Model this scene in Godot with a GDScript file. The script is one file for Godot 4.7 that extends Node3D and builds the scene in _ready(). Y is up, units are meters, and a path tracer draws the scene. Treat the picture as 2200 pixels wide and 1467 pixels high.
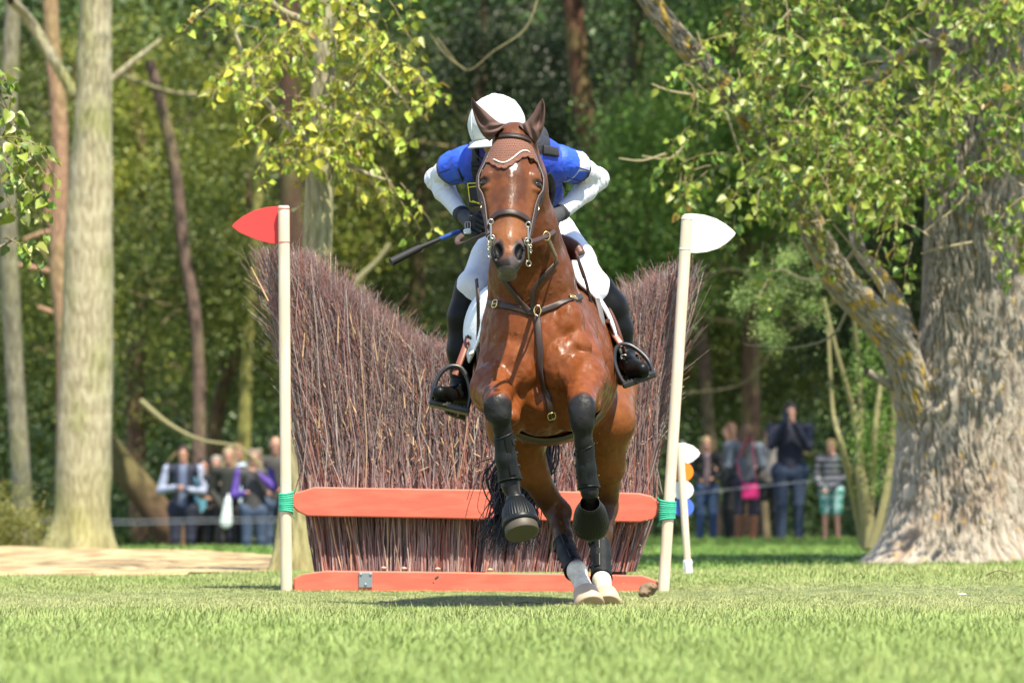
extends Node3D

const FPX := 12222.0        # focal length of the 200 mm lens in pixels of the 2200 px wide photograph
const EYE := Vector3(0, 0.45, 26)
var sun_dir := Vector3(0.22, 0.86, 0.42).normalized()
var rng := RandomNumberGenerator.new()
var used_names := {}
var mats := {}

func _ready():
	# ---- camera
	var cam := Camera3D.new()
	cam.name = "camera"
	cam.projection = Camera3D.PROJECTION_FRUSTUM
	cam.near = 1.0
	cam.far = 400.0
	cam.size = 2.0 * 733.5 / FPX
	cam.frustum_offset = Vector2(0, 359.5 / FPX)
	cam.position = EYE
	var lens := CameraAttributesPhysical.new()
	lens.frustum_focus_distance = 24.7
	lens.frustum_focal_length = 200.0
	lens.exposure_aperture = 5.4
	lens.frustum_near = 1.0
	lens.frustum_far = 400.0
	cam.attributes = lens
	add_child(cam)
	cam.current = true
	# ---- sky, sun, exposure
	var env := Environment.new()
	env.background_mode = Environment.BG_SKY
	var sm := ProceduralSkyMaterial.new()
	sm.sky_top_color = Color(0.50, 0.62, 0.80)
	sm.sky_horizon_color = Color(0.93, 0.94, 0.93)
	sm.sky_curve = 0.2
	sm.ground_bottom_color = Color(0.16, 0.20, 0.08)
	sm.ground_horizon_color = Color(0.45, 0.50, 0.42)
	sm.sky_energy_multiplier = 1.0
	var sky := Sky.new()
	sky.sky_material = sm
	env.sky = sky
	env.tonemap_mode = Environment.TONE_MAPPER_LINEAR
	env.tonemap_exposure = 2.4
	env.sdfgi_enabled = true
	env.ssao_enabled = true
	env.ssil_enabled = true
	var we := WorldEnvironment.new()
	we.name = "environment"
	we.environment = env
	add_child(we)
	var sun := DirectionalLight3D.new()
	sun.name = "sun"
	sun.light_energy = 1.55
	sun.light_color = Color(1.0, 0.96, 0.88)
	sun.light_angular_distance = 0.5
	sun.shadow_enabled = true
	add_child(sun)
	sun.look_at_from_position(sun_dir * 50.0, Vector3.ZERO, Vector3(0, 0, 1))
	rng.seed = 4711
	make_materials()
	build_all()

# ------------------------------------------------------------------ placing and naming
func P(u: float, v: float, z: float) -> Vector3:
	var d := EYE.z - z
	return Vector3((u - 1100.0) / FPX * d, EYE.y + (1093.0 - v) / FPX * d, z)

func numbered(called: String) -> String:
	var n: int = used_names.get(called, 0)
	used_names[called] = n + 1
	return called if n == 0 else "%s_%03d" % [called, n]

func thing(called: String, label: String, category: String, at := Vector3.ZERO, group := "", kind := "") -> Node3D:
	var o := Node3D.new()
	o.name = numbered(called)
	add_child(o, true)
	o.position = at
	tag(o, label, category, group, kind)
	return o

func tag(o: Node, label: String, category := "", group := "", kind := "") -> Node:
	if label: o.set_meta("label", label)
	if category: o.set_meta("category", category)
	if group: o.set_meta("group", group)
	if kind: o.set_meta("kind", kind)
	return o

func world_of(n: Node) -> Vector3:
	var p := Vector3.ZERO
	while n != self and n is Node3D:
		p += (n as Node3D).position
		n = n.get_parent()
	return p

func place_mesh(called: String, mesh: Mesh, mat: Material, parent: Node = null) -> MeshInstance3D:
	var o := MeshInstance3D.new()
	o.mesh = mesh
	if mat: o.material_override = mat
	if parent == null or parent == self:
		o.name = numbered(called)
		add_child(o, true)
	else:
		o.name = called
		parent.add_child(o, true)
		o.position = -world_of(parent)
	return o

# ------------------------------------------------------------------ mesh building
class Acc:
	var v := PackedVector3Array()
	var n := PackedVector3Array()
	var c := PackedColorArray()
	var t := PackedVector2Array()
	var i := PackedInt32Array()

	func vert(p: Vector3, nn: Vector3, col := Color.WHITE, uv := Vector2.ZERO) -> int:
		v.append(p); n.append(nn); c.append(col); t.append(uv)
		return v.size() - 1

	func tri(a: int, b: int, d: int) -> void:   # turned so that the front is clockwise and agrees with the normals
		var g := (v[b] - v[a]).cross(v[d] - v[a])
		if g.dot(n[a] + n[b] + n[d]) > 0.0:
			i.append(a); i.append(d); i.append(b)
		else:
			i.append(a); i.append(b); i.append(d)

	func quad(a: int, b: int, d: int, e: int) -> void:
		tri(a, b, d)
		tri(a, d, e)

	func flat4(a: Vector3, b: Vector3, d: Vector3, e: Vector3, nn: Vector3, col := Color.WHITE) -> void:
		var k := vert(a, nn, col, Vector2(0, 0))
		vert(b, nn, col, Vector2(1, 0)); vert(d, nn, col, Vector2(1, 1)); vert(e, nn, col, Vector2(0, 1))
		quad(k, k + 1, k + 2, k + 3)

	func tube(pts: Array, radii: Array, sides := 8, col := Color.WHITE, flat := 1.0, side := Vector3.ZERO, col2 = null) -> void:
		var m := pts.size()
		var tan0: Vector3 = (pts[1] - pts[0]).normalized()
		var x := side if side != Vector3.ZERO else tan0.cross(Vector3.UP if absf(tan0.y) < 0.9 else Vector3.RIGHT)
		x = (x - tan0 * x.dot(tan0)).normalized()
		var first := v.size()
		var along := 0.0
		for k in m:
			var tg: Vector3 = ((pts[mini(k + 1, m - 1)] - pts[maxi(k - 1, 0)]) as Vector3).normalized()
			x = (x - tg * x.dot(tg)).normalized()
			var y := tg.cross(x)
			var r: float = radii[mini(k, radii.size() - 1)]
			if k > 0: along += (pts[k] - pts[k - 1]).length()
			var cc: Color = col if col2 == null else col.lerp(col2, float(k) / (m - 1))
			for s in sides + 1:
				var a := TAU * s / sides
				var dirn := x * cos(a) + y * sin(a) * flat
				var nn := (x * cos(a) * flat + y * sin(a)).normalized()
				vert(pts[k] + dirn * r, nn, cc, Vector2(float(s) / sides, along))
		for k in m - 1:
			for s in sides:
				var a := first + k * (sides + 1) + s
				quad(a, a + 1, a + sides + 2, a + sides + 1)
		for e in 2:   # caps
			var kk := 0 if e == 0 else m - 1
			var tg2: Vector3 = (pts[0] - pts[1]).normalized() if e == 0 else (pts[m - 1] - pts[m - 2]).normalized()
			var rr: float = radii[mini(kk, radii.size() - 1)]
			if rr < 0.0012: continue
			var cc2: Color = col if col2 == null or e == 0 else col2
			var mid := vert(pts[kk], tg2, cc2)
			var f2 := v.size()
			for s in sides: vert(v[first + kk * (sides + 1) + s], tg2, cc2)
			for s in sides: tri(mid, f2 + s, f2 + (s + 1) % sides)

	func strap(pts: Array, nrm: Array, width: float, thick: float, col := Color.WHITE, closed := false) -> void:
		# a leather strap: rounded-edge band lying with its broad face along nrm
		var m := pts.size()
		var prof := [Vector2(-0.5, 0.0), Vector2(-0.46, 0.75), Vector2(-0.3, 1.0), Vector2(0.3, 1.0), Vector2(0.46, 0.75), Vector2(0.5, 0.0)]
		var pn := [Vector2(-1, 0), Vector2(-0.7, 0.7), Vector2(-0.15, 1), Vector2(0.15, 1), Vector2(0.7, 0.7), Vector2(1, 0)]
		var first := v.size()
		var along := 0.0
		for k in m:
			var tg: Vector3
			if closed: tg = (pts[(k + 1) % m] - pts[(k + m - 1) % m]).normalized()
			else: tg = (pts[mini(k + 1, m - 1)] - pts[maxi(k - 1, 0)]).normalized()
			var nn: Vector3 = nrm[mini(k, nrm.size() - 1)]
			nn = (nn - tg * nn.dot(tg)).normalized()
			var sd := tg.cross(nn).normalized()
			if k > 0: along += (pts[k] - pts[k - 1]).length()
			for q in 6:
				vert(pts[k] + sd * prof[q].x * width + nn * prof[q].y * thick, (sd * pn[q].x + nn * pn[q].y).normalized(), col, Vector2(q / 5.0, along * 20.0))
			vert(pts[k] + sd * 0.5 * width - nn * 0.001, -nn, col)
			vert(pts[k] - sd * 0.5 * width - nn * 0.001, -nn, col)
		for k in (m if closed else m - 1):
			var a := first + k * 8
			var b := first + ((k + 1) % m) * 8
			for q in 5: quad(a + q, a + q + 1, b + q + 1, b + q)
			quad(a + 6, a + 7, b + 7, b + 6)
		if not closed:
			for e in 2:
				var a := first if e == 0 else first + (m - 1) * 8
				var tg2: Vector3 = (pts[0] - pts[1]).normalized() if e == 0 else (pts[m - 1] - pts[m - 2]).normalized()
				var k0 := v.size()
				for q in 6: vert(v[a + q], tg2, col)
				for q in range(1, 5): tri(k0, k0 + q, k0 + q + 1)

	func box(c0: Vector3, h: Vector3, b := Basis(), col := Color.WHITE, bev := 0.0) -> void:
		if bev <= 0.0:
			for ax in 3:
				for sg in [-1.0, 1.0]:
					var nn := Vector3.ZERO; nn[ax] = sg
					var u1 := Vector3.ZERO; u1[(ax + 1) % 3] = h[(ax + 1) % 3]
					var u2 := Vector3.ZERO; u2[(ax + 2) % 3] = h[(ax + 2) % 3]
					var o := nn * h
					flat4(c0 + b * (o - u1 - u2), c0 + b * (o + u1 - u2), c0 + b * (o + u1 + u2), c0 + b * (o - u1 + u2), b * nn, col)
			return
		var hi := h - Vector3.ONE * bev
		for ax in 3:
			for sg in [-1.0, 1.0]:
				var nn := Vector3.ZERO; nn[ax] = sg
				var u1 := Vector3.ZERO; u1[(ax + 1) % 3] = hi[(ax + 1) % 3]
				var u2 := Vector3.ZERO; u2[(ax + 2) % 3] = hi[(ax + 2) % 3]
				var o := nn * h
				flat4(c0 + b * (o - u1 - u2), c0 + b * (o + u1 - u2), c0 + b * (o + u1 + u2), c0 + b * (o - u1 + u2), b * nn, col)
		for ax in 3:   # edge bevels along ax
			var a1 := (ax + 1) % 3
			var a2 := (ax + 2) % 3
			for s1 in [-1.0, 1.0]:
				for s2 in [-1.0, 1.0]:
					var e := Vector3.ZERO; e[ax] = hi[ax]
					var q1 := Vector3.ZERO; q1[a1] = s1 * h[a1]; q1[a2] = s2 * hi[a2]
					var q2 := Vector3.ZERO; q2[a1] = s1 * hi[a1]; q2[a2] = s2 * h[a2]
					var nn := Vector3.ZERO; nn[a1] = s1; nn[a2] = s2
					flat4(c0 + b * (q1 - e), c0 + b * (q1 + e), c0 + b * (q2 + e), c0 + b * (q2 - e), b * nn.normalized(), col)
		for sx in [-1.0, 1.0]:
			for sy in [-1.0, 1.0]:
				for sz in [-1.0, 1.0]:
					var s := Vector3(sx, sy, sz)
					var nn := b * s.normalized()
					var k := vert(c0 + b * Vector3(sx * h.x, sy * hi.y, sz * hi.z), nn, col)
					vert(c0 + b * Vector3(sx * hi.x, sy * h.y, sz * hi.z), nn, col)
					vert(c0 + b * Vector3(sx * hi.x, sy * hi.y, sz * h.z), nn, col)
					tri(k, k + 1, k + 2)

	func ball(c0: Vector3, r: Vector3, b := Basis(), rings := 8, segs := 12, col := Color.WHITE) -> void:
		var first := v.size()
		for k in rings + 1:
			var th := PI * k / rings
			for s in segs + 1:
				var a := TAU * s / segs
				var d := Vector3(sin(th) * cos(a), cos(th), sin(th) * sin(a))
				vert(c0 + b * (d * r), (b * (d / r)).normalized(), col, Vector2(float(s) / segs, float(k) / rings))
		for k in rings:
			for s in segs:
				var a := first + k * (segs + 1) + s
				quad(a, a + 1, a + segs + 2, a + segs + 1)

	func ring(c0: Vector3, nrm: Vector3, r: float, w: float, segs := 20, stretch := 1.0, up := Vector3.UP, col := Color.WHITE, sides := 6) -> void:   # a torus, oval if stretched along up
		var x := up.cross(nrm).normalized()
		var y := nrm.cross(x).normalized()
		var first := v.size()
		for k in segs:
			var a := TAU * k / segs
			var o := x * cos(a) + y * sin(a)
			var p := c0 + x * cos(a) * r + y * sin(a) * r * stretch
			for s in sides:
				var g := TAU * s / sides
				var d := o * cos(g) + nrm * sin(g)
				vert(p + d * w, d, col)
		for k in segs:
			for s in sides:
				quad(first + k * sides + s, first + k * sides + (s + 1) % sides, first + ((k + 1) % segs) * sides + (s + 1) % sides, first + ((k + 1) % segs) * sides + s)

	func lathe(c0: Vector3, axis: Vector3, prof: Array, segs := 32, rib := 0, rib_d := 0.0, col := Color.WHITE, squash := 1.0, side := Vector3.ZERO) -> void:   # prof: Vector2(radius, height along axis)
		axis = axis.normalized()
		var x := side if side != Vector3.ZERO else axis.cross(Vector3.FORWARD if absf(axis.z) < 0.9 else Vector3.RIGHT)
		x = (x - axis * x.dot(axis)).normalized()
		var y := axis.cross(x)
		var first := v.size()
		var m := prof.size()
		for k in m:
			var tg: Vector2 = (prof[mini(k + 1, m - 1)] - prof[maxi(k - 1, 0)]).normalized()
			for s in segs + 1:
				var a := TAU * s / segs
				var bump := rib_d * (0.5 + 0.5 * cos(a * rib)) if rib > 0 else 0.0
				var rad: float = prof[k].x - bump
				var d := x * cos(a) + y * sin(a) * squash
				var nn := (d * tg.y - axis * tg.x).normalized()
				if rib > 0: nn = (nn + (x * -sin(a) + y * cos(a)) * sin(a * rib) * 0.6).normalized()
				vert(c0 + d * rad + axis * prof[k].y, nn, col, Vector2(float(s) / segs, float(k) / m))
		for k in m - 1:
			for s in segs:
				var a := first + k * (segs + 1) + s
				quad(a, a + 1, a + segs + 2, a + segs + 1)

	func mesh() -> ArrayMesh:
		var arr := []
		arr.resize(Mesh.ARRAY_MAX)
		arr[Mesh.ARRAY_VERTEX] = v
		arr[Mesh.ARRAY_NORMAL] = n
		arr[Mesh.ARRAY_COLOR] = c
		arr[Mesh.ARRAY_TEX_UV] = t
		arr[Mesh.ARRAY_INDEX] = i
		var m := ArrayMesh.new()
		m.add_surface_from_arrays(Mesh.PRIMITIVE_TRIANGLES, arr)
		return m

func commit(called: String, acc: Acc, mat: Material, parent: Node = null) -> MeshInstance3D:
	return place_mesh(called, acc.mesh(), mat, parent)

func scatter(called: String, mesh: Mesh, mat: Material, places: Array, parent: Node = null, tints := PackedColorArray()) -> MultiMeshInstance3D:
	var mm := MultiMesh.new()
	mm.transform_format = MultiMesh.TRANSFORM_3D
	mm.use_colors = tints.size() > 0
	mm.mesh = mesh
	mm.instance_count = places.size()
	for k in places.size():
		mm.set_instance_transform(k, places[k])
		if tints.size() > 0: mm.set_instance_color(k, tints[k])
	var o := MultiMeshInstance3D.new()
	o.multimesh = mm
	o.material_override = mat
	if parent == null:
		o.name = numbered(called)
		add_child(o, true)
	else:
		o.name = called
		parent.add_child(o, true)
		o.position = -world_of(parent)
	return o

# Catmull-Rom through the given points
func smooth(pts: Array, per := 6) -> Array:
	var out := []
	var m := pts.size()
	for k in m - 1:
		var a = pts[maxi(k - 1, 0)]
		var b = pts[k]
		var c = pts[k + 1]
		var d = pts[mini(k + 2, m - 1)]
		for s in per:
			var t := float(s) / per
			out.append(b * 1.0 + (c - a) * 0.5 * t + (a * 2.0 - b * 5.0 + c * 4.0 - d) * 0.5 * t * t + (b * 3.0 - a - c * 3.0 + d) * 0.5 * t * t * t)
	out.append(pts[m - 1])
	return out

func lin(r: float, g: float, b: float) -> Color:   # a base colour given as linear values, for vertex colours
	return Color(r, g, b)

func mat(called: String, linear_rgb: Color, rough := 0.8, metal := 0.0, use_vc := false) -> StandardMaterial3D:
	var m := StandardMaterial3D.new()
	m.resource_name = called
	m.albedo_color = linear_rgb.linear_to_srgb()
	m.roughness = rough
	m.metallic = metal
	m.vertex_color_use_as_albedo = use_vc
	mats[called] = m
	return m

func noise_image(size: int, freq: float, seed_: int, oct := 4, kind := FastNoiseLite.TYPE_SIMPLEX_SMOOTH) -> Image:
	var n := FastNoiseLite.new()
	n.noise_type = kind
	n.seed = seed_
	n.frequency = freq
	n.fractal_octaves = oct
	return n.get_seamless_image(size, size)

func relief(m: StandardMaterial3D, img: Image, scale: float, cm: float, world := true) -> void:
	m.heightmap_enabled = true
	m.heightmap_scale = cm
	m.heightmap_texture = ImageTexture.create_from_image(img)
	m.uv1_triplanar = true
	m.uv1_world_triplanar = world
	m.uv1_scale = Vector3.ONE * scale

func tone_texture(img: Image, lo: Color, hi: Color) -> ImageTexture:   # grey noise to a colour map between two linear colours
	var out := Image.create(img.get_width(), img.get_height(), false, Image.FORMAT_RGB8)
	var ls := lo.linear_to_srgb()
	var hs := hi.linear_to_srgb()
	for y in img.get_height():
		for x in img.get_width():
			out.set_pixel(x, y, ls.lerp(hs, smoothstep(0.25, 0.75, img.get_pixel(x, y).r)))
	return ImageTexture.create_from_image(out)

# ------------------------------------------------------------------ bodies: a distance field of joined capsules and ellipsoids, meshed with surface nets
class Prim:
	var t := 0               # 0 tapered capsule, 1 ellipsoid
	var a: Vector3
	var ba: Vector3
	var il := 0.0
	var ra := 0.0
	var rb := 0.0
	var k := 0.02
	var w := Vector3.ZERO    # direction in which the capsule is flattened by f
	var f := 0.0
	var inv := Basis()
	var r := Vector3.ONE
	var cut := false
	var lo: Vector3
	var hi: Vector3

	func dist(x: Vector3) -> float:
		if t == 0:
			var pa := x - a
			var h := clampf(pa.dot(ba) * il, 0.0, 1.0)
			var q := pa - ba * h
			if f != 0.0: q += w * (q.dot(w) * f)
			return q.length() - (ra + (rb - ra) * h)
		var p := inv * (x - a)
		var k0 := (p / r).length()
		if k0 < 0.001: return -minf(r.x, minf(r.y, r.z))
		return k0 * (k0 - 1.0) / (p / (r * r)).length()

func cap(a: Vector3, b: Vector3, ra: float, rb: float, k := 0.03, w := Vector3.ZERO, f := 1.0) -> Prim:
	var p := Prim.new()
	p.a = a
	p.ba = b - a
	p.il = 1.0 / maxf(p.ba.length_squared(), 1e-9)
	p.ra = ra
	p.rb = rb
	p.k = k
	if w != Vector3.ZERO:
		p.w = w.normalized()
		p.f = 1.0 / f - 1.0
	var m := maxf(ra, rb) * maxf(1.0, f) + k
	var e := Vector3.ONE * m
	p.lo = a.min(b) - e
	p.hi = a.max(b) + e
	return p

func ell(c: Vector3, r: Vector3, k := 0.03, basis := Basis()) -> Prim:
	var p := Prim.new()
	p.t = 1
	p.a = c
	p.r = r
	p.inv = basis.orthonormalized().transposed()
	p.k = k
	var m := Vector3.ZERO
	for ax in 3:
		m[ax] = Vector3(basis.x[ax] * r.x, basis.y[ax] * r.y, basis.z[ax] * r.z).length() + k
	p.lo = c - m
	p.hi = c + m
	return p

func cutting(p: Prim) -> Prim:
	p.cut = true
	return p

func chain(pts: Array, radii: Array, k := 0.03, w := Vector3.ZERO, f := 1.0) -> Array:
	var out := []
	for j in pts.size() - 1: out.append(cap(pts[j], pts[j + 1], radii[j], radii[j + 1], k, w, f))
	return out

func field(prims: Array, x: Vector3) -> float:
	var d := 1.0
	for p: Prim in prims:
		var e := p.dist(x)
		if p.cut:
			var h := maxf(p.k - absf(d + e), 0.0)
			d = maxf(d, -e) + h * h / (4.0 * p.k)
		else:
			var h := maxf(p.k - absf(d - e), 0.0)
			d = minf(d, e) - h * h / (4.0 * p.k)
	return d

func field_normal(prims: Array, x: Vector3) -> Vector3:
	var e := 0.003
	return Vector3(field(prims, x + Vector3(e, 0, 0)) - field(prims, x - Vector3(e, 0, 0)), field(prims, x + Vector3(0, e, 0)) - field(prims, x - Vector3(0, e, 0)), field(prims, x + Vector3(0, 0, e)) - field(prims, x - Vector3(0, 0, e))).normalized()

var _prims: Array
var _lo: Vector3
var _nx: int
var _ny: int
var _nz: int
var _cell: float
var _grow: float
var _extra
var _layers: Array
var _box: Array

func _fill_layer(z: int) -> void:
	var g := PackedFloat32Array()
	g.resize(_nx * _ny)
	g.fill(1.0)
	var pz := _lo.z + z * _cell
	var mar := _cell * 2.0 + absf(_grow)
	var bx0 := _nx
	var bx1 := -1
	var by0 := _ny
	var by1 := -1
	for p: Prim in _prims:
		if pz < p.lo.z - mar or pz > p.hi.z + mar: continue
		var x0 := maxi(0, int(floor((p.lo.x - mar - _lo.x) / _cell)))
		var x1 := mini(_nx - 1, int(ceil((p.hi.x + mar - _lo.x) / _cell)))
		var y0 := maxi(0, int(floor((p.lo.y - mar - _lo.y) / _cell)))
		var y1 := mini(_ny - 1, int(ceil((p.hi.y + mar - _lo.y) / _cell)))
		if x1 < x0 or y1 < y0: continue
		if not p.cut:
			bx0 = mini(bx0, x0); bx1 = maxi(bx1, x1); by0 = mini(by0, y0); by1 = maxi(by1, y1)
		var kk := p.k
		var ik := 0.25 / kk
		var is_cap := p.t == 0
		var flat := p.f != 0.0
		var a := p.a
		var ba := p.ba
		var il := p.il
		var ra := p.ra
		var dr := p.rb - p.ra
		var w := p.w
		var f := p.f
		var inv := p.inv
		var ir := Vector3.ONE / p.r
		var ir2 := ir * ir
		for y in range(y0, y1 + 1):
			var at := y * _nx
			for x in range(x0, x1 + 1):
				var q := Vector3(_lo.x + x * _cell, _lo.y + y * _cell, pz) - a
				var e := 0.0
				if is_cap:
					var h := clampf(q.dot(ba) * il, 0.0, 1.0)
					q -= ba * h
					if flat: q += w * (q.dot(w) * f)
					e = q.length() - ra - dr * h
				else:
					q = inv * q
					var k0 := (q * ir).length()
					e = k0 * (k0 - 1.0) / maxf((q * ir2).length(), 1e-6)
				var d := g[at + x]
				if p.cut:
					var h2 := kk - absf(d + e)
					d = maxf(d, -e)
					if h2 > 0.0: d += h2 * h2 * ik
				else:
					var h2 := kk - absf(d - e)
					d = minf(d, e)
					if h2 > 0.0: d -= h2 * h2 * ik
				g[at + x] = d
	if bx1 >= 0 and (_extra != null or _grow != 0.0):
		for y in range(by0, by1 + 1):
			for x in range(bx0, bx1 + 1):
				var d := g[y * _nx + x] - _grow
				if _extra != null: d = _extra.call(Vector3(_lo.x + x * _cell, _lo.y + y * _cell, pz), d)
				g[y * _nx + x] = d
	_layers[z] = g
	_box[z] = [bx0, bx1, by0, by1]

func _find_cells(z: int) -> void:   # the cells of layer z that the surface crosses: [index, position, normal] packed
	var found_i := PackedInt32Array()
	var found_p := PackedVector3Array()
	var found_n := PackedVector3Array()
	var b0: Array = _box[z]
	var b1: Array = _box[z + 1]
	var x0 := maxi(0, mini(b0[0], b1[0]) - 1)
	var x1 := mini(_nx - 2, maxi(b0[1], b1[1]))
	var y0 := maxi(0, mini(b0[2], b1[2]) - 1)
	var y1 := mini(_ny - 2, maxi(b0[3], b1[3]))
	var A: PackedFloat32Array = _layers[z]
	var B: PackedFloat32Array = _layers[z + 1]
	for y in range(y0, y1 + 1):
		for x in range(x0, x1 + 1):
			var o := y * _nx + x
			var d0 := A[o]
			if d0 > _cell * 2.5 or d0 < -_cell * 2.5: continue
			var d1 := A[o + 1]
			var d2 := A[o + _nx]
			var d3 := A[o + _nx + 1]
			var d4 := B[o]
			var d5 := B[o + 1]
			var d6 := B[o + _nx]
			var d7 := B[o + _nx + 1]
			var m := 0
			if d0 < 0.0: m += 1
			if d1 < 0.0: m += 1
			if d2 < 0.0: m += 1
			if d3 < 0.0: m += 1
			if d4 < 0.0: m += 1
			if d5 < 0.0: m += 1
			if d6 < 0.0: m += 1
			if d7 < 0.0: m += 1
			if m == 0 or m == 8: continue
			var s := Vector3.ZERO
			var c := 0
			if (d0 < 0.0) != (d1 < 0.0): s += Vector3(d0 / (d0 - d1), 0, 0); c += 1
			if (d2 < 0.0) != (d3 < 0.0): s += Vector3(d2 / (d2 - d3), 1, 0); c += 1
			if (d4 < 0.0) != (d5 < 0.0): s += Vector3(d4 / (d4 - d5), 0, 1); c += 1
			if (d6 < 0.0) != (d7 < 0.0): s += Vector3(d6 / (d6 - d7), 1, 1); c += 1
			if (d0 < 0.0) != (d2 < 0.0): s += Vector3(0, d0 / (d0 - d2), 0); c += 1
			if (d1 < 0.0) != (d3 < 0.0): s += Vector3(1, d1 / (d1 - d3), 0); c += 1
			if (d4 < 0.0) != (d6 < 0.0): s += Vector3(0, d4 / (d4 - d6), 1); c += 1
			if (d5 < 0.0) != (d7 < 0.0): s += Vector3(1, d5 / (d5 - d7), 1); c += 1
			if (d0 < 0.0) != (d4 < 0.0): s += Vector3(0, 0, d0 / (d0 - d4)); c += 1
			if (d1 < 0.0) != (d5 < 0.0): s += Vector3(1, 0, d1 / (d1 - d5)); c += 1
			if (d2 < 0.0) != (d6 < 0.0): s += Vector3(0, 1, d2 / (d2 - d6)); c += 1
			if (d3 < 0.0) != (d7 < 0.0): s += Vector3(1, 1, d3 / (d3 - d7)); c += 1
			s /= c
			found_i.append(o)
			found_p.append(_lo + (Vector3(x, y, z) + s) * _cell)
			found_n.append(Vector3(d1 + d3 + d5 + d7 - d0 - d2 - d4 - d6, d2 + d3 + d6 + d7 - d0 - d1 - d4 - d5, d4 + d5 + d6 + d7 - d0 - d1 - d2 - d3).normalized())
	_box[_nz + z] = [found_i, found_p, found_n]

func body(acc: Acc, prims: Array, cell: float, paint, grow := 0.0, extra = null, lo_limit = null, hi_limit = null) -> void:
	var lo := Vector3.ONE * 1e9
	var hi := -lo
	for p: Prim in prims:
		if p.cut: continue
		lo = lo.min(p.lo)
		hi = hi.max(p.hi)
	if lo_limit != null: lo = lo.max(lo_limit)
	if hi_limit != null: hi = hi.min(hi_limit)
	lo -= Vector3.ONE * (cell * 3.0 + maxf(grow, 0.0))
	hi += Vector3.ONE * (cell * 3.0 + maxf(grow, 0.0))
	_prims = prims
	_lo = lo
	_cell = cell
	_grow = grow
	_extra = extra
	_nx = int((hi.x - lo.x) / cell) + 2
	_ny = int((hi.y - lo.y) / cell) + 2
	_nz = int((hi.z - lo.z) / cell) + 2
	_layers = []
	_layers.resize(_nz)
	_box = []
	_box.resize(_nz * 2)
	var job := WorkerThreadPool.add_group_task(_fill_layer, _nz, -1, true)
	WorkerThreadPool.wait_for_group_task_completion(job)
	job = WorkerThreadPool.add_group_task(_find_cells, _nz - 1, -1, true)
	WorkerThreadPool.wait_for_group_task_completion(job)
	var ids := []
	for z in _nz - 1:
		var ip: PackedInt32Array = _box[_nz + z][0]
		var pp: PackedVector3Array = _box[_nz + z][1]
		var nn: PackedVector3Array = _box[_nz + z][2]
		var at := {}
		for j in ip.size():
			at[ip[j]] = acc.vert(pp[j], nn[j], paint if paint is Color else paint.call(pp[j], nn[j]))
		ids.append(at)
	for z in range(1, _nz - 1):
		var here: Dictionary = ids[z]
		var back: Dictionary = ids[z - 1]
		var A: PackedFloat32Array = _layers[z]
		var B: PackedFloat32Array = _layers[z + 1]
		for o: int in here:
			var n0: int = here[o]
			var s0 := A[o] < 0.0
			if s0 != (A[o + 1] < 0.0):   # edge along x: cells around it in y and z
				if here.has(o - _nx) and back.has(o) and back.has(o - _nx): acc.quad(n0, here[o - _nx], back[o - _nx], back[o])
			if s0 != (A[o + _nx] < 0.0):
				if here.has(o - 1) and back.has(o) and back.has(o - 1): acc.quad(n0, here[o - 1], back[o - 1], back[o])
			if s0 != (B[o] < 0.0):
				if here.has(o - 1) and here.has(o - _nx) and here.has(o - _nx - 1): acc.quad(n0, here[o - 1], here[o - _nx - 1], here[o - _nx])
	_layers = []
	_box = []

func build_all() -> void:
	build_ground()
	build_woodland()
	build_left_trees()
	build_great_tree()
	build_fence()
	build_marks()
	build_horse()
	build_rider()
	build_spectators()
	build_grass()

func make_materials() -> void:
	var fine := noise_image(256, 0.03, 5)
	var m := mat("soil", lin(0.12, 0.15, 0.055), 0.95)
	m.albedo_texture = tone_texture(noise_image(256, 0.02, 8), lin(0.55, 0.6, 0.5), lin(1, 1, 0.9))
	relief(m, fine, 1.3, 1.5)
	m = mat("sand", lin(0.45, 0.335, 0.17), 0.95)
	m.albedo_texture = tone_texture(noise_image(256, 0.015, 18), lin(0.48, 0.42, 0.34), lin(1, 1, 1))
	relief(m, fine, 0.45, 6.0)
	m = mat("dirt", lin(0.17, 0.115, 0.07), 0.95)
	relief(m, fine, 5.0, 1.2)
	m = mat("grass", Color.WHITE, 0.55, 0.0, true)
	m.backlight_enabled = true
	m.backlight = Color(0.5, 0.5, 0.5)
	m = mat("leaf", Color.WHITE, 0.42, 0.0, true)
	m.backlight_enabled = true
	m.backlight = Color(0.75, 0.75, 0.75)
	m = mat("leaf_far", Color.WHITE, 0.5, 0.0, true)
	m.backlight_enabled = true
	m.backlight = Color(0.7, 0.7, 0.7)
	m = mat("bark", Color.WHITE, 0.92, 0.0, true)
	relief(m, noise_image(256, 0.045, 21, 5), 6.0, 0.9)
	m = mat("bark_far", Color.WHITE, 0.92, 0.0, true)
	var streak := noise_image(256, 0.03, 25, 4)
	m.albedo_texture = tone_texture(streak, lin(0.55, 0.52, 0.46), lin(1, 1, 1))
	relief(m, streak, 2.0, 1.6)
	m.uv1_scale = Vector3(2.6, 0.55, 2.6)
	m = mat("twig", Color.WHITE, 0.7, 0.0, true)
	m = mat("matt", Color.WHITE, 0.8, 0.0, true)

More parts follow.
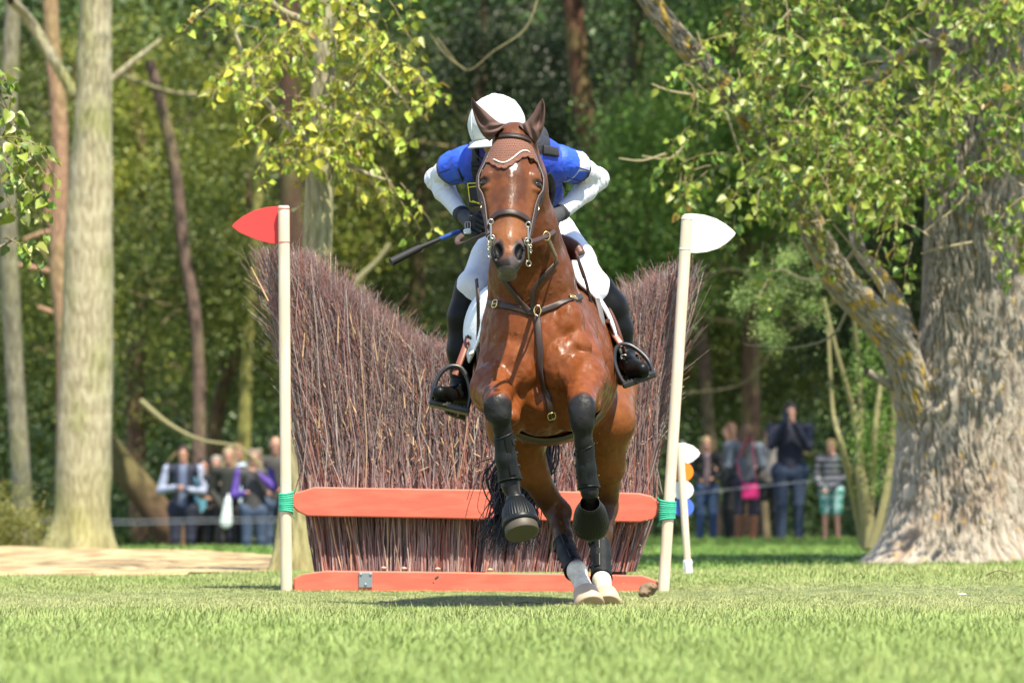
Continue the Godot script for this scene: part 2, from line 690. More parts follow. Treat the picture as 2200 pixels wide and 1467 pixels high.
func ground_y(x: float, z: float) -> float:
	var rise := smoothstep(0.5, -3.0, z) * (1.0 - smoothstep(-15.0, -24.0, z))
	var right := lerpf(0.03, 0.065, smoothstep(-2.0, 2.0, x))
	var dip := -0.44 * smoothstep(-33.0, -44.0, z) * smoothstep(0.8, -1.0, x)
	var bank := 17.0 * smoothstep(-89.0, -114.0, z)
	return bank + dip + rise * right + 0.012 * sin(x * 1.7 + 0.6) * sin(z * 0.9) * smoothstep(0.3, 3.0, absf(z - 0.5)) + 0.02 * sin(x * 0.31 + 1.0) * sin(z * 0.23)* smoothstep(3.0, 9.0, absf(z + 2.0))

func in_sand(x: float, z: float) -> bool:
	var wob := 0.5 * sin(x * 2.1) + 0.3 * sin(x * 5.3 + 1.0)
	if z > -8.6 + wob * 0.7 or z < -30.5 + wob: return false
	var edge := -1.35 - smoothstep(-14.0, -30.0, z) * 2.2 + 0.35 * sin(z * 0.9) + 0.2 * sin(z * 2.3)
	return x < edge

func build_ground() -> void:
	var xs := []
	var zs := []
	for k in range(-40, 41): xs.append(signf(k) * (absf(k) * 0.3 + pow(absf(k) / 40.0, 5.0) * 290.0))
	var z := 40.0
	while z > -55.0:
		zs.append(z)
		z -= 0.5
	for k in 24: zs.append(-55.0 - 2.6 * (k + 1))
	for k in 6: zs.append(-120.0 - pow(k + 1, 2.0) * 5.0)
	var a := Acc.new()
	for zz in zs:
		for xx in xs:
			var e := 0.15
			var y := ground_y(xx, zz)
			var nn := Vector3(ground_y(xx - e, zz) - ground_y(xx + e, zz), 2.0 * e, ground_y(xx, zz - e) - ground_y(xx, zz + e)).normalized()
			a.vert(Vector3(xx, y, zz), nn, Color.WHITE, Vector2(xx, zz))
	var w := xs.size()
	for r in zs.size() - 1:
		for c in w - 1:
			var k := r * w + c
			a.quad(k, k + 1, k + w + 1, k + w)
	tag(commit("ground", a, mats.soil), "turf ground running back into the wood", "", "", "structure")
	# the wooded bank at the back, under leaf litter
	var bk := Acc.new()
	for j in 24:
		for i in 41:
			var zz := -86.0 - j * 1.4
			var xx := -80.0 + i * 4.0
			var yy := ground_y(xx, zz) + 0.03 + (0.5 * sin(xx * 0.7 + j) * sin(j * 0.9 + xx * 0.3) + 0.5) * clampf(j * 0.2, 0.0, 1.0)
			bk.vert(Vector3(xx, yy, zz), Vector3(0.15 * sin(xx + j), 0.85, 0.5).normalized())
	for j in 23:
		for i in 40:
			var k := j * 41 + i
			bk.quad(k, k + 1, k + 42, k + 41)
	var lm := mat("leaf_litter", lin(0.055, 0.042, 0.022), 0.95)
	lm.albedo_texture = tone_texture(noise_image(256, 0.05, 28, 5), lin(0.4, 0.45, 0.35), lin(1, 1, 1))
	lm.uv1_triplanar = true
	lm.uv1_world_triplanar = true
	lm.uv1_scale = Vector3.ONE * 0.3
	tag(commit("wooded_bank", bk, lm), "bank under leaf litter rising at the back of the wood", "", "", "structure")
	# the sandy track behind the turf
	var s := Acc.new()
	var step := 0.16
	var ids := {}
	for j in range(0, 150):
		for i in range(0, 75):
			var c := Vector2(-13.0 + i * step * 1.0, -8.0 - j * step)
			if not in_sand(c.x + step * 0.5, c.y - step * 0.5): continue
			var q := []
			for o in [Vector2(0, 0), Vector2(1, 0), Vector2(1, -1), Vector2(0, -1)]:
				var pt: Vector2 = c + o * step
				var key := Vector2i(int(round(pt.x * 100.0)), int(round(pt.y * 100.0)))
				if not ids.has(key):
					var bump := 0.02 + 0.018 * sin(pt.x * 3.1 + sin(pt.y * 1.7) * 2.0) * sin(pt.y * 2.3)
					bump += 0.09 * exp(-pow((pt.x + 4.3) / 1.5, 2.0) - pow((pt.y + 22.0) / 5.0, 2.0)) + 0.05 * exp(-pow((pt.x + 2.7) / 0.7, 2.0) - pow((pt.y + 18.0) / 4.0, 2.0))
					ids[key] = s.vert(Vector3(pt.x, ground_y(pt.x, pt.y) + 0.004 + maxf(bump, 0.0), pt.y), Vector3(0.12 * cos(pt.x * 3.1), 1, 0.1 * cos(pt.y * 2.3)).normalized())
				q.append(ids[key])
			s.quad(q[0], q[1], q[2], q[3])
	tag(commit("sandy_track", s, mats.sand), "pale sandy track crossing behind the turf on the left", "", "", "structure")
	# the scuffed bare soil where horses land
	var d := Acc.new()
	var cols := 40
	for k in cols + 1:
		var x := -0.62 + 0.95 * k / cols
		var wd := 0.13 * sin(PI * k / cols) + 0.03 * sin(k * 1.7)
		var zc := -0.55 + 0.1 * sin(k * 0.6)
		for e in [-1.0, 0.0, 1.0]:
			var zz: float = zc + e * maxf(wd, 0.02)
			d.vert(Vector3(x, ground_y(x, zz) + (0.012 if e == 0.0 else 0.004), zz), Vector3(0, 1, 0.2 * e).normalized())
	for k in cols:
		for e in 2:
			var q := k * 3 + e
			d.quad(q, q + 1, q + 4, q + 3)
	tag(commit("bare_soil", d, mats.dirt), "scuffed brown soil in the turf before the fence", "", "", "structure")

# ------------------------------------------------------------------ grass
func blade_tuft(blades: int, tall: float, wide: float, spread: float, seed_: int) -> ArrayMesh:
	var r := RandomNumberGenerator.new()
	r.seed = seed_
	var a := Acc.new()
	for b in blades:
		var ang := r.randf() * TAU
		var o := Vector3(cos(ang), 0, sin(ang)) * spread * sqrt(r.randf())
		var lean := Vector3(r.randf_range(-1, 1), 0, r.randf_range(-1, 1)) * r.randf_range(0.15, 1.15)
		var h := tall * r.randf_range(0.45, 1.0)
		var yaw := r.randf() * PI
		var s := Vector3(cos(yaw), 0, sin(yaw)) * wide * r.randf_range(0.7, 1.2)
		var nn := (Vector3(-s.z, 0, s.x).normalized() + Vector3.UP * 1.8).normalized()
		var tone := r.randf_range(0.85, 1.15)
		var col := Color(tone * r.randf_range(0.9, 1.15), tone, tone * 0.9)
		if r.randf() < 0.20: col = Color(1.75, 1.35, 1.9)
		var mid := o + Vector3.UP * h * 0.55 + lean * h * 0.25
		var tip := o + Vector3.UP * h * 0.92 + lean * h * 0.95
		var k := a.vert(o - s, nn, col)
		a.vert(o + s, nn, col)
		a.vert(mid - s * 0.8, nn, col)
		a.vert(mid + s * 0.8, nn, col)
		a.vert(tip, nn, col)
		a.quad(k, k + 1, k + 3, k + 2)
		a.tri(k + 2, k + 3, k + 4)
	return a.mesh()

func build_grass() -> void:
	var lush := FastNoiseLite.new()
	lush.seed = 3
	lush.frequency = 0.55
	lush.fractal_octaves = 3
	var tufts := [blade_tuft(18, 0.043, 0.0013, 0.05, 1), blade_tuft(18, 0.036, 0.0016, 0.055, 2), blade_tuft(10, 0.066, 0.0015, 0.05, 3)]
	var places := [[], [], []]
	var tints := [PackedColorArray(), PackedColorArray(), PackedColorArray()]
	var r := RandomNumberGenerator.new()
	r.seed = 99
	for k in 170000:
		var z := lerpf(13.5, -10.5, pow(r.randf(), 0.92))
		var half := 1.15 + (EYE.z - z) * 0.094
		var x := r.randf_range(-half, half)
		if in_sand(x, z + 0.15): continue
		var n := lush.get_noise_2d(x * 1.6, z)
		var worn := smoothstep(3.2, 0.4, absf(z + 0.9)) * 0.75
		if absf(z + 0.55) < 0.18 and x > -0.6 and x < 0.3 and r.randf() < 0.8: continue
		var kind := 0 if r.randf() < 0.55 else 1
		if z > 2.5 and r.randf() < 0.12 or r.randf() < 0.06: kind = 2
		if z < -3.0 and x > 1.5 and r.randf() < 0.5: kind = 2
		var s := r.randf_range(0.65, 1.15) * (1.0 - 0.62 * worn) * (1.0 - 0.35 * smoothstep(-0.8, -1.8, z) * smoothstep(-4.0, -2.8, z))
		var b := Basis(Vector3.UP, r.randf() * TAU).scaled(Vector3(s * 1.15, s, s * 1.15))
		places[kind].append(Transform3D(b, Vector3(x, ground_y(x, z) - 0.004, z)))
		var green := Color(0.22, 0.305, 0.082)
		var dry := Color(0.37, 0.385, 0.185)
		tints[kind].append(green.lerp(dry, clampf(0.30 + n * 0.45 + worn * 0.55 + r.randf_range(-0.15, 0.15) - smoothstep(2.0, 8.0, z) * 0.35, 0.0, 0.9)))
	for q in 3:
		var g := scatter("grass", tufts[q], mats.grass, places[q], null, tints[q])
		tag(g, ["short mown grass of the turf in front of the fence", "pale low grass mixed into the mown turf", "longer grass blades standing out of the turf"][q], "grass", "", "stuff")
	# coarse grass under the trees
	var far := []
	var far_t := PackedColorArray()
	var tuft := blade_tuft(22, 0.13, 0.005, 0.14, 7)
	for k in 26000:
		var z := lerpf(-10.0, -52.0, r.randf())
		var half := 1.5 + (EYE.z - z) * 0.097
		var x := r.randf_range(-half, half)
		if in_sand(x, z): continue
		if z < -18.0 and z > -32.0 and x < -1.0 and r.randf() < 0.6: continue
		var s := r.randf_range(0.5, 1.0) * (0.6 if z > -30.0 else 1.0)
		far.append(Transform3D(Basis(Vector3.UP, r.randf() * TAU).scaled(Vector3(s, s, s)), Vector3(x, ground_y(x, z) - 0.01, z)))
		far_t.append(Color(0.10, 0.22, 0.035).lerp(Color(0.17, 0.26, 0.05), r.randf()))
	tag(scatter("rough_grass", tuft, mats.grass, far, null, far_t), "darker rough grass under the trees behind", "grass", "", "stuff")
	# small things lying on the turf
	var e := Acc.new()
	e.tube([P(1270, 1288, -1.0) * Vector3(1, 0, 1) + Vector3(0, 0.055, 0), Vector3(P(1284, 1288, -1.0).x, 0.075, -0.95)], [0.004, 0.002], 6, lin(0.16, 0.10, 0.06))
	var clod := Acc.new()
	var prims := [ell(Vector3(0.65, 0.06, -1.3), Vector3(0.04, 0.035, 0.04), 0.02), ell(Vector3(0.67, 0.075, -1.28), Vector3(0.03, 0.02, 0.03), 0.02), ell(Vector3(0.63, 0.045, -1.26), Vector3(0.025, 0.02, 0.03), 0.02)]
	body(clod, prims, 0.008, Color.WHITE)
	tag(commit("clod_of_earth", clod, mats.dirt), "brown clod of earth lying in the grass by the foot of the white flag's pole", "clod")
	var st := Acc.new()
	st.tube(smooth([Vector3(2.55, 0.09, -4.6), Vector3(2.62, 0.12, -4.5), Vector3(2.72, 0.085, -4.4)], 3), [0.006, 0.005, 0.003], 6, lin(0.2, 0.14, 0.1))
	tag(commit("fallen_stick", st, mats.twig), "small dry stick lying in the grass in front of the great tree", "stick")
	var fl := Acc.new()
	for k in 70:   # bits of turf thrown up by the hooves
		var q := P(r.randf_range(1000, 1420), r.randf_range(850, 1280), r.randf_range(-0.6, 0.9))
		fl.ball(q, Vector3(r.randf_range(0.0012, 0.004), r.randf_range(0.001, 0.003), 0.0025), Basis(Vector3(0, 0, 1), r.randf() * 3.0), 4, 5, [Color(0.10, 0.07, 0.045), Color(0.34, 0.28, 0.14), Color(0.16, 0.2, 0.06)][k % 3])
	fl.ball(P(938, 1241, -1.6), Vector3(0.014, 0.006, 0.008), Basis(Vector3(0, 0, 1), 0.7), 5, 7, Color(0.05, 0.04, 0.03))
	fl.ball(P(931, 1252, -1.6), Vector3(0.004, 0.004, 0.004), Basis(), 5, 7, Color(0.05, 0.04, 0.03))
	tag(commit("flung_turf", fl, mats.matt), "bits of turf and mud thrown up by the horse's hooves", "turf", "", "stuff")
	var dz := Acc.new()
	for k in 9:
		var an := TAU * k / 9
		dz.ball(Vector3(1.98 + 0.012 * cos(an), 0.075, 1.0 + 0.012 * sin(an)), Vector3(0.008, 0.003, 0.006), Basis(Vector3.UP, -an), 4, 6, lin(0.75, 0.75, 0.72))
	var dm := commit("daisy", dz, mats.matt)
	tag(dm, "white daisy flower in the turf on the right", "flower")
	var yc := Acc.new()
	yc.ball(Vector3(1.98, 0.077, 1.0), Vector3(0.006, 0.004, 0.006), Basis(), 4, 6, lin(0.7, 0.5, 0.05))
	commit("flower_centre", yc, mats.matt, dm)

# ------------------------------------------------------------------ trees
func leaf_shape(a: Acc, base: Vector3, along: Vector3, nrm: Vector3, length: float, width: float, col: Color) -> void:
	# a poplar leaf: broad near the stalk, drawn to a point, folded a little along the midrib
	var sd := along.cross(nrm).normalized()
	var up := sd.cross(along).normalized()
	var outline := [Vector2(0.0, 0.08), Vector2(0.42, 0.12), Vector2(0.5, 0.34), Vector2(0.36, 0.62), Vector2(0.12, 0.88)]
	var tip := base + along * length - up * length * 0.08
	var mid := base + along * length * 0.42 - up * 0.0
	var m := a.vert(mid, up, col)
	var t := a.vert(tip, (up + along * 0.2).normalized(), col)
	for s in [-1.0, 1.0]:
		var prev := a.vert(base, (up - sd * s * 0.25).normalized(), col)
		for q in range(1, 5):
			var p: Vector3 = base + along * outline[q].y * length + sd * s * outline[q].x * width + up * outline[q].x * width * 0.3 - up * pow(outline[q].y, 2.0) * length * 0.06
			var kx := a.vert(p, (up - sd * s * 0.35).normalized(), col)
			a.tri(m, prev, kx)
			prev = kx
		a.tri(m, prev, t)

func leaf_clump(leaves: int, radius: float, length: float, seed_: int) -> ArrayMesh:
	var r := RandomNumberGenerator.new()
	r.seed = seed_
	var a := Acc.new()
	for k in leaves:
		var o := Vector3(r.randfn(), r.randfn() * 0.7, r.randfn()) * radius * 0.5
		var al := Vector3(r.randf_range(-1, 1), r.randf_range(-1.0, 0.35), r.randf_range(-1, 1)).normalized()
		var nn := Vector3(r.randf_range(-0.9, 0.9), r.randf_range(0.2, 1.2), r.randf_range(-0.4, 1.1)).normalized()
		var l := length * r.randf_range(0.65, 1.2)
		var tn := r.randf_range(0.75, 1.25)
		var col := Color(tn * r.randf_range(0.85, 1.15), tn, tn * r.randf_range(0.8, 1.1))
		var sd := al.cross(nn).normalized()
		var up := sd.cross(al).normalized()
		var q := a.vert(o, up, col)
		a.vert(o + al * l * 0.45 + sd * l * 0.36 + up * l * 0.08, (up - sd * 0.3).normalized(), col)
		a.vert(o + al * l - up * l * 0.1, up, col)
		a.vert(o + al * l * 0.45 - sd * l * 0.36 + up * l * 0.08, (up + sd * 0.3).normalized(), col)
		a.quad(q, q + 1, q + 2, q + 3)
	return a.mesh()

func trunk_mesh(pts: Array, radii: Array, sides: int, col: Callable, rough_d: float, seed_: int, per := 8, flare := 0.0) -> ArrayMesh:
	var n := FastNoiseLite.new()
	n.seed = seed_
	n.frequency = 1.0
	n.fractal_octaves = 3
	var path := smooth(pts, per)
	var rad := []
	var rs := []
	for q in radii: rs.append(Vector3(q, 0, 0))
	for q in smooth(rs, per): rad.append(q.x)
	var a := Acc.new()
	var m := path.size()
	var x := Vector3.RIGHT
	var grid := []
	for k in m:
		var tg: Vector3 = (path[mini(k + 1, m - 1)] - path[maxi(k - 1, 0)]).normalized()
		x = (x - tg * x.dot(tg)).normalized()
		var y := x.cross(tg)
		for s in sides:
			var an := TAU * s / sides
			var d := x * cos(an) + y * sin(an)
			var p: Vector3 = path[k]
			var h := n.get_noise_3d(d.x * 2.2, p.y * 0.45, d.z * 2.2) + 0.6 * n.get_noise_3d(d.x * 9.0, p.y * 1.2, d.z * 9.0)
			var rr: float = rad[k] * (1.0 + rough_d * h)
			if flare > 0.0:
				var low := clampf(1.0 - (p.y - pts[0].y) / flare, 0.0, 1.0)
				rr *= 1.0 + low * low * (0.35 + 0.3 * cos(an * 5.0 + seed_))
			grid.append(p + d * rr)
	for k in m:
		for s in sides:
			var p: Vector3 = grid[k * sides + s]
			var du: Vector3 = grid[k * sides + (s + 1) % sides] - grid[k * sides + (s + sides - 1) % sides]
			var dv: Vector3 = grid[mini(k + 1, m - 1) * sides + s] - grid[maxi(k - 1, 0) * sides + s]
			var nn := du.cross(dv).normalized()
			if nn.dot(p - path[k]) < 0.0: nn = -nn
			a.vert(p, nn, col.call(p, float(k) / (m - 1)))
	for k in m - 1:
		for s in sides:
			var s2 := (s + 1) % sides
			a.quad(k * sides + s, k * sides + s2, (k + 1) * sides + s2, (k + 1) * sides + s)
	return a.mesh()

var clumps := []

func crown(parent: Node, centre: Vector3, size: Vector3, count: int, tint: Color, seed_: int, scale := 1.0, called := "crown", gap := -0.15) -> void:
	var r := RandomNumberGenerator.new()
	r.seed = seed_
	var n := FastNoiseLite.new()
	n.seed = seed_
	n.frequency = 0.55
	n.fractal_octaves = 2
	var places := []
	var tints := PackedColorArray()
	var tries := 0
	while places.size() < count and tries < count * 6:
		tries += 1
		var d := Vector3(r.randfn(), r.randfn(), r.randfn()).normalized() * pow(r.randf(), 0.45)
		var p := centre + d * size
		if n.get_noise_3dv(p * 1.5) < gap: continue
		var s := scale * r.randf_range(0.7, 1.3)
		places.append(Transform3D(Basis.from_euler(Vector3(r.randf_range(-0.4, 0.4), r.randf() * TAU, r.randf_range(-0.4, 0.4))).scaled(Vector3.ONE * s), p))
		var v := r.randf_range(0.75, 1.3)
		tints.append(Color(tint.r * v * r.randf_range(0.9, 1.15), tint.g * v, tint.b * v))
	if clumps.is_empty():
		for q in 3: clumps.append(leaf_clump(105, 0.44, 0.060, 60 + q))
	tag(scatter(called, clumps[seed_ % 3], mats.leaf_far, places, parent, tints), "", "", "", "stuff")

func plain_tree(called: String, label: String, pts: Array, radii: Array, bark: Color, group: String, seed_: int, moss := 0.3, flare := 0.0, limbs := []) -> Node3D:
	var t := thing(called, label, "tree", pts[0], group)
	var mossy := Color(0.22, 0.24, 0.07)
	var nz := FastNoiseLite.new()
	nz.seed = seed_ + 5
	nz.frequency = 2.2
	var col := func(p: Vector3, _k: float) -> Color: return bark.lerp(mossy, moss * smoothstep(-0.1, 0.5, nz.get_noise_3d(p.x, p.y * 0.5, p.z))).lerp(Color(0.29, 0.265, 0.085), 0.6 * smoothstep(1.3, 0.0, p.y) * (1.0 if flare > 0.0 else 0.0))
	place_mesh("trunk", trunk_mesh(pts, radii, 20, col, 0.10, seed_, 8, flare), mats.bark_far, t)
	for l in limbs:
		place_mesh("limb", trunk_mesh(l[0], l[1], 10, col, 0.12, seed_ + 9, 6), mats.bark_far, t)
	return t

func build_woodland() -> void:
	var r := RandomNumberGenerator.new()
	r.seed = 31
	# trees of the wood: [x, z, crown height, crown size, count, tint, trunk radius]
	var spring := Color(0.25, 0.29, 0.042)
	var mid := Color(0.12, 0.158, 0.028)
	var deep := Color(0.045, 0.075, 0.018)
	var labels := [
		"slim woodland tree at the far left edge with fresh spring leaves", "spring green tree behind the pale trunk on the left", "leafy young tree behind the group of spectators on the left", "bright green tree between the pale trunk and the red flag",
		"dark woodland tree above the red flag", "shadowed conifer dark tree behind the rider's helmet", "dark green tree standing right of the helmet", "sunlit green tree to the right of the rider's elbow",
		"tall leafy tree above the white flag", "mid green tree behind the man taking a picture", "shaded tree behind the boy in the striped top", "dark tree behind the great trunk on the right",
		"broad dark tree deep in the wood on the left", "broad dark tree deep in the wood left of the rider", "broad dark tree deep in the wood right of the rider", "broad dark tree deep in the wood on the right"]
	var spots := [
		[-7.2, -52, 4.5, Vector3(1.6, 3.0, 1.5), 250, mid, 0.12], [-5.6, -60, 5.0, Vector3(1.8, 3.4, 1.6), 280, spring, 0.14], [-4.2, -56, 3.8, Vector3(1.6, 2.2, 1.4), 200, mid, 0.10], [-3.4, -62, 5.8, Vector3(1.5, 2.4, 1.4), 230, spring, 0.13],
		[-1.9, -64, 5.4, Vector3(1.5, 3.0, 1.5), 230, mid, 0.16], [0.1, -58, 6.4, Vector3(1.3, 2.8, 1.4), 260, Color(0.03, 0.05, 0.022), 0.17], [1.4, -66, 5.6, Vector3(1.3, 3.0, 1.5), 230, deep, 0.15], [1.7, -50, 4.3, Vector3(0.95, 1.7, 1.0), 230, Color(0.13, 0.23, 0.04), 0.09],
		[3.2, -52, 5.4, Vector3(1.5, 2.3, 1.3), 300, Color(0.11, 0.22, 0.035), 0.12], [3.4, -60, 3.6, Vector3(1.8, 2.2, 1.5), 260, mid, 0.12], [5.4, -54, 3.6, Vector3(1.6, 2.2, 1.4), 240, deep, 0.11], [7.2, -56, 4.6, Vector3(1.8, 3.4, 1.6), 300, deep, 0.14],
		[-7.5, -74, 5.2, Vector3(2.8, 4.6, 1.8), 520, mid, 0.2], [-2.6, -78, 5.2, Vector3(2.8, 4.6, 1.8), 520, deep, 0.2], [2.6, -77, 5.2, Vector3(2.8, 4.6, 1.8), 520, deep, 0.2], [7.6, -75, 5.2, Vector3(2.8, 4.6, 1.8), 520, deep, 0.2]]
	for k in spots.size():
		var s: Array = spots[k]
		var base := Vector3(s[0], -0.02, s[1])
		var top := Vector3(s[0] + r.randf_range(-0.5, 0.5), s[2] + s[3].y * 0.7, s[1])
		var bark := Color(0.13, 0.10, 0.065).lerp(Color(0.16, 0.085, 0.055), r.randf())
		var t := plain_tree("woodland_tree", labels[k], [base, base.lerp(top, 0.33) + Vector3(r.randf_range(-0.25, 0.25), 0, 0), base.lerp(top, 0.66) + Vector3(r.randf_range(-0.3, 0.3), 0, 0), top], [s[6] * 1.25, s[6], s[6] * 0.75, s[6] * 0.35], bark, "trees of the wood behind", 100 + k, 0.5)
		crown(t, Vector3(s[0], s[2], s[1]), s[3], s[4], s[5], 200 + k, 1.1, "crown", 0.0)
		for l in 7:   # bare side branches that show through the leaves
			var f := r.randf_range(0.15, 0.75)
			var o := base.lerp(top, f)
			var dx := r.randf_range(0.6, 1.9) * (1.0 if l % 2 else -1.0)
			var la := Acc.new()
			la.tube(smooth([o, o + Vector3(dx * 0.4, r.randf_range(0.0, 0.3), 0.5), o + Vector3(dx * 0.75, r.randf_range(-0.1, 0.5), 1.0), o + Vector3(dx, r.randf_range(-0.3, 0.8), 1.3)], 4), [0.035, 0.033, 0.03, 0.028, 0.026, 0.024, 0.022, 0.02, 0.018, 0.016, 0.014, 0.012, 0.01], 6, Color(0.20, 0.165, 0.075) * r.randf_range(0.6, 1.3))
			commit("limb", la, mats.bark, t)
	# undergrowth and the depth of the wood, one mass
	var places := []
	var tints := PackedColorArray()
	var n := FastNoiseLite.new()
	n.seed = 8
	n.frequency = 0.25
	for k in 8200:
		var z := r.randf_range(-86.0, -58.0)
		if k < 5200: z = r.randf_range(-92.0, -82.0)
		var x := r.randf_range(-27.0, 27.0)
		var y := r.randf_range(0.0, 15.0) if k < 5200 else r.randf_range(0.0, 1.0) * r.randf_range(0.0, 5.0)
		if k >= 5200 and n.get_noise_3d(x, y, z * 0.5) < -0.12: continue
		var s := r.randf_range(1.0, 2.2) * (1.6 if k < 5200 else 1.0)
		places.append(Transform3D(Basis.from_euler(Vector3(r.randf_range(-0.5, 0.5), r.randf() * TAU, 0)).scaled(Vector3.ONE * s), Vector3(x, y, z)))
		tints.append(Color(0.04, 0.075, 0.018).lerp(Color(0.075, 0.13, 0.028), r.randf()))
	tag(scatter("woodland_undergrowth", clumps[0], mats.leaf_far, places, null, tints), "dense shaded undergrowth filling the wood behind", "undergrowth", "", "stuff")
	# high canopy over the wood, above the frame, that keeps it dim
	var cp := []
	var ct := PackedColorArray()
	for k in 2600:
		var x := r.randf_range(-20.0, 22.0)
		var z := r.randf_range(-82.0, -46.0)
		if n.get_noise_2d(x * 0.9, z * 0.9 + 40.0) < -0.20: continue
		var s := r.randf_range(1.6, 3.0)
		cp.append(Transform3D(Basis.from_euler(Vector3(0, r.randf() * TAU, 0)).scaled(Vector3.ONE * s), Vector3(x, r.randf_range(8.6, 14.0), z)))
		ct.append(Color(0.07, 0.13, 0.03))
	for k in 1000:
		cp.append(Transform3D(Basis.from_euler(Vector3(0, r.randf() * TAU, 0)).scaled(Vector3.ONE * r.randf_range(1.3, 2.2)), Vector3(r.randf_range(1.6, 10.0), r.randf_range(7.4, 11.0), r.randf_range(-60.0, -33.0))))
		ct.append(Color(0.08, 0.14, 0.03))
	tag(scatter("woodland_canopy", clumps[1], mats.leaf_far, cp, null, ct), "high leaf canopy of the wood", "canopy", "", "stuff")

	# trunks one can tell apart among them: [label, pixel path, depth z, px radius, colour]
	var trunks := [
		["grey slim trunk at the left edge of the picture", [Vector2(50, 1120), Vector2(30, 800), Vector2(14, 450), Vector2(20, 150), Vector2(30, -60)], -37.0, 20.0, Color(0.20, 0.19, 0.13)],
		["orange brown pine trunk close behind the pale trunk", [Vector2(138, 1100), Vector2(140, 760), Vector2(124, 560), Vector2(128, 300), Vector2(110, 80), Vector2(104, -60)], -42.0, 19.0, Color(0.34, 0.20, 0.13)],
		["thin mossy stem left of the red flag", [Vector2(520, 1120), Vector2(528, 800), Vector2(545, 560), Vector2(560, 300)], -55.0, 13.0, Color(0.24, 0.24, 0.07)],
		["dark reddish trunk behind the red flag's pole", [Vector2(632, 1100), Vector2(630, 600), Vector2(622, 300), Vector2(618, -60)], -50.0, 26.0, Color(0.075, 0.04, 0.025)],
		["reddish pine trunk above the rider's right shoulder", [Vector2(1310, 1000), Vector2(1296, 500), Vector2(1250, 200), Vector2(1225, -60)], -52.0, 24.0, Color(0.11, 0.05, 0.03)],
		["shaded grey trunk right of the white flag", [Vector2(1352, 1000), Vector2(1350, 560), Vector2(1362, 200), Vector2(1375, -60)], -54.0, 20.0, Color(0.045, 0.04, 0.028)],
		["thin leaning brown stem behind the right hand flag pole", [Vector2(1540, 1120), Vector2(1515, 800), Vector2(1495, 640), Vector2(1480, 500)], -52.0, 13.0, Color(0.13, 0.09, 0.065)],
		["thin bent stem in the green thicket left of the fence", [Vector2(425, 760), Vector2(395, 540), Vector2(370, 330), Vector2(320, 130)], -52.0, 13.0, Color(0.15, 0.10, 0.08)]]
	for k in trunks.size():
		var w: Array = trunks[k]
		var z: float = w[2]
		var pts := []
		var base: Vector3 = P(w[1][0].x, 1093, z)
		pts.append(Vector3(base.x, -0.03, z))
		for q in w[1]:
			var pt := P(q.x, q.y, z)
			if pt.y > 0.3: pts.append(pt)
		var rr: float = w[3] / FPX * (EYE.z - z)
		var rs := []
		for q in pts.size(): rs.append(rr * lerpf(1.15, 0.8, float(q) / pts.size()))
		var limbs := []
		if k == 1:
			limbs = [[[P(134, 505, z), P(100, 500, z), P(50, 515, z)], [0.05, 0.045, 0.03]], [[P(134, 590, z), P(70, 575, z), P(20, 565, z)], [0.04, 0.035, 0.02]], [[P(136, 680, z), P(80, 660, z)], [0.04, 0.03]], [[P(125, 500, z), P(105, 470, z), P(100, 400, z), P(108, 330, z)], [0.06, 0.05, 0.04, 0.03]]]
		plain_tree("tree_trunk", w[0], pts, rs, w[4], "trunks standing in the wood", 150 + k, 0.35, 0.0, limbs)
	# the leaning log behind the pale trunk
	var log_thing := thing("leaning_log", "mossy fallen trunk leaning down behind the pale trunk on the left", "log", Vector3(P(400, 1190, -54).x, -0.44, -54))
	var lc := func(p: Vector3, _k: float) -> Color: return Color(0.10, 0.06, 0.035).lerp(Color(0.15, 0.13, 0.05), smoothstep(0.3, 1.2, p.y))
	place_mesh("trunk", trunk_mesh([P(430, 1245, -54), P(352, 1125, -54), P(300, 1050, -54), P(232, 965, -54), P(130, 830, -54)], [0.24, 0.225, 0.215, 0.20, 0.18], 18, lc, 0.08, 77), mats.bark_far, log_thing)
	# bare arching branches in the thicket
	var arcs := [[[Vector2(300, 860), Vector2(360, 910), Vector2(430, 945), Vector2(510, 960), Vector2(560, 1000)], -41.0, 0.036], [[Vector2(1830, 640), Vector2(1790, 720), Vector2(1700, 748), Vector2(1600, 740)], -16.0, 0.012], [[Vector2(750, 640), Vector2(770, 600), Vector2(810, 560), Vector2(838, 522)], -38.0, 0.05], [[Vector2(560, 130), Vector2(470, 190), Vector2(380, 200), Vector2(260, 160)], -48.0, 0.05],
		[[Vector2(1160, -20), Vector2(1130, 60), Vector2(1060, 110), Vector2(1000, 150), Vector2(940, 80)], -20.0, 0.008], [[Vector2(1000, 150), Vector2(960, 120), Vector2(925, 75)], -20.0, 0.006]]
	var al := ["long arching bare branch above the spectators on the left", "grey hanging twig below the lowest limb of the great tree", "short broken mossy branch behind the brush fence", "bare side branch in the thicket beside the pale trunk", "thin bare branch hanging in above the rider's helmet", "side twig of the thin bare branch above the helmet"]
	for k in arcs.size():
		var pts := []
		for q in arcs[k][0]: pts.append(P(q.x, q.y, arcs[k][1]))
		var a := Acc.new()
		var rr: float = arcs[k][2]
		a.tube(smooth(pts, 5), [rr, rr, rr * 0.95, rr * 0.9, rr * 0.85, rr * 0.8, rr * 0.75, rr * 0.7, rr * 0.65, rr * 0.6, rr * 0.5], 8, lin(0.22, 0.20, 0.10))
		tag(commit("bare_branch", a, mats.bark), al[k], "branch")

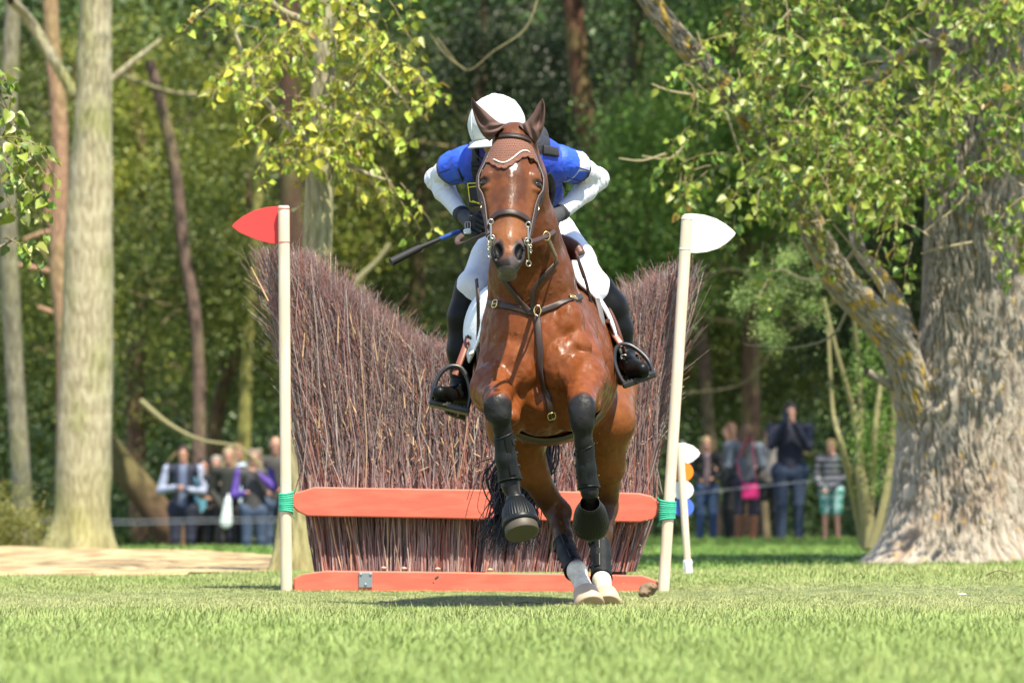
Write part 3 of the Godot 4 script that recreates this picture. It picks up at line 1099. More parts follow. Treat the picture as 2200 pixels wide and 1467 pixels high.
func build_left_trees() -> void:
	# the big pale trunk
	var z := -31.0
	var pp := [Vector2(168, 1192), Vector2(176, 1080), Vector2(181, 960), Vector2(186, 760), Vector2(190, 560), Vector2(196, 380), Vector2(201, 200), Vector2(205, 0), Vector2(208, -250), Vector2(210, -500)]
	var pr := [66.0, 60.0, 60.0, 57.0, 53.0, 46.0, 40.0, 35.0, 32.0, 26.0]
	var pts := []
	var rs := []
	for k in pp.size():
		var q := P(pp[k].x, pp[k].y, z)
		if k == 0: q.y = ground_y(q.x, z) - 0.05
		pts.append(q)
		rs.append(pr[k] / FPX * (EYE.z - z))
	var limbs := [[[P(160, 205, z), P(110, 120, z), P(60, 40, z), P(20, 0, z + 0.5)], [0.06, 0.055, 0.05, 0.045]], [[P(155, 210, z), P(110, 300, z), P(60, 20, z)], [0.02, 0.02, 0.02]], [[P(238, 170, z), P(300, 120, z), P(345, 85, z)], [0.035, 0.03, 0.02]]]
	limbs.remove_at(1)
	var t := plain_tree("pale_tree", "big straight pale trunk with mossy flared foot on the left", pts, rs, Color(0.37, 0.345, 0.23), "", 301, 0.8, 0.55, limbs)
	crown(t, Vector3(-4.0, 9.0, z - 0.2), Vector3(2.4, 1.6, 3.4), 230, Color(0.15, 0.22, 0.035), 301, 0.6, "crown", 0.05)
	# the tree behind the left end of the fence, with yellow green leaves in view
	z = -10.5
	pp = [Vector2(632, 1240), Vector2(640, 1080), Vector2(650, 900), Vector2(668, 700), Vector2(680, 560), Vector2(686, 400), Vector2(694, 200), Vector2(702, 0), Vector2(712, -300)]
	pr = [50.0, 42.0, 37.0, 34.0, 33.0, 31.0, 27.0, 24.0, 18.0]
	pts = []
	rs = []
	for k in pp.size():
		var q := P(pp[k].x, pp[k].y, z)
		if k == 0: q.y = ground_y(q.x, z) - 0.05
		pts.append(q)
		rs.append(pr[k] / FPX * (EYE.z - z))
	limbs = [[[P(690, 330, z), P(640, 290, z), P(560, 200, z), P(500, 60, z)], [0.028, 0.024, 0.018, 0.01]], [[P(690, 300, z), P(760, 360, z), P(840, 390, z)], [0.02, 0.015, 0.008]], [[P(700, 60, z), P(600, 20, z), P(520, -60, z)], [0.03, 0.025, 0.02]], [[P(700, 100, z), P(780, 130, z), P(860, 210, z)], [0.025, 0.018, 0.01]]]
	t = plain_tree("poplar_tree", "pale trunk behind the left end of the brush fence with yellow green leaves", pts, rs, Color(0.33, 0.30, 0.20), "", 302, 0.35, 0.4, limbs)
	var r := RandomNumberGenerator.new()
	r.seed = 12
	var sprays := []
	for k in 160:
		var u := r.randf_range(455, 870)
		var v := r.randf_range(-120, 300)
		if k > 122:
			u = r.randf_range(600, 800); v = r.randf_range(230, 330)
		var cx := (u - 660.0) / 235.0
		if absf(cx) > 0.55 and v > 200.0 + 120.0 * r.randf(): continue
		if u < 560 and v > 190: continue
		if k == 100:
			u = 800; v = 360
		sprays.append([P(u, v, z + r.randf_range(-0.7, 0.9)), Vector3(r.randf_range(-1, 1), r.randf_range(-0.8, 0.3), r.randf_range(-0.6, 0.8)).normalized()])
	for q in [Vector2(835, 385), Vector2(860, 392), Vector2(810, 400), Vector2(820, 360)]: sprays.append([P(q.x, q.y, z), Vector3(0.6, -0.6, 0.3).normalized()])
	leafy(t, sprays, Color(0.36, 0.385, 0.04), 0.068, 501, 110)
	crown(t, Vector3(-1.2, 6.0, z), Vector3(1.7, 1.4, 1.6), 70, Color(0.20, 0.27, 0.035), 303, 0.6, "upper_crown", -0.1)
	# the poplar whose twigs reach in at the upper left; its trunk stands outside the picture
	z = -4.0
	var b := Vector3(-4.2, 0.0, z - 1.0)
	t = plain_tree("poplar_tree", "leafy twigs of a poplar reaching in at the upper left edge", [b, b + Vector3(0.05, 1.6, 0), b + Vector3(0.0, 3.2, 0), b + Vector3(0.1, 5.5, 0)], [0.22, 0.19, 0.16, 0.1], Color(0.25, 0.22, 0.16), "", 303, 0.3, 0.4,
		[[[b + Vector3(0, 2.2, 0), P(-200, 330, z), P(-60, 240, z), P(30, 270, z)], [0.05, 0.035, 0.02, 0.008]], [[b + Vector3(0, 1.9, 0), P(-200, 520, z), P(-40, 540, z), P(35, 510, z)], [0.04, 0.02, 0.012, 0.004]]])
	sprays = []
	for k in 16: sprays.append([P(r.randf_range(-120, 70), r.randf_range(250, 390), z + r.randf_range(-0.3, 0.3)), Vector3(r.randf_range(0.0, 1), r.randf_range(-1.0, 0.1), r.randf_range(-0.5, 0.8)).normalized()])
	for q in [Vector2(-10, 140), Vector2(-30, 165), Vector2(-20, 200), Vector2(-60, 100)]: sprays.append([P(q.x, q.y, z), Vector3(0.7, -0.5, 0.3).normalized()])
	for q in [Vector2(5, 510)]: sprays.append([P(q.x, q.y, z), Vector3(0.9, -0.1, 0.3).normalized()])
	leafy(t, sprays, Color(0.20, 0.26, 0.03), 0.075, 502, 60)
	crown(t, Vector3(-4.4, 4.6, z - 1.0), Vector3(1.1, 1.7, 1.2), 160, Color(0.16, 0.24, 0.035), 304, 0.8, "upper_crown", -0.1)
	# low bush at the left edge
	var bush := thing("bush", "low yellow green conifer bush at the bottom left edge", "bush", Vector3(P(20, 1190, -28).x, 0, -28))
	crown(bush, Vector3(P(-10, 1190, -28).x, 0.30, -28), Vector3(0.5, 0.42, 0.5), 90, Color(0.17, 0.18, 0.035), 305, 0.42, "foliage", -0.4)

# poplar sprays: a twig with leaves hanging from it; the nearest and largest leaves are parts, the rest one mass
func leafy(parent: Node, sprays: Array, tint: Color, size: float, seed_: int, single: int) -> void:
	var r := RandomNumberGenerator.new()
	r.seed = seed_
	var twigs := Acc.new()
	var leaf_a := Acc.new()
	leaf_shape(leaf_a, Vector3.ZERO, Vector3(0, -1, 0), Vector3(0, 0, 1), 1.0, 0.90, Color.WHITE)
	var leaf := leaf_a.mesh()
	var leaf_mats := []
	for q in 5:
		var m: StandardMaterial3D = mats.leaf.duplicate()
		var f: float = [0.45, 0.65, 0.85, 1.0, 1.2][q]
		m.albedo_color = Color(tint.r * f * (1.0 + 0.08 * (q % 3)), tint.g * f, tint.b * f).linear_to_srgb()
		leaf_mats.append(m)
	var all := []
	for s in sprays:
		var o: Vector3 = s[0]
		var d: Vector3 = s[1]
		var pts := [o]
		var count := r.randi_range(9, 16)
		for k in 6:
			d = (d + Vector3(r.randf_range(-0.25, 0.25), -0.16, r.randf_range(-0.25, 0.25))).normalized()
			pts.append(pts[-1] + d * r.randf_range(0.04, 0.075))
		twigs.tube(pts, [0.0042, 0.004, 0.0036, 0.0032, 0.0028, 0.0022, 0.0015], 5, lin(0.19, 0.15, 0.075))
		for k in count:
			var q := r.randi_range(1, 6)
			var stalk := Vector3(r.randf_range(-1, 1), r.randf_range(-0.7, 0.5), r.randf_range(-0.6, 1)).normalized()
			var foot: Vector3 = pts[q]
			var head := foot + stalk * r.randf_range(0.03, 0.06)
			twigs.tube([foot, (foot + head) * 0.5 + Vector3(0, 0.006, 0), head], [0.0014, 0.0012, 0.001], 4, lin(0.34, 0.30, 0.06))
			var al := (stalk * 0.7 + Vector3(r.randf_range(-0.6, 0.6), -0.62, r.randf_range(-0.5, 0.5))).normalized()
			var nn := (Vector3(r.randf_range(-1.0, 1.0), r.randf_range(-0.2, 1.0), r.randf_range(-0.2, 1.0))).normalized()
			var sd := al.cross(nn).normalized()
			var up := sd.cross(al).normalized()
			var l := size * r.randf_range(0.45, 1.2)
			all.append([Transform3D(Basis(sd * l * r.randf_range(0.7, 1.05), -al * l, up * l * r.randf_range(0.6, 2.2)), head), l * (1.0 + 0.3 * up.z) + head.z * 0.02])
	var tw := commit("twig", twigs, mats.twig, parent)
	tag(tw, "", "", "", "stuff")
	all.sort_custom(func(p, q): return p[1] > q[1])
	var rest := []
	var rt := PackedColorArray()
	for k in all.size():
		if k < single:
			var o := place_mesh("leaf", leaf, leaf_mats[r.randi() % 5], parent)
			o.transform = Transform3D(all[k][0].basis, all[k][0].origin - world_of(parent))
		else:
			rest.append(all[k][0])
			var f := r.randf_range(0.5, 1.25)
			var c := Color(tint.r * f * r.randf_range(0.7, 1.15), tint.g * f, tint.b * f)
			if r.randf() < 0.025: c = Color(0.22, 0.15, 0.03)
			rt.append(c)
	if rest.size(): tag(scatter("foliage", leaf, mats.leaf, rest, parent, rt), "", "", "", "stuff")

func build_great_tree() -> void:
	var z := -14.0
	var base := Vector3(P(2085, 1200, z).x, ground_y(3.2, z) - 0.06, z)
	var t := thing("great_poplar", "massive old poplar with furrowed grey bark at the right edge", "tree", base)
	# trunk: 300 columns by 260 rows of furrowed bark
	var n1 := FastNoiseLite.new()
	n1.seed = 41; n1.frequency = 1.0; n1.fractal_octaves = 3
	var n2 := FastNoiseLite.new()
	n2.seed = 42; n2.frequency = 1.0; n2.fractal_octaves = 2
	var lich := FastNoiseLite.new()
	lich.seed = 43; lich.frequency = 3.2; lich.fractal_octaves = 4
	var bark_at := func(ang: float, y: float) -> float:   # height of the bark: long plates between dark furrows that split and join
		var wob := n1.get_noise_2d(cos(ang) * 1.3 + 9.0, y * 1.1 + sin(ang) * 1.3) * 0.55
		var a := ang + wob * 0.35
		var f1 := absf(n2.get_noise_3d(cos(a) * 9.0, y * 1.5, sin(a) * 9.0)) * 2.8
		var f2 := absf(n1.get_noise_3d(cos(a) * 22.0, y * 4.0 + 5.0, sin(a) * 22.0)) * 2.6
		return minf(smoothstep(0.0, 0.55, f1), 0.35 + 0.65 * smoothstep(0.0, 0.5, f2))
	var paint := func(p: Vector3, h: float, hang: float) -> Color:
		var c := Color(0.165, 0.135, 0.10).lerp(Color(0.335, 0.30, 0.245), h)
		c = c.lerp(Color(0.30, 0.19, 0.13), 0.45 * smoothstep(0.1, 0.5, n1.get_noise_3d(p.x * 3.0, p.y * 1.2, p.z * 3.0)) * smoothstep(1.3, 0.2, p.y))
		var l := lich.get_noise_3d(p.x * 3.4, p.y * 1.9, p.z * 3.4)
		return c.lerp(Color(0.50, 0.32, 0.02), smoothstep(0.25 - hang, 0.42 - hang, l) * 0.8)
	var a := Acc.new()
	var cols := 320
	var rows := 280
	var grid := []
	var hs := PackedFloat32Array()
	for k in rows + 1:
		var y := 5.6 * k / rows
		var r0 := 0.405 + 0.06 * exp(-y * 1.2) + 0.24 * exp(-y * 6.5) - 0.012 * y
		var cx := base.x + 0.02 * y
		for s in cols:
			var ang := TAU * s / cols
			var root_w := 0.5 + 0.5 * cos(ang * 5.0 + 0.4 + 0.5 * sin(ang * 2.0))
			var r := r0 * (1.0 + 0.05 * sin(ang * 3.0 + y * 0.6)) + exp(-y * 8.0) * (root_w - 0.35) * 0.26
			if cos(ang) < 0.0: r += (0.08 * exp(-y * 5.0) + 0.125 * smoothstep(1.85, 1.25, y)) * -cos(ang) * -cos(ang)
			var h: float = bark_at.call(ang, y)
			# the old knot hole
			var kd := Vector2(wrapf(ang - 2.25, -PI, PI) * 0.42, y - 1.22).length()
			r += 0.028 * exp(-pow((kd - 0.10) / 0.035, 2.0)) - 0.03 * exp(-pow(kd / 0.05, 2.0))
			r += (h - 0.6) * 0.029
			hs.append(h)
			grid.append(Vector3(cx + cos(ang) * r, base.y + y, z + sin(ang) * r))
	for k in rows + 1:
		for s in cols:
			var p: Vector3 = grid[k * cols + s]
			var du: Vector3 = grid[k * cols + (s + 1) % cols] - grid[k * cols + (s + cols - 1) % cols]
			var dv: Vector3 = grid[mini(k + 1, rows) * cols + s] - grid[maxi(k - 1, 0) * cols + s]
			var nn := du.cross(dv).normalized()
			if nn.dot(p - Vector3(base.x, p.y, z)) < 0.0: nn = -nn
			var east := smoothstep(0.1, 0.5, (p.x - base.x)) * smoothstep(0.5, 1.6, p.y) * 0.16
			var high := smoothstep(2.2, 3.6, p.y) * 0.10
			a.vert(p, nn, paint.call(p, hs[k * cols + s], east + high - 0.16))
	for k in rows:
		for s in cols:
			var s2 := (s + 1) % cols
			a.quad(k * cols + s, k * cols + s2, (k + 1) * cols + s2, (k + 1) * cols + s)
	commit("trunk", a, mats.bark, t)
	# the leaning limb and smaller limbs
	var limb := func(pp: Array, pr: Array, dz: float, sides: int, per: int, dep: float, hang: float) -> void:
		var pts := []
		var rs := []
		for k in pp.size():
			var zz := z + dz * k / pp.size() + (-0.04 if sides > 90 else 0.10)
			pts.append(P(pp[k].x, pp[k].y, zz))
			rs.append(Vector3(pr[k] / FPX * (EYE.z - zz), 0, 0))
		var path := smooth(pts, per)
		var rad := smooth(rs, per)
		var b := Acc.new()
		var m := path.size()
		var x := Vector3.RIGHT
		var g := []
		var hh := PackedFloat32Array()
		var along := 0.0
		for k in m:
			var tg: Vector3 = (path[mini(k + 1, m - 1)] - path[maxi(k - 1, 0)]).normalized()
			x = (x - tg * x.dot(tg)).normalized()
			var yv := x.cross(tg)
			if k > 0: along += (path[k] - path[k - 1]).length()
			for s in sides:
				var ang := TAU * s / sides
				var h: float = bark_at.call(ang, along * 1.6 + 7.0)
				hh.append(h)
				g.append(path[k] + (x * cos(ang) + yv * sin(ang)) * (rad[k].x * (1.0 + 0.08 * sin(along * 6.0 + ang)) + (h - 0.6) * dep))
		for k in m:
			for s in sides:
				var p: Vector3 = g[k * sides + s]
				var du: Vector3 = g[k * sides + (s + 1) % sides] - g[k * sides + (s + sides - 1) % sides]
				var dv: Vector3 = g[mini(k + 1, m - 1) * sides + s] - g[maxi(k - 1, 0) * sides + s]
				var nn := du.cross(dv).normalized()
				if nn.dot(p - path[k]) < 0.0: nn = -nn
				b.vert(p, nn, paint.call(p, hh[k * sides + s], hang))
		for k in m - 1:
			for s in sides:
				var s2 := (s + 1) % sides
				b.quad(k * sides + s, k * sides + s2, (k + 1) * sides + s2, (k + 1) * sides + s)
		commit("limb", b, mats.bark, t)
	limb.call([Vector2(2030, 1060), Vector2(1992, 945), Vector2(1968, 860), Vector2(1938, 765), Vector2(1882, 686), Vector2(1815, 610), Vector2(1760, 520), Vector2(1715, 430), Vector2(1660, 330), Vector2(1590, 225), Vector2(1490, 115), Vector2(1380, -20), Vector2(1300, -160)], [40.0, 46.0, 43.0, 38.0, 35.0, 34.0, 29.0, 27.0, 26.0, 25.0, 23.0, 20.0, 16.0], 1.8, 96, 14, 0.022, 0.10)
	limb.call([Vector2(1950, 730), Vector2(1925, 650), Vector2(1890, 590), Vector2(1845, 530), Vector2(1830, 430), Vector2(1800, 320)], [26.0, 20.0, 16.0, 13.0, 11.0, 8.0], -0.6, 40, 10, 0.01, 0.10)
	limb.call([Vector2(2060, 90), Vector2(1960, 105), Vector2(1900, 150), Vector2(1840, 190), Vector2(1780, 210)], [16.0, 13.0, 11.0, 8.0, 5.0], 0.9, 24, 8, 0.006, 0.02)
	limb.call([Vector2(1715, 430), Vector2(1690, 300), Vector2(1650, 200), Vector2(1610, 80), Vector2(1600, -60)], [14.0, 12.0, 11.0, 10.0, 8.0], 0.9, 24, 8, 0.006, 0.08)
	limb.call([Vector2(2150, -40), Vector2(2165, 60), Vector2(2150, 200), Vector2(2125, 300)], [8.0, 7.0, 5.0, 3.0], 1.0, 12, 8, 0.002, 0.1)
	limb.call([Vector2(1935, 845), Vector2(1915, 830), Vector2(1862, 798)], [9.0, 9.0, 8.0], 0.6, 16, 6, 0.003, -0.1)
	# leaves: twigs in the air left of and before the trunk
	var r := RandomNumberGenerator.new()
	r.seed = 6
	var sprays := []
	var tries := 0
	while sprays.size() < 440 and tries < 9000:
		tries += 1
		var u := r.randf_range(1470, 2260)
		var v := r.randf_range(-140, 540)
		var low := 470.0 - absf(u - 1800.0) * 0.10 if u < 1990.0 else 300.0 + (u - 2000.0) * 0.9   # the lower edge of the hanging leaves
		if v > low - 60.0: continue
		if u < 1560 and (v < 110 or v > 400) and r.randf() < 0.85: continue
		if u < 1640 and v < 90 and r.randf() < 0.6: continue
		var wgt := exp(-pow((u - 1830.0) / 260.0, 2.0) - pow((v - 320.0) / 170.0, 2.0))
		if v < 160: wgt = maxf(wgt, 0.34 if u < 1800 else 0.16)
		if u > 2090: wgt = maxf(wgt, 0.40)
		if r.randf() > wgt * 1.2: continue
		sprays.append([P(u, v, z + r.randf_range(0.6, 3.2)), Vector3(r.randf_range(-1.0, 0.8), r.randf_range(-0.8, 0.3), r.randf_range(-0.4, 0.8)).normalized()])
	for q in [Vector2(1490, 410), Vector2(1640, 560), Vector2(1660, 590), Vector2(1760, 500), Vector2(1750, 530), Vector2(1930, 500), Vector2(1960, 560), Vector2(1900, 540), Vector2(2150, 470), Vector2(2170, 500), Vector2(1580, 500), Vector2(1500, 250), Vector2(2180, 540)]:
		sprays.append([P(q.x, q.y - 40, z + r.randf_range(1.0, 2.6)), Vector3(r.randf_range(-0.3, 0.3), -0.9, 0.3).normalized()])
	leafy(t, sprays, Color(0.225, 0.295, 0.04), 0.073, 503, 290)
	# long bare twigs among the leaves
	var tw := Acc.new()
	var lines := [[Vector2(2000, 510), Vector2(1970, 490), Vector2(1900, 465), Vector2(1800, 472), Vector2(1690, 480)], [Vector2(2090, 520), Vector2(2010, 535), Vector2(1980, 545)], [Vector2(2090, 400), Vector2(2060, 440), Vector2(2010, 480), Vector2(1985, 500)], [Vector2(1700, 20), Vector2(1660, 65), Vector2(1625, 100), Vector2(1615, 150)], [Vector2(2160, 60), Vector2(2080, 50), Vector2(2020, 85), Vector2(1970, 60)], [Vector2(2200, 400), Vector2(2150, 360), Vector2(2110, 280)], [Vector2(1560, 240), Vector2(1590, 330), Vector2(1610, 420)], [Vector2(1500, 205), Vector2(1440, 195), Vector2(1400, 180)], [Vector2(1790, 480), Vector2(1890, 600), Vector2(1900, 640)], [Vector2(1430, 330), Vector2(1380, 345), Vector2(1330, 340)], [Vector2(1480, 300), Vector2(1440, 340), Vector2(1380, 335)]]
	for l in lines:
		var pts := []
		for q in l: pts.append(P(q.x, q.y, z + 1.6))
		var sm := smooth(pts, 5)
		var rs := []
		for k in sm.size(): rs.append(lerpf(0.009, 0.004, float(k) / sm.size()))
		tw.tube(sm, rs, 6, lin(0.30, 0.26, 0.15))
	tag(commit("twig", tw, mats.twig, t), "", "", "", "stuff")
	crown(t, Vector3(2.6, 6.6, z + 0.5), Vector3(3.0, 2.2, 2.6), 520, Color(0.17, 0.25, 0.035), 306, 1.1, "upper_crown", -0.12)
	# the multi stemmed shrub in front of the trunk's left
	var sb := Vector3(P(1865, 1180, -27).x, -0.02, -27)
	var shrub := thing("shrub", "many stemmed shrub with small green leaves just left of the great trunk", "shrub", sb)
	for q in [[Vector2(1862, 1180), Vector2(1858, 1050), Vector2(1838, 900), Vector2(1800, 760), Vector2(1770, 640)], [Vector2(1868, 1180), Vector2(1872, 1050), Vector2(1880, 940), Vector2(1895, 800)], [Vector2(1858, 1170), Vector2(1835, 1060), Vector2(1808, 950), Vector2(1790, 880), Vector2(1780, 700)], [Vector2(1875, 1180), Vector2(1905, 1060), Vector2(1920, 900), Vector2(1915, 700)], [Vector2(1860, 1120), Vector2(1845, 980), Vector2(1850, 850), Vector2(1835, 680)]]:
		var pts := []
		for w in q: pts.append(P(w.x, w.y, -27 + r.randf_range(-0.2, 0.2)))
		var a2 := Acc.new()
		a2.tube(smooth(pts, 4), [0.05, 0.048, 0.045, 0.042, 0.04, 0.038, 0.036, 0.034, 0.03, 0.028, 0.025, 0.022, 0.02, 0.018], 8, lin(0.21, 0.19, 0.085))
		commit("stem", a2, mats.bark, shrub)
	crown(shrub, P(1872, 880, -27), Vector3(0.26, 0.85, 0.3), 42, Color(0.12, 0.22, 0.03), 307, 0.5, "foliage", -0.1)
	var bough := Acc.new()
	bough.tube(smooth([P(1845, 530, z + 0.2), P(1790, 590, -17.0), P(1730, 600, -19.5), P(1670, 580, -20.0), P(1630, 640, -20.0)], 5), [0.022, 0.020, 0.018, 0.016, 0.012, 0.010, 0.008], 7, lin(0.22, 0.19, 0.10))
	commit("limb", bough, mats.bark, t)
	var hang := [[1622, 590, 0.10, 0.16], [1652, 640, 0.12, 0.20], [1640, 705, 0.08, 0.14], [1700, 610, 0.13, 0.15], [1738, 665, 0.10, 0.14], [1690, 560, 0.14, 0.10], [1760, 600, 0.10, 0.10], [1668, 735, 0.05, 0.08], [1600, 640, 0.06, 0.10], [1720, 540, 0.10, 0.08]]
	for k in hang.size():
		var q: Array = hang[k]
		crown(t, P(q[0], q[1], -20.0 + 0.25 * sin(k * 2.3)), Vector3(q[2], q[3], 0.14), 5, Color(0.22, 0.32, 0.085) * (0.8 + 0.25 * (k % 3)), 308 + k, 0.26, "hanging_spray", -0.9)

# ------------------------------------------------------------------ the brush fence and its flags
func board(outline: Array, z0: float, z1: float, bev: float) -> Acc:   # outline: Vector2 in metres, anticlockwise or clockwise; a slab with chamfered edges
	var a := Acc.new()
	var m := outline.size()
	var mid := Vector2.ZERO
	for q in outline: mid += q / m
	var inn := []
	for k in m:
		var e0: Vector2 = (outline[k] - outline[(k + m - 1) % m]).normalized()
		var e1: Vector2 = (outline[(k + 1) % m] - outline[k]).normalized()
		var nn := (Vector2(e0.y, -e0.x) + Vector2(e1.y, -e1.x)).normalized()
		if nn.dot(outline[k] - mid) > 0.0: nn = -nn
		inn.append(outline[k] + nn * bev)
	var tri_i := Geometry2D.triangulate_polygon(PackedVector2Array(inn))
	for f in 2:
		var z := z1 if f == 0 else z0
		var nz := Vector3(0, 0, 1 if f == 0 else -1)
		var k0 := a.v.size()
		for q in inn: a.vert(Vector3(q.x, q.y, z), nz, Color.WHITE, q)
		for k in range(0, tri_i.size(), 3): a.tri(k0 + tri_i[k], k0 + tri_i[k + 1], k0 + tri_i[k + 2])
	for k in m:
		var k2 := (k + 1) % m
		var p: Vector2 = outline[k]
		var q: Vector2 = outline[k2]
		var e := (q - p).normalized()
		var n2 := Vector2(e.y, -e.x)
		if n2.dot((p + q) * 0.5 - mid) < 0.0: n2 = -n2
		var n3 := Vector3(n2.x, n2.y, 0)
		a.flat4(Vector3(p.x, p.y, z0 + bev), Vector3(q.x, q.y, z0 + bev), Vector3(q.x, q.y, z1 - bev), Vector3(p.x, p.y, z1 - bev), n3)
		a.flat4(Vector3(p.x, p.y, z1 - bev), Vector3(q.x, q.y, z1 - bev), Vector3(inn[k2].x, inn[k2].y, z1), Vector3(inn[k].x, inn[k].y, z1), (n3 + Vector3(0, 0, 1)).normalized())
		a.flat4(Vector3(p.x, p.y, z0 + bev), Vector3(q.x, q.y, z0 + bev), Vector3(inn[k2].x, inn[k2].y, z0), Vector3(inn[k].x, inn[k].y, z0), (n3 - Vector3(0, 0, 1)).normalized())
	return a

func px_outline(px: Array, z: float) -> Array:
	var out := []
	for q in px:
		var p := P(q.x, q.y, z)
		out.append(Vector2(p.x, p.y))
	return out

func brush_top(u: float) -> float:   # height of the clipped top of the brush along it
	var us := [540.0, 640.0, 700.0, 760.0, 830.0, 900.0, 980.0, 1100.0, 1200.0, 1280.0, 1340.0, 1400.0, 1450.0, 1500.0]
	var vs := [528.0, 552.0, 600.0, 642.0, 698.0, 745.0, 758.0, 764.0, 750.0, 694.0, 646.0, 612.0, 580.0, 556.0]
	for k in us.size() - 1:
		if u <= us[k + 1]: return lerpf(vs[k], vs[k + 1], clampf((u - us[k]) / (us[k + 1] - us[k]), 0.0, 1.0))
	return vs[-1]

func twig_path(r: RandomNumberGenerator, f: float, z: float, full: float, low: bool) -> Array:   # f 0..1 across the fence
	var ub := lerpf(680.0, 1362.0, f) + r.randfn() * 4.0
	var um := lerpf(662.0, 1396.0, f) + r.randfn() * 6.0
	var ut := lerpf(590.0, 1464.0, f + 0.06 * sin(PI * 2.0 * f) * 0.5) + r.randfn() * 14.0
	ut = clampf(ut, 549.0 + 8.0 * r.randf(), 1500.0 - 8.0 * r.randf())
	var vt := brush_top(ut)
	vt = lerpf(1050.0, vt, full) + r.randf_range(-14.0, 9.0)
	if low: return [P(ub, 1228, z), P(lerpf(ub, um, 0.5) + r.randfn() * 3.0, 1165, z + r.randfn() * 0.008), P(um, 1100, z), P(lerpf(um, ut, 0.1), 1020, z)]
	var uu := lerpf(um, ut, full)
	var slant := r.randfn() * 26.0
	var pts := [P(um - slant * 0.35, 1062, z)]
	for k in range(1, 5):
		var t := k / 4.0
		var bow := t * t * 0.4 + t * 0.6
		pts.append(P(lerpf(um, uu, bow) + slant * t + r.randfn() * 8.0, lerpf(1062.0, vt, t), z + r.randfn() * 0.012 + 0.015 * t * t))
	return pts

func twig_colour(r: RandomNumberGenerator) -> Color:
	var q := r.randf()
	var c := Color(0.125, 0.075, 0.072).lerp(Color(0.25, 0.17, 0.165), r.randf())
	if q < 0.18: c = Color(0.29, 0.115, 0.085)
	elif q < 0.34: c = Color(0.34, 0.28, 0.26)
	elif q < 0.38: c = Color(0.46, 0.32, 0.20)
	return c * r.randf_range(0.8, 1.38)

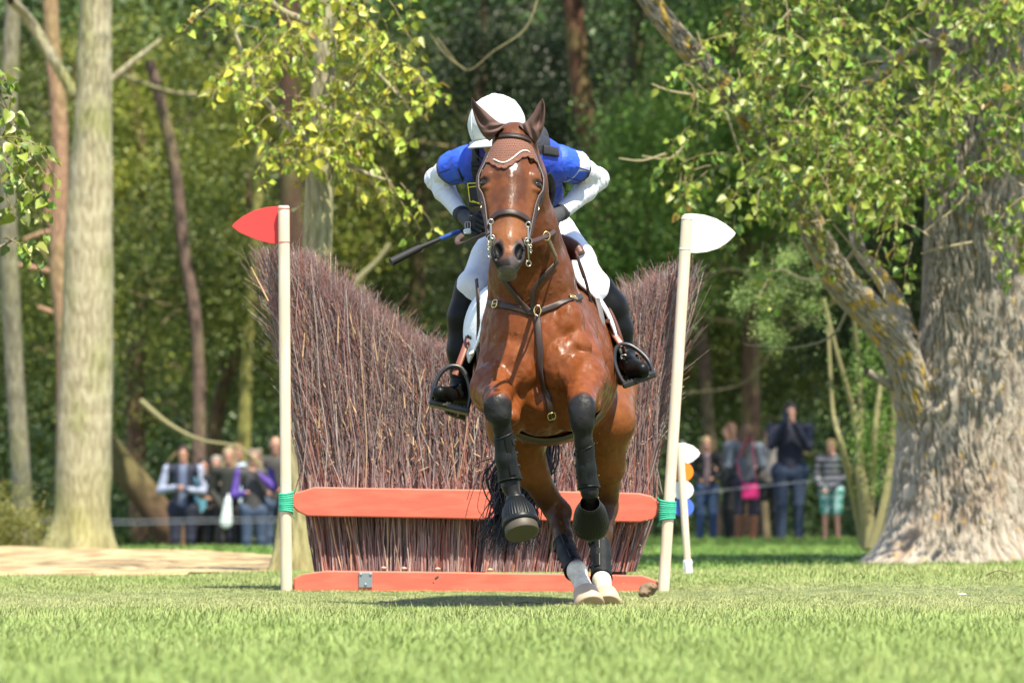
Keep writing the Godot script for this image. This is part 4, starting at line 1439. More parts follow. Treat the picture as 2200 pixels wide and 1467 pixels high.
func build_fence() -> void:
	var r := RandomNumberGenerator.new()
	r.seed = 1234
	var z := -2.40
	var t := thing("brush_fence", "birch brush steeplechase fence with two red rails and a dipped top", "fence", Vector3(0.0, 0.04, z))
	var tm: Material = mats.twig
	# single twigs at the front, then the mass behind them
	for k in 220:
		var low := k % 6 == 0
		var f := r.randf()
		var pts := twig_path(r, f, z + r.randf_range(0.0, 0.05), r.randf_range(0.85, 1.0), low)
		var a := Acc.new()
		var rr := r.randf_range(0.0017, 0.0029)
		var c := twig_colour(r)
		var rs := []
		for q in pts.size(): rs.append(rr * (1.0 - 0.55 * q / pts.size()))
		a.tube(pts, rs, 5, c)
		commit("twig", a, tm, t)
	var mass := Acc.new()
	for k in 11000:
		var low := r.randf() < 0.20
		var deep := r.randf()
		var zz := z - deep * deep * 0.62
		var pts := twig_path(r, r.randf(), zz, 1.0 if r.randf() < 0.72 else r.randf_range(0.55, 1.0), low)
		var rr := r.randf_range(0.0012, 0.0027) * (1.7 if low else 1.0)
		var rs := []
		for q in pts.size(): rs.append(rr * (1.0 - 0.6 * q / pts.size()))
		mass.tube(pts, rs, 4, twig_colour(r))
		if low: continue
		# side shoots
		for q in r.randi_range(3, 6):
			var at := r.randi_range(1, pts.size() - 2)
			var o: Vector3 = (pts[at] as Vector3).lerp(pts[at + 1], r.randf())
			var dirn: Vector3 = (pts[at + 1] - pts[at]).normalized()
			var side := Vector3(r.randf_range(-0.8, 0.8), r.randf_range(-0.1, 0.4), r.randf_range(-0.1, 0.35))
			var l := r.randf_range(0.06, 0.20)
			var top_room: float = (pts[-1] as Vector3).y - o.y
			l = minf(l, maxf(top_room, 0.03) * 1.1)
			mass.tube([o, o + (dirn + side * 0.5) * l * 0.5, o + (dirn + side) * l], [rr * 0.65, rr * 0.5, rr * 0.35], 3, twig_colour(r))
	# straggling twigs past the two ends
	for k in 90:
		var left := k % 2 == 0
		var v := r.randf_range(580, 1000)
		var ue := lerpf(652.0, 585.0, clampf((1000.0 - v) / 420.0, 0, 1)) if left else lerpf(1401.0, 1468.0, clampf((1000.0 - v) / 420.0, 0, 1))
		var o := P(ue + r.randf_range(-6, 10) * (1.0 if left else -1.0), v, z - r.randf() * 0.4)
		var s := -1.0 if left else 1.0
		var l := r.randf_range(0.06, 0.19)
		var d := Vector3(s * r.randf_range(0.1, 0.75), r.randf_range(0.5, 1.0), r.randf_range(-0.3, 0.3)).normalized()
		mass.tube([o - d * 0.1, o, o + d * l * 0.6 + Vector3(0, 0.01, 0), o + d * l], [0.003, 0.0028, 0.0022, 0.001], 4, twig_colour(r))
	tag(commit("brush", mass, tm, t), "", "", "", "stuff")
	var stubs := Acc.new()   # pale cut ends and leaf buds
	for k in 300:
		var f := r.randf()
		var pts := twig_path(r, f, z + r.randf_range(0.0, 0.03), r.randf_range(0.1, 1.0), false)
		var e: Vector3 = pts[-1]
		var d: Vector3 = (pts[-1] - pts[-2]).normalized() + Vector3(r.randf_range(-0.4, 0.4), 0, 0.35)
		var pale := Color(0.52, 0.36, 0.22) * r.randf_range(0.7, 1.15)
		var rr := r.randf_range(0.0018, 0.0036)
		stubs.tube([e, e + d * r.randf_range(0.010, 0.035)], [rr, rr * 0.9], 5, pale)
	for k in 34:
		var pts := twig_path(r, r.randf(), z + 0.025, r.randf_range(0.3, 0.95), false)
		stubs.tube([pts[-2].lerp(pts[-1], 0.4), pts[-1]], [0.0042, 0.0026], 5, Color(0.50, 0.33, 0.18))
	tag(commit("cut_ends", stubs, tm, t), "", "", "", "stuff")
	# rails
	var red := mat("rail_paint", lin(0.60, 0.125, 0.075), 0.6)
	var wear := noise_image(256, 0.016, 91, 5)
	red.albedo_texture = tone_texture(wear, lin(0.76, 0.80, 0.80), lin(1.0, 1.0, 1.0))
	relief(red, noise_image(256, 0.03, 92, 4), 1.2, 0.06)
	red.uv1_scale = Vector3(0.8, 3.2, 2.0)
	var zr := -2.30
	var rail := commit("rail", board(px_outline([Vector2(627, 1070), Vector2(636, 1058), Vector2(676, 1046), Vector2(900, 1050), Vector2(1150, 1054), Vector2(1372, 1059), Vector2(1400, 1065), Vector2(1416, 1079), Vector2(1420, 1096), Vector2(1404, 1116), Vector2(1376, 1122), Vector2(1150, 1118), Vector2(900, 1113), Vector2(660, 1109), Vector2(640, 1100), Vector2(628, 1088)], zr), zr - 0.07, zr, 0.006), red, t)
	tag(rail, "upper red rail across the fence")
	var rail2 := commit("rail", board(px_outline([Vector2(630, 1243), Vector2(650, 1233), Vector2(700, 1226), Vector2(900, 1228), Vector2(1150, 1232), Vector2(1380, 1236), Vector2(1408, 1246), Vector2(1424, 1260), Vector2(1426, 1290), Vector2(1300, 1292), Vector2(900, 1290), Vector2(632, 1290)], zr), zr - 0.09, zr, 0.006), red, t)
	tag(rail2, "lower red rail lying along the foot of the fence")
	# frame of the box behind the rails, dark and mostly hidden
	var fr := Acc.new()
	for u in [720.0, 1020.0, 1330.0]:
		fr.box(Vector3(P(u, 0, z).x, 0.3, -3.1), Vector3(0.05, 0.3, 0.05), Basis(), lin(0.10, 0.07, 0.05), 0.006)
	commit("frame_post", fr, mats.matt, t)
	# metal plate with bolts
	var pl := Acc.new()
	var steel := mat("plate_steel", lin(0.25, 0.29, 0.31), 0.5, 0.6)
	pl.box(P(785, 1246, zr) + Vector3(0, 0, 0.004), Vector3(0.034, 0.038, 0.004), Basis(), Color.WHITE, 0.002)
	var plate := commit("metal_plate", pl, steel, rail2)
	for q in [Vector2(775, 1234), Vector2(796, 1234), Vector2(785, 1256)]:
		var b := Acc.new()
		b.lathe(P(q.x, q.y, zr) + Vector3(0, 0, 0.008), Vector3(0, 0, 1), [Vector2(0.007, 0), Vector2(0.007, 0.003), Vector2(0.004, 0.005), Vector2(0.0001, 0.005)], 10)
		commit("bolt", b, mats.steel if mats.has("steel") else steel, rail2)
	var crumbs := Acc.new()
	for q in [Vector2(1053, 1224), Vector2(868, 1221), Vector2(824, 1220), Vector2(940, 1222)]:
		crumbs.ball(P(q.x, q.y, zr - 0.03), Vector3(0.016, 0.008, 0.014), Basis(Vector3.UP, q.x), 5, 7, lin(0.36, 0.30, 0.21))
	tag(commit("crumbs_of_earth", crumbs, mats.matt, t), "", "", "", "stuff")
	flag_pole(true)
	flag_pole(false)

func flag_pole(left: bool) -> void:
	var z := -2.28
	var wood := mat("pole_wood_%d" % int(left), lin(0.66, 0.56, 0.43), 0.6)
	wood.albedo_texture = tone_texture(noise_image(128, 0.03, 93, 4), lin(0.86, 0.82, 0.78), lin(1, 1, 1))
	relief(wood, noise_image(128, 0.05, 94, 3), 3.0, 0.1)
	wood.uv1_scale = Vector3(6, 0.7, 6)
	var top := P(609, 442, z) if left else P(1477, 464, z)
	var foot := P(615, 1272, z) if left else P(1425, 1283, z)
	var t := thing("flag_pole", "pale wooden pole carrying the red flag at the left end of the fence" if left else "pale leaning wooden pole carrying the white flag at the right end of the fence", "flag pole", foot, "flag poles tied to the fence")
	var rr := 0.0285
	var a := Acc.new()
	var ax := (top - foot).normalized()
	var l := (top - foot).length()
	a.lathe(foot, ax, [Vector2(rr, -0.05), Vector2(rr * 0.97, l * 0.4), Vector2(rr, l * 0.7), Vector2(rr, l - 0.004), Vector2(rr - 0.004, l), Vector2(0.0001, l)], 28)
	commit("pole", a, wood, t)
	# flag board fixed behind the pole
	var px: Array
	if left: px = [Vector2(622, 448), Vector2(621, 443), Vector2(600, 442.5), Vector2(572, 445), Vector2(545, 452), Vector2(522, 464), Vector2(505, 477), Vector2(498, 485), Vector2(499, 488), Vector2(512, 498), Vector2(533, 508), Vector2(558, 517), Vector2(582, 523), Vector2(600, 525), Vector2(620, 525), Vector2(622, 520)]
	else: px = [Vector2(1467, 467), Vector2(1471, 460), Vector2(1490, 459), Vector2(1515, 462), Vector2(1540, 470), Vector2(1560, 482), Vector2(1575, 494), Vector2(1581, 501), Vector2(1577, 508), Vector2(1562, 522), Vector2(1543, 534), Vector2(1520, 541), Vector2(1498, 543.5), Vector2(1480, 543), Vector2(1468, 540), Vector2(1466, 520)]
	var fm := mat("flag_board_%d" % int(left), lin(0.62, 0.040, 0.035) if left else lin(0.80, 0.80, 0.78), 0.5)
	fm.albedo_texture = tone_texture(noise_image(128, 0.02, 95, 4), lin(0.93, 0.93, 0.93), lin(1, 1, 1))
	fm.uv1_triplanar = true
	fm.uv1_world_triplanar = true
	var zb := z - rr - 0.001
	var fl := commit("flag", board(px_outline(px, zb), zb - 0.008, zb, 0.0012), fm, t)
	tag(fl, "red flag board pointing left" if left else "white flag board pointing right")
	for v in [448.0, 520.0] if left else [470.0, 535.0]:
		var b := Acc.new()
		var along := (foot.y - P(0, v, z).y) / (foot.y - top.y)
		var c := foot.lerp(top, along)
		b.ring(c, ax, rr + 0.001, 0.0018, 24, 1.0, Vector3(0, 0, 1))
		commit("cable_tie", b, fm, t)
	# green twine that lashes the pole to the rail end
	var tw := Acc.new()
	var vc := 1079.0 if left else 1096.0
	var s := 1.0 if left else -1.0
	var tip := P(629.0 if left else 1417.0, vc, -2.325)
	for k in 9:
		var v := vc - 17.0 + k * 4.2
		var c := foot.lerp(top, (foot.y - P(0, v, z).y) / (foot.y - top.y))
		var pts := []
		var spread := 1.0 + 0.0 * k
		for q in 25:
			var an := TAU * q / 24
			var p := c + Vector3(cos(an) * (rr + 0.004), 0, sin(an) * (rr + 0.004))
			if cos(an) * s > 0.0: p = Vector3(lerpf(p.x, tip.x, absf(cos(an)) * 0.95), p.y + (v - vc) * -0.0006 * absf(cos(an)), p.z - 0.004 * absf(cos(an)))
			pts.append(p)
		tw.tube(pts, [0.0055 * spread], 5, Color(0.05, 0.42, 0.27) * (0.85 + 0.3 * float(k % 3) / 2.0))
	for e in 2:
		var o := tip + Vector3(s * -0.01, 0.03 - 0.075 * e, 0.03)
		tw.tube([o, o + Vector3(s * 0.012, 0.02 * (1 - 2 * e), 0.01), o + Vector3(s * 0.02, 0.035 * (1 - 2 * e), 0.0)], [0.003], 5, Color(0.02, 0.34, 0.20))
	tag(commit("twine_lashing", tw, mats.matt, t), "bright green twine binding the pole to the rail")

func build_marks() -> void:
	var z := -6.0
	var foot := P(1480, 1248, z)
	var top := P(1461, 955, z)
	var t := thing("marker_post", "thin pale stake with small white flag and orange, white and blue discs behind the fence", "marker post", foot)
	var ax := (top - foot).normalized()
	var l := (top - foot).length()
	var a := Acc.new()
	a.lathe(foot, ax, [Vector2(0.020, -0.05), Vector2(0.021, l * 0.5), Vector2(0.022, l - 0.003), Vector2(0.018, l), Vector2(0.0001, l)], 18)
	commit("pole", a, mats.pole_wood_1, t)
	var zb := z - 0.024
	tag(commit("flag", board(px_outline([Vector2(1453, 966), Vector2(1456, 953), Vector2(1470, 951), Vector2(1488, 957), Vector2(1500, 966), Vector2(1505, 974), Vector2(1501, 981), Vector2(1488, 992), Vector2(1475, 997), Vector2(1458, 992)], zb), zb - 0.006, zb, 0.001), mats.flag_board_0, t), "small white flag board")
	var cols := [lin(0.85, 0.20, 0.008), lin(0.80, 0.80, 0.80), lin(0.055, 0.13, 0.55)]
	var names := ["orange disc", "white disc", "blue disc"]
	var cs := [Vector2(1468, 1014), Vector2(1467, 1053), Vector2(1469, 1090)]
	for k in 3:
		var px := []
		for q in 28: px.append(cs[k] + Vector2(cos(TAU * q / 28) * (23.5 if k == 1 else 22.5), sin(TAU * q / 28) * 21.0))
		tag(commit("disc", board(px_outline(px, zb), zb - 0.006, zb, 0.001), mat("disc_%d" % k, cols[k], 0.5), t), names[k])
	a = Acc.new()
	a.lathe(foot + ax * 0.01, ax, [Vector2(0.026, -0.02), Vector2(0.030, 0.02), Vector2(0.026, 0.07), Vector2(0.029, 0.10), Vector2(0.022, 0.112)], 14, 5, 0.006)
	commit("plastic_sleeve", a, mats.white_tape if mats.has("white_tape") else mat("white_plastic", lin(0.8, 0.8, 0.8), 0.5), t)
	# tapes that keep the public back
	var tm := mat("tape", lin(0.13, 0.145, 0.17), 0.5)
	var posts := mat("stake", lin(0.17, 0.12, 0.06), 0.85)
	var lines := [[[Vector2(-160, 1112), Vector2(60, 1113), Vector2(262, 1117), Vector2(420, 1114), Vector2(640, 1112)], -45.0, "white tape strung across in front of the spectators on the left"], [[Vector2(1475, 1062), Vector2(1560, 1052), Vector2(1650, 1043), Vector2(1780, 1030), Vector2(1960, 1020)], -44.0, "white tape strung across in front of the spectators on the right"]]
	for q in lines:
		for dv in [0.0, 9.0] if q[1] == -45.0 else [0.0]:
			var pts := []
			for w in q[0]: pts.append(P(w.x, w.y + dv, q[1]))
			var b := Acc.new()
			b.strap(smooth(pts, 5), [Vector3(0, 0, 1)], 0.013, 0.003)
			var lab: String = q[2]
			if dv > 0.0: lab = "lower white tape of the pair in front of the spectators on the left"
			tag(commit("barrier_tape", b, tm), lab, "barrier tape")
	for q in [[Vector2(1650, 1170), Vector2(1643, 1078), -45.6, "short wooden stake beside the woman with the pink bag"], [Vector2(378, 1190), Vector2(376, 1085), -45.2, "short wooden stake below the man in the dark gilet"], [Vector2(-40, 1180), Vector2(-40, 1085), -45.2, "short wooden stake outside the left edge"]]:
		if q[0].x < 1000: continue
		var f := P(q[0].x, q[0].y, q[2])
		f.y = ground_y(f.x, f.z) - 0.1
		var b := Acc.new()
		var tp := P(q[1].x, q[1].y, q[2])
		b.lathe(f, (tp - f).normalized(), [Vector2(0.048, 0), Vector2(0.045, (tp - f).length() - 0.01), Vector2(0.04, (tp - f).length()), Vector2(0.001, (tp - f).length())], 12)
		tag(commit("wooden_stake", b, posts), q[3], "stake")

# ------------------------------------------------------------------ the horse
var hb := []           # body field
var hh := []           # head field
var horse_all := []
var HA: Vector3        # poll
var HT: Vector3        # down the face
var HN: Vector3        # out of the face
var HX: Vector3        # across the face

func HL(l: float, t: float, o: float) -> Vector3:
	return HA + HX * l + HT * t * 0.95 + HN * o

func HI(p: Vector3) -> Vector3:
	var q := p - HA
	return Vector3(q.dot(HX), q.dot(HT) / 0.95, q.dot(HN))

func trace(prims: Array, from: Vector3, dirn: Vector3, reach: float) -> Vector3:
	var t := 0.0
	for k in 60:
		var p := from + dirn * t
		var d := field(prims, p)
		if d < 0.0008: return p
		t += maxf(d * 0.8, 0.0006)
		if t > reach: break
	return Vector3.INF

func hit(u: float, v: float, prims = null) -> Vector3:   # the point of the horse on the line of sight
	var dirn := (P(u, v, 0.0) - EYE).normalized()
	return trace(horse_all if prims == null else prims, EYE + dirn * 23.6, dirn, 3.6)

func side_hit(y: float, z: float, s: float) -> Vector3:
	var x0 := 0.155 + s * 0.9
	return trace(hb, Vector3(x0, y, z), Vector3(-s, 0, 0), 1.2)

func on_horse(px: Array, prims, lift: float, per := 4) -> Array:   # [points, normals] of a strap lying on the coat along a line of sight path
	var pts := []
	for q in px: pts.append(Vector3(q.x, q.y, 0))
	var out := []
	var nr := []
	for q in smooth(pts, per):
		var h := hit(q.x, q.y, prims)
		if h == Vector3.INF: continue
		var n := field_normal(horse_all if prims == null else prims, h)
		out.append(h + n * lift)
		nr.append(n)
	return [out, nr]

func horse_fields() -> void:
	HA = P(1102, 287, 1.42)
	var lips := P(1091, 571, 1.72)
	HT = (lips - HA).normalized()
	HX = (Vector3.RIGHT - HT * HT.x).normalized()
	HX = (HX + Vector3(0, 0, -0.03)).normalized()
	HX = (HX - HT * HX.dot(HT)).normalized()
	HN = HX.cross(HT) * -1.0
	if HN.z < 0.0: HN = -HN
	var hbasis := Basis(HX, HT, HN)
	# --- head
	hh = []
	hh.append(ell(HL(0, 0.075, -0.10), Vector3(0.098, 0.11, 0.105), 0.03, hbasis))
	hh.append(ell(HL(0, 0.17, -0.075), Vector3(0.108, 0.13, 0.078), 0.04, hbasis))
	for s in [-1.0, 1.0]:
		hh.append(ell(HL(s * 0.098, 0.215, -0.075), Vector3(0.034, 0.055, 0.048), 0.03, hbasis))
		hh.append(ell(HL(s * 0.060, 0.245, -0.17), Vector3(0.056, 0.145, 0.115), 0.04, hbasis))
		hh.append(cap(HL(s * 0.048, 0.28, -0.10), HL(s * 0.036, 0.50, -0.075), 0.062, 0.043, 0.035))
		hh.append(cap(HL(s * 0.085, 0.285, -0.085), HL(s * 0.060, 0.42, -0.075), 0.020, 0.012, 0.03))
		hh.append(cap(HL(s * 0.034, 0.36, -0.18), HL(s * 0.018, 0.56, -0.125), 0.048, 0.034, 0.03))
		hh.append(cap(HL(s * 0.072, 0.12, -0.07), HL(s * 0.100, 0.185, -0.055), 0.022, 0.020, 0.03))
	hh.append(cap(HL(0, 0.20, -0.062), HL(0, 0.53, -0.055), 0.070, 0.052, 0.03, HX, 1.06))
	hh.append(ell(HL(0, 0.595, -0.07), Vector3(0.060, 0.085, 0.062), 0.03, hbasis))
	for s in [-1.0, 1.0]:
		hh.append(ell(HL(s * 0.044, 0.60, -0.045), Vector3(0.030, 0.055, 0.036), 0.018, hbasis))
	hh.append(ell(HL(0, 0.655, -0.065), Vector3(0.047, 0.034, 0.044), 0.022, hbasis))
	hh.append(ell(HL(0, 0.665, -0.115), Vector3(0.042, 0.032, 0.036), 0.016, hbasis))
	for s in [-1.0, 1.0]:
		hh.append(cutting(ell(HL(s * 0.047, 0.602, -0.006), Vector3(0.020, 0.040, 0.030), 0.008, Basis(HN, s * -0.35) * hbasis)))
		hh.append(cutting(ell(HL(s * 0.048, 0.64, -0.01), Vector3(0.011, 0.012, 0.024), 0.008, hbasis)))
		hh.append(cutting(ell(HL(s * 0.134, 0.232, -0.036), Vector3(0.024, 0.026, 0.026), 0.010, hbasis)))
		hh.append(cutting(ell(HL(s * 0.082, 0.10, -0.04), Vector3(0.010, 0.03, 0.015), 0.03, hbasis)))
		hh.append(cap(HL(s * 0.094, 0.200, -0.034), HL(s * 0.122, 0.216, -0.050), 0.010, 0.008, 0.022))
		hh.append(cap(HL(s * 0.098, 0.258, -0.046), HL(s * 0.120, 0.254, -0.060), 0.007, 0.006, 0.018))
	hh.append(cutting(cap(HL(-0.05, 0.668, -0.088), HL(0.05, 0.668, -0.088), 0.004, 0.004, 0.006)))
	# --- neck and trunk
	hb = []
	var nw := Vector3(0, -0.5, 0.85)
	hb.append_array(chain([P(1150, 700, 0.76), P(1141, 600, 0.93), P(1126, 490, 1.10), P(1113, 390, 1.235), P(1105, 312, 1.32)], [0.232, 0.180, 0.138, 0.118, 0.098], 0.05, nw, 1.22))
	hb.append(cap(P(1175, 560, 0.40), P(1120, 330, 1.16), 0.10, 0.055, 0.06))      # crest
	hb.append(cap(P(1126, 600, 1.08), P(1112, 430, 1.27), 0.055, 0.045, 0.04))       # windpipe
	hb.append(ell(Vector3(0.155, 1.065, 0.15), Vector3(0.330, 0.330, 0.84), 0.06))     # barrel
	hb.append(ell(Vector3(0.155, 1.22, 0.22), Vector3(0.275, 0.280, 0.70), 0.08))
	hb.append(ell(P(1160, 745, 0.86), Vector3(0.236, 0.300, 0.30), 0.05))
	hb.append(cap(Vector3(0.15, 1.49, 0.45), Vector3(0.17, 1.40, -0.3), 0.09, 0.14, 0.08))
	for s in [[P(1098, 690, 0.66), P(1074, 790, 1.00)], [P(1212, 680, 0.66), P(1250, 780, 1.00)]]:
		hb.append(cap(s[0], s[1], 0.10, 0.100, 0.06))
	hb.append(ell(P(1112, 790, 1.08), Vector3(0.100, 0.125, 0.105), 0.022, Basis(Vector3(0, 0, 1), 0.25)))     # breast muscles
	hb.append(ell(P(1203, 785, 1.09), Vector3(0.092, 0.125, 0.105), 0.022, Basis(Vector3(0, 0, 1), -0.25)))
	hb.append(ell(P(1100, 705, 1.02), Vector3(0.10, 0.13, 0.10), 0.05))
	hb.append(ell(P(1212, 700, 1.04), Vector3(0.085, 0.12, 0.10), 0.02, Basis(Vector3(0, 0, 1), -0.3)))
	hb.append(cap(P(1196, 640, 1.02), P(1250, 745, 1.10), 0.045, 0.045, 0.018))
	hb.append(cap(P(1232, 735, 1.12), P(1180, 770, 1.14), 0.030, 0.024, 0.022))
	hb.append(ell(P(1165, 865, 0.86), Vector3(0.165, 0.150, 0.26), 0.04))
	hb.append(cap(P(1128, 850, 1.06), P(1096, 915, 0.98), 0.06, 0.05, 0.03))
	hb.append(cap(P(1205, 850, 1.06), P(1222, 905, 1.0), 0.055, 0.045, 0.03))
	# forearms, knees, cannons (near and off fore)
	hb.append_array(chain([P(1064, 838, 0.84), P(1060, 830, 1.12), P(1070, 862, 1.34)], [0.115, 0.094, 0.056], 0.04))
	hb.append(cap(P(1046, 815, 1.02), P(1066, 850, 1.26), 0.060, 0.045, 0.02))
	hb.append(cap(P(1098, 860, 1.06), P(1096, 895, 1.24), 0.055, 0.042, 0.022))
	hb.append(ell(P(1069, 872, 1.375), Vector3(0.057, 0.066, 0.052), 0.03))
	hb.append(ell(P(1072, 892, 1.385), Vector3(0.042, 0.040, 0.040), 0.02))
	hb.append(ell(P(1052, 884, 1.36), Vector3(0.020, 0.032, 0.03), 0.02))
	hb.append_array(chain([P(1075, 895, 1.37), P(1079, 925, 1.35), P(1087, 965, 1.33), P(1096, 1035, 1.29)], [0.047, 0.033, 0.030, 0.031], 0.03))
	hb.append(ell(P(1097, 1042, 1.29), Vector3(0.039, 0.045, 0.044), 0.02))
	hb.append(cap(P(1099, 1048, 1.295), P(1112, 1092, 1.325), 0.031, 0.036, 0.02))
	hb.append_array(chain([P(1258, 818, 0.84), P(1256, 812, 1.14), P(1252, 866, 1.36)], [0.112, 0.090, 0.056], 0.04))
	hb.append(cap(P(1245, 800, 1.08), P(1240, 855, 1.30), 0.050, 0.040, 0.02))
	hb.append(cap(P(1278, 815, 1.02), P(1272, 870, 1.24), 0.050, 0.038, 0.018))
	hb.append(ell(P(1251, 888, 1.395), Vector3(0.058, 0.072, 0.053), 0.03))
	hb.append(ell(P(1249, 905, 1.40), Vector3(0.040, 0.040, 0.040), 0.02))
	hb.append_array(chain([P(1251, 918, 1.385), P(1254, 950, 1.37), P(1258, 985, 1.35), P(1264, 1045, 1.31)], [0.046, 0.034, 0.030, 0.030], 0.03))
	hb.append(ell(P(1266, 1054, 1.31), Vector3(0.038, 0.043, 0.044), 0.02))
	hb.append(cap(P(1267, 1060, 1.30), P(1269, 1100, 1.20), 0.030, 0.036, 0.02))
	# quarters and hind legs
	hb.append(ell(Vector3(0.20, 1.16, -0.58), Vector3(0.315, 0.335, 0.48), 0.06))
	hb.append_array(chain([P(1128, 800, -0.52), P(1112, 915, -0.18), P(1140, 1010, -0.30), P(1190, 1090, -0.46)], [0.20, 0.135, 0.072, 0.055], 0.05))
	hb.append(cap(P(1180, 1082, -0.52), P(1205, 1100, -0.42), 0.050, 0.052, 0.02))
	hb.append_array(chain([P(1196, 1098, -0.44), P(1212, 1155, -0.32), P(1238, 1222, -0.12)], [0.054, 0.041, 0.036], 0.025))
	hb.append(ell(P(1240, 1228, -0.11), Vector3(0.046, 0.05, 0.05), 0.02))
	hb.append(cap(P(1241, 1232, -0.10), P(1256, 1268, -0.02), 0.038, 0.044, 0.02))
	hb.append_array(chain([P(1285, 790, -0.50), P(1303, 905, -0.15), P(1308, 1000, -0.30), P(1304, 1080, -0.48)], [0.20, 0.125, 0.068, 0.052], 0.05))
	hb.append(cap(P(1304, 1072, -0.53), P(1302, 1095, -0.46), 0.048, 0.050, 0.02))
	hb.append_array(chain([P(1302, 1092, -0.47), P(1296, 1150, -0.36), P(1292, 1240, -0.24)], [0.052, 0.040, 0.035], 0.025))
	hb.append(ell(P(1293, 1248, -0.23), Vector3(0.043, 0.048, 0.048), 0.02))
	hb.append(cap(P(1294, 1252, -0.22), P(1301, 1278, -0.17), 0.036, 0.042, 0.02))
	horse_all = hb + hh

func coat(p: Vector3, n: Vector3) -> Color:
	var bay := Color(0.148, 0.042, 0.0115)
	var dark := Color(0.080, 0.028, 0.012)
	var q := coat_noise.get_noise_3d(p.x * 3.0, p.y * 3.0, p.z * 3.0)
	var c := bay.lerp(dark, clampf(smoothstep(1.02, 1.75, p.y) * 0.85 + q * 0.38, 0.0, 1.0))
	c = c.lerp(Color(0.20, 0.088, 0.022), smoothstep(0.2, -0.3, p.z) * 0.5 * smoothstep(1.2, 0.8, p.y))
	var dapple := coat_noise.get_noise_3d(p.x * 26.0, p.y * 26.0, p.z * 26.0)
	c = c * (1.0 + 0.22 * dapple)
	var black := Color(0.013, 0.012, 0.0125)
	if p.z > 0.9:   # fore legs
		var k := smoothstep(0.905, 0.825, p.y + (p.z - 1.34) * -1.3 + q * 0.03) * smoothstep(1.20, 1.29, p.z)
		c = c.lerp(black, k)
	else:
		var k := smoothstep(0.62, 0.42, p.y + q * 0.04)
		c = c.lerp(Color(0.030, 0.015, 0.011), k * 0.9)
		c = c.lerp(Color(0.62, 0.55, 0.45) * (1.0 + 0.25 * dapple), smoothstep(0.225, 0.19, p.y))
		c = c.lerp(Color(0.52, 0.38, 0.27), smoothstep(0.10, 0.07, p.y))
	return c

func face_coat(p: Vector3, n: Vector3) -> Color:
	var q := HI(p)
	var ns := coat_noise.get_noise_3d(p.x * 9.0, p.y * 9.0, p.z * 9.0)
	var fine := coat_noise.get_noise_3d(p.x * 60.0, p.y * 60.0, p.z * 60.0)
	var c := Color(0.075, 0.027, 0.013).lerp(Color(0.115, 0.039, 0.015), smoothstep(-0.2, 0.4, ns))
	c = c.lerp(Color(0.20, 0.078, 0.030), smoothstep(0.37, 0.50, q.y + ns * 0.03) * (0.9 - 0.25 * smoothstep(0.03, 0.0, absf(q.x))))
	c = c.lerp(Color(0.22, 0.085, 0.03), smoothstep(0.05, 0.12, absf(q.x)) * 0.5 * smoothstep(0.1, 0.3, q.y))
	c = c * (1.0 + 0.14 * fine)
	# dark skin of the nose
	var nose := smoothstep(0.615, 0.65, q.y + ns * 0.02)
	nose = maxf(nose, smoothstep(0.043, 0.028, Vector2(absf(q.x) - 0.052, (q.y - 0.605) * 0.55).length()))
	nose = maxf(nose, smoothstep(0.60, 0.66, q.y - q.z * 0.4) * 0.8)
	c = c.lerp(Color(0.018, 0.014, 0.014).lerp(Color(0.07, 0.055, 0.058), smoothstep(0.1, 0.5, ns + 0.2)), nose)
	c = c.lerp(Color(0.006, 0.005, 0.005), smoothstep(1.05, 0.8, Vector2((absf(q.x) - 0.047) / 0.022, (q.y - 0.602) / 0.043).length()) * smoothstep(0.0, -0.022, q.z))
	if q.y > 0.675: c = c.lerp(Color(0.16, 0.14, 0.12), 0.5)
	# dark rims of the eyes
	c = c.lerp(Color(0.02, 0.013, 0.010), smoothstep(0.038, 0.020, Vector2((q.y - 0.232) * 1.5, (absf(q.x) - 0.120) * 1.0).length()) * 0.92)
	# white star below the bonnet
	var st := Vector2((q.x - 0.006) / 0.017, (q.y - 0.168) / 0.040).length() + fine * 0.35
	c = c.lerp(Color(0.70, 0.64, 0.60), smoothstep(1.05, 0.75, st))
	st = Vector2((q.x - 0.001) / 0.006, (q.y - 0.222) / 0.012).length() + fine * 0.3
	c = c.lerp(Color(0.45, 0.36, 0.33), smoothstep(1.1, 0.7, st) * 0.6)
	return c

var coat_noise := FastNoiseLite.new()

func scallop(l: float) -> float:   # lower edge of the ear bonnet, as metres down the face at l metres across
	var a := absf(l + 0.032)
	var v := lerpf(0.178, 0.096, smoothstep(0.0, 0.105, a))
	return v + 0.012 + 0.007 * absf(cos(l * 118.0))

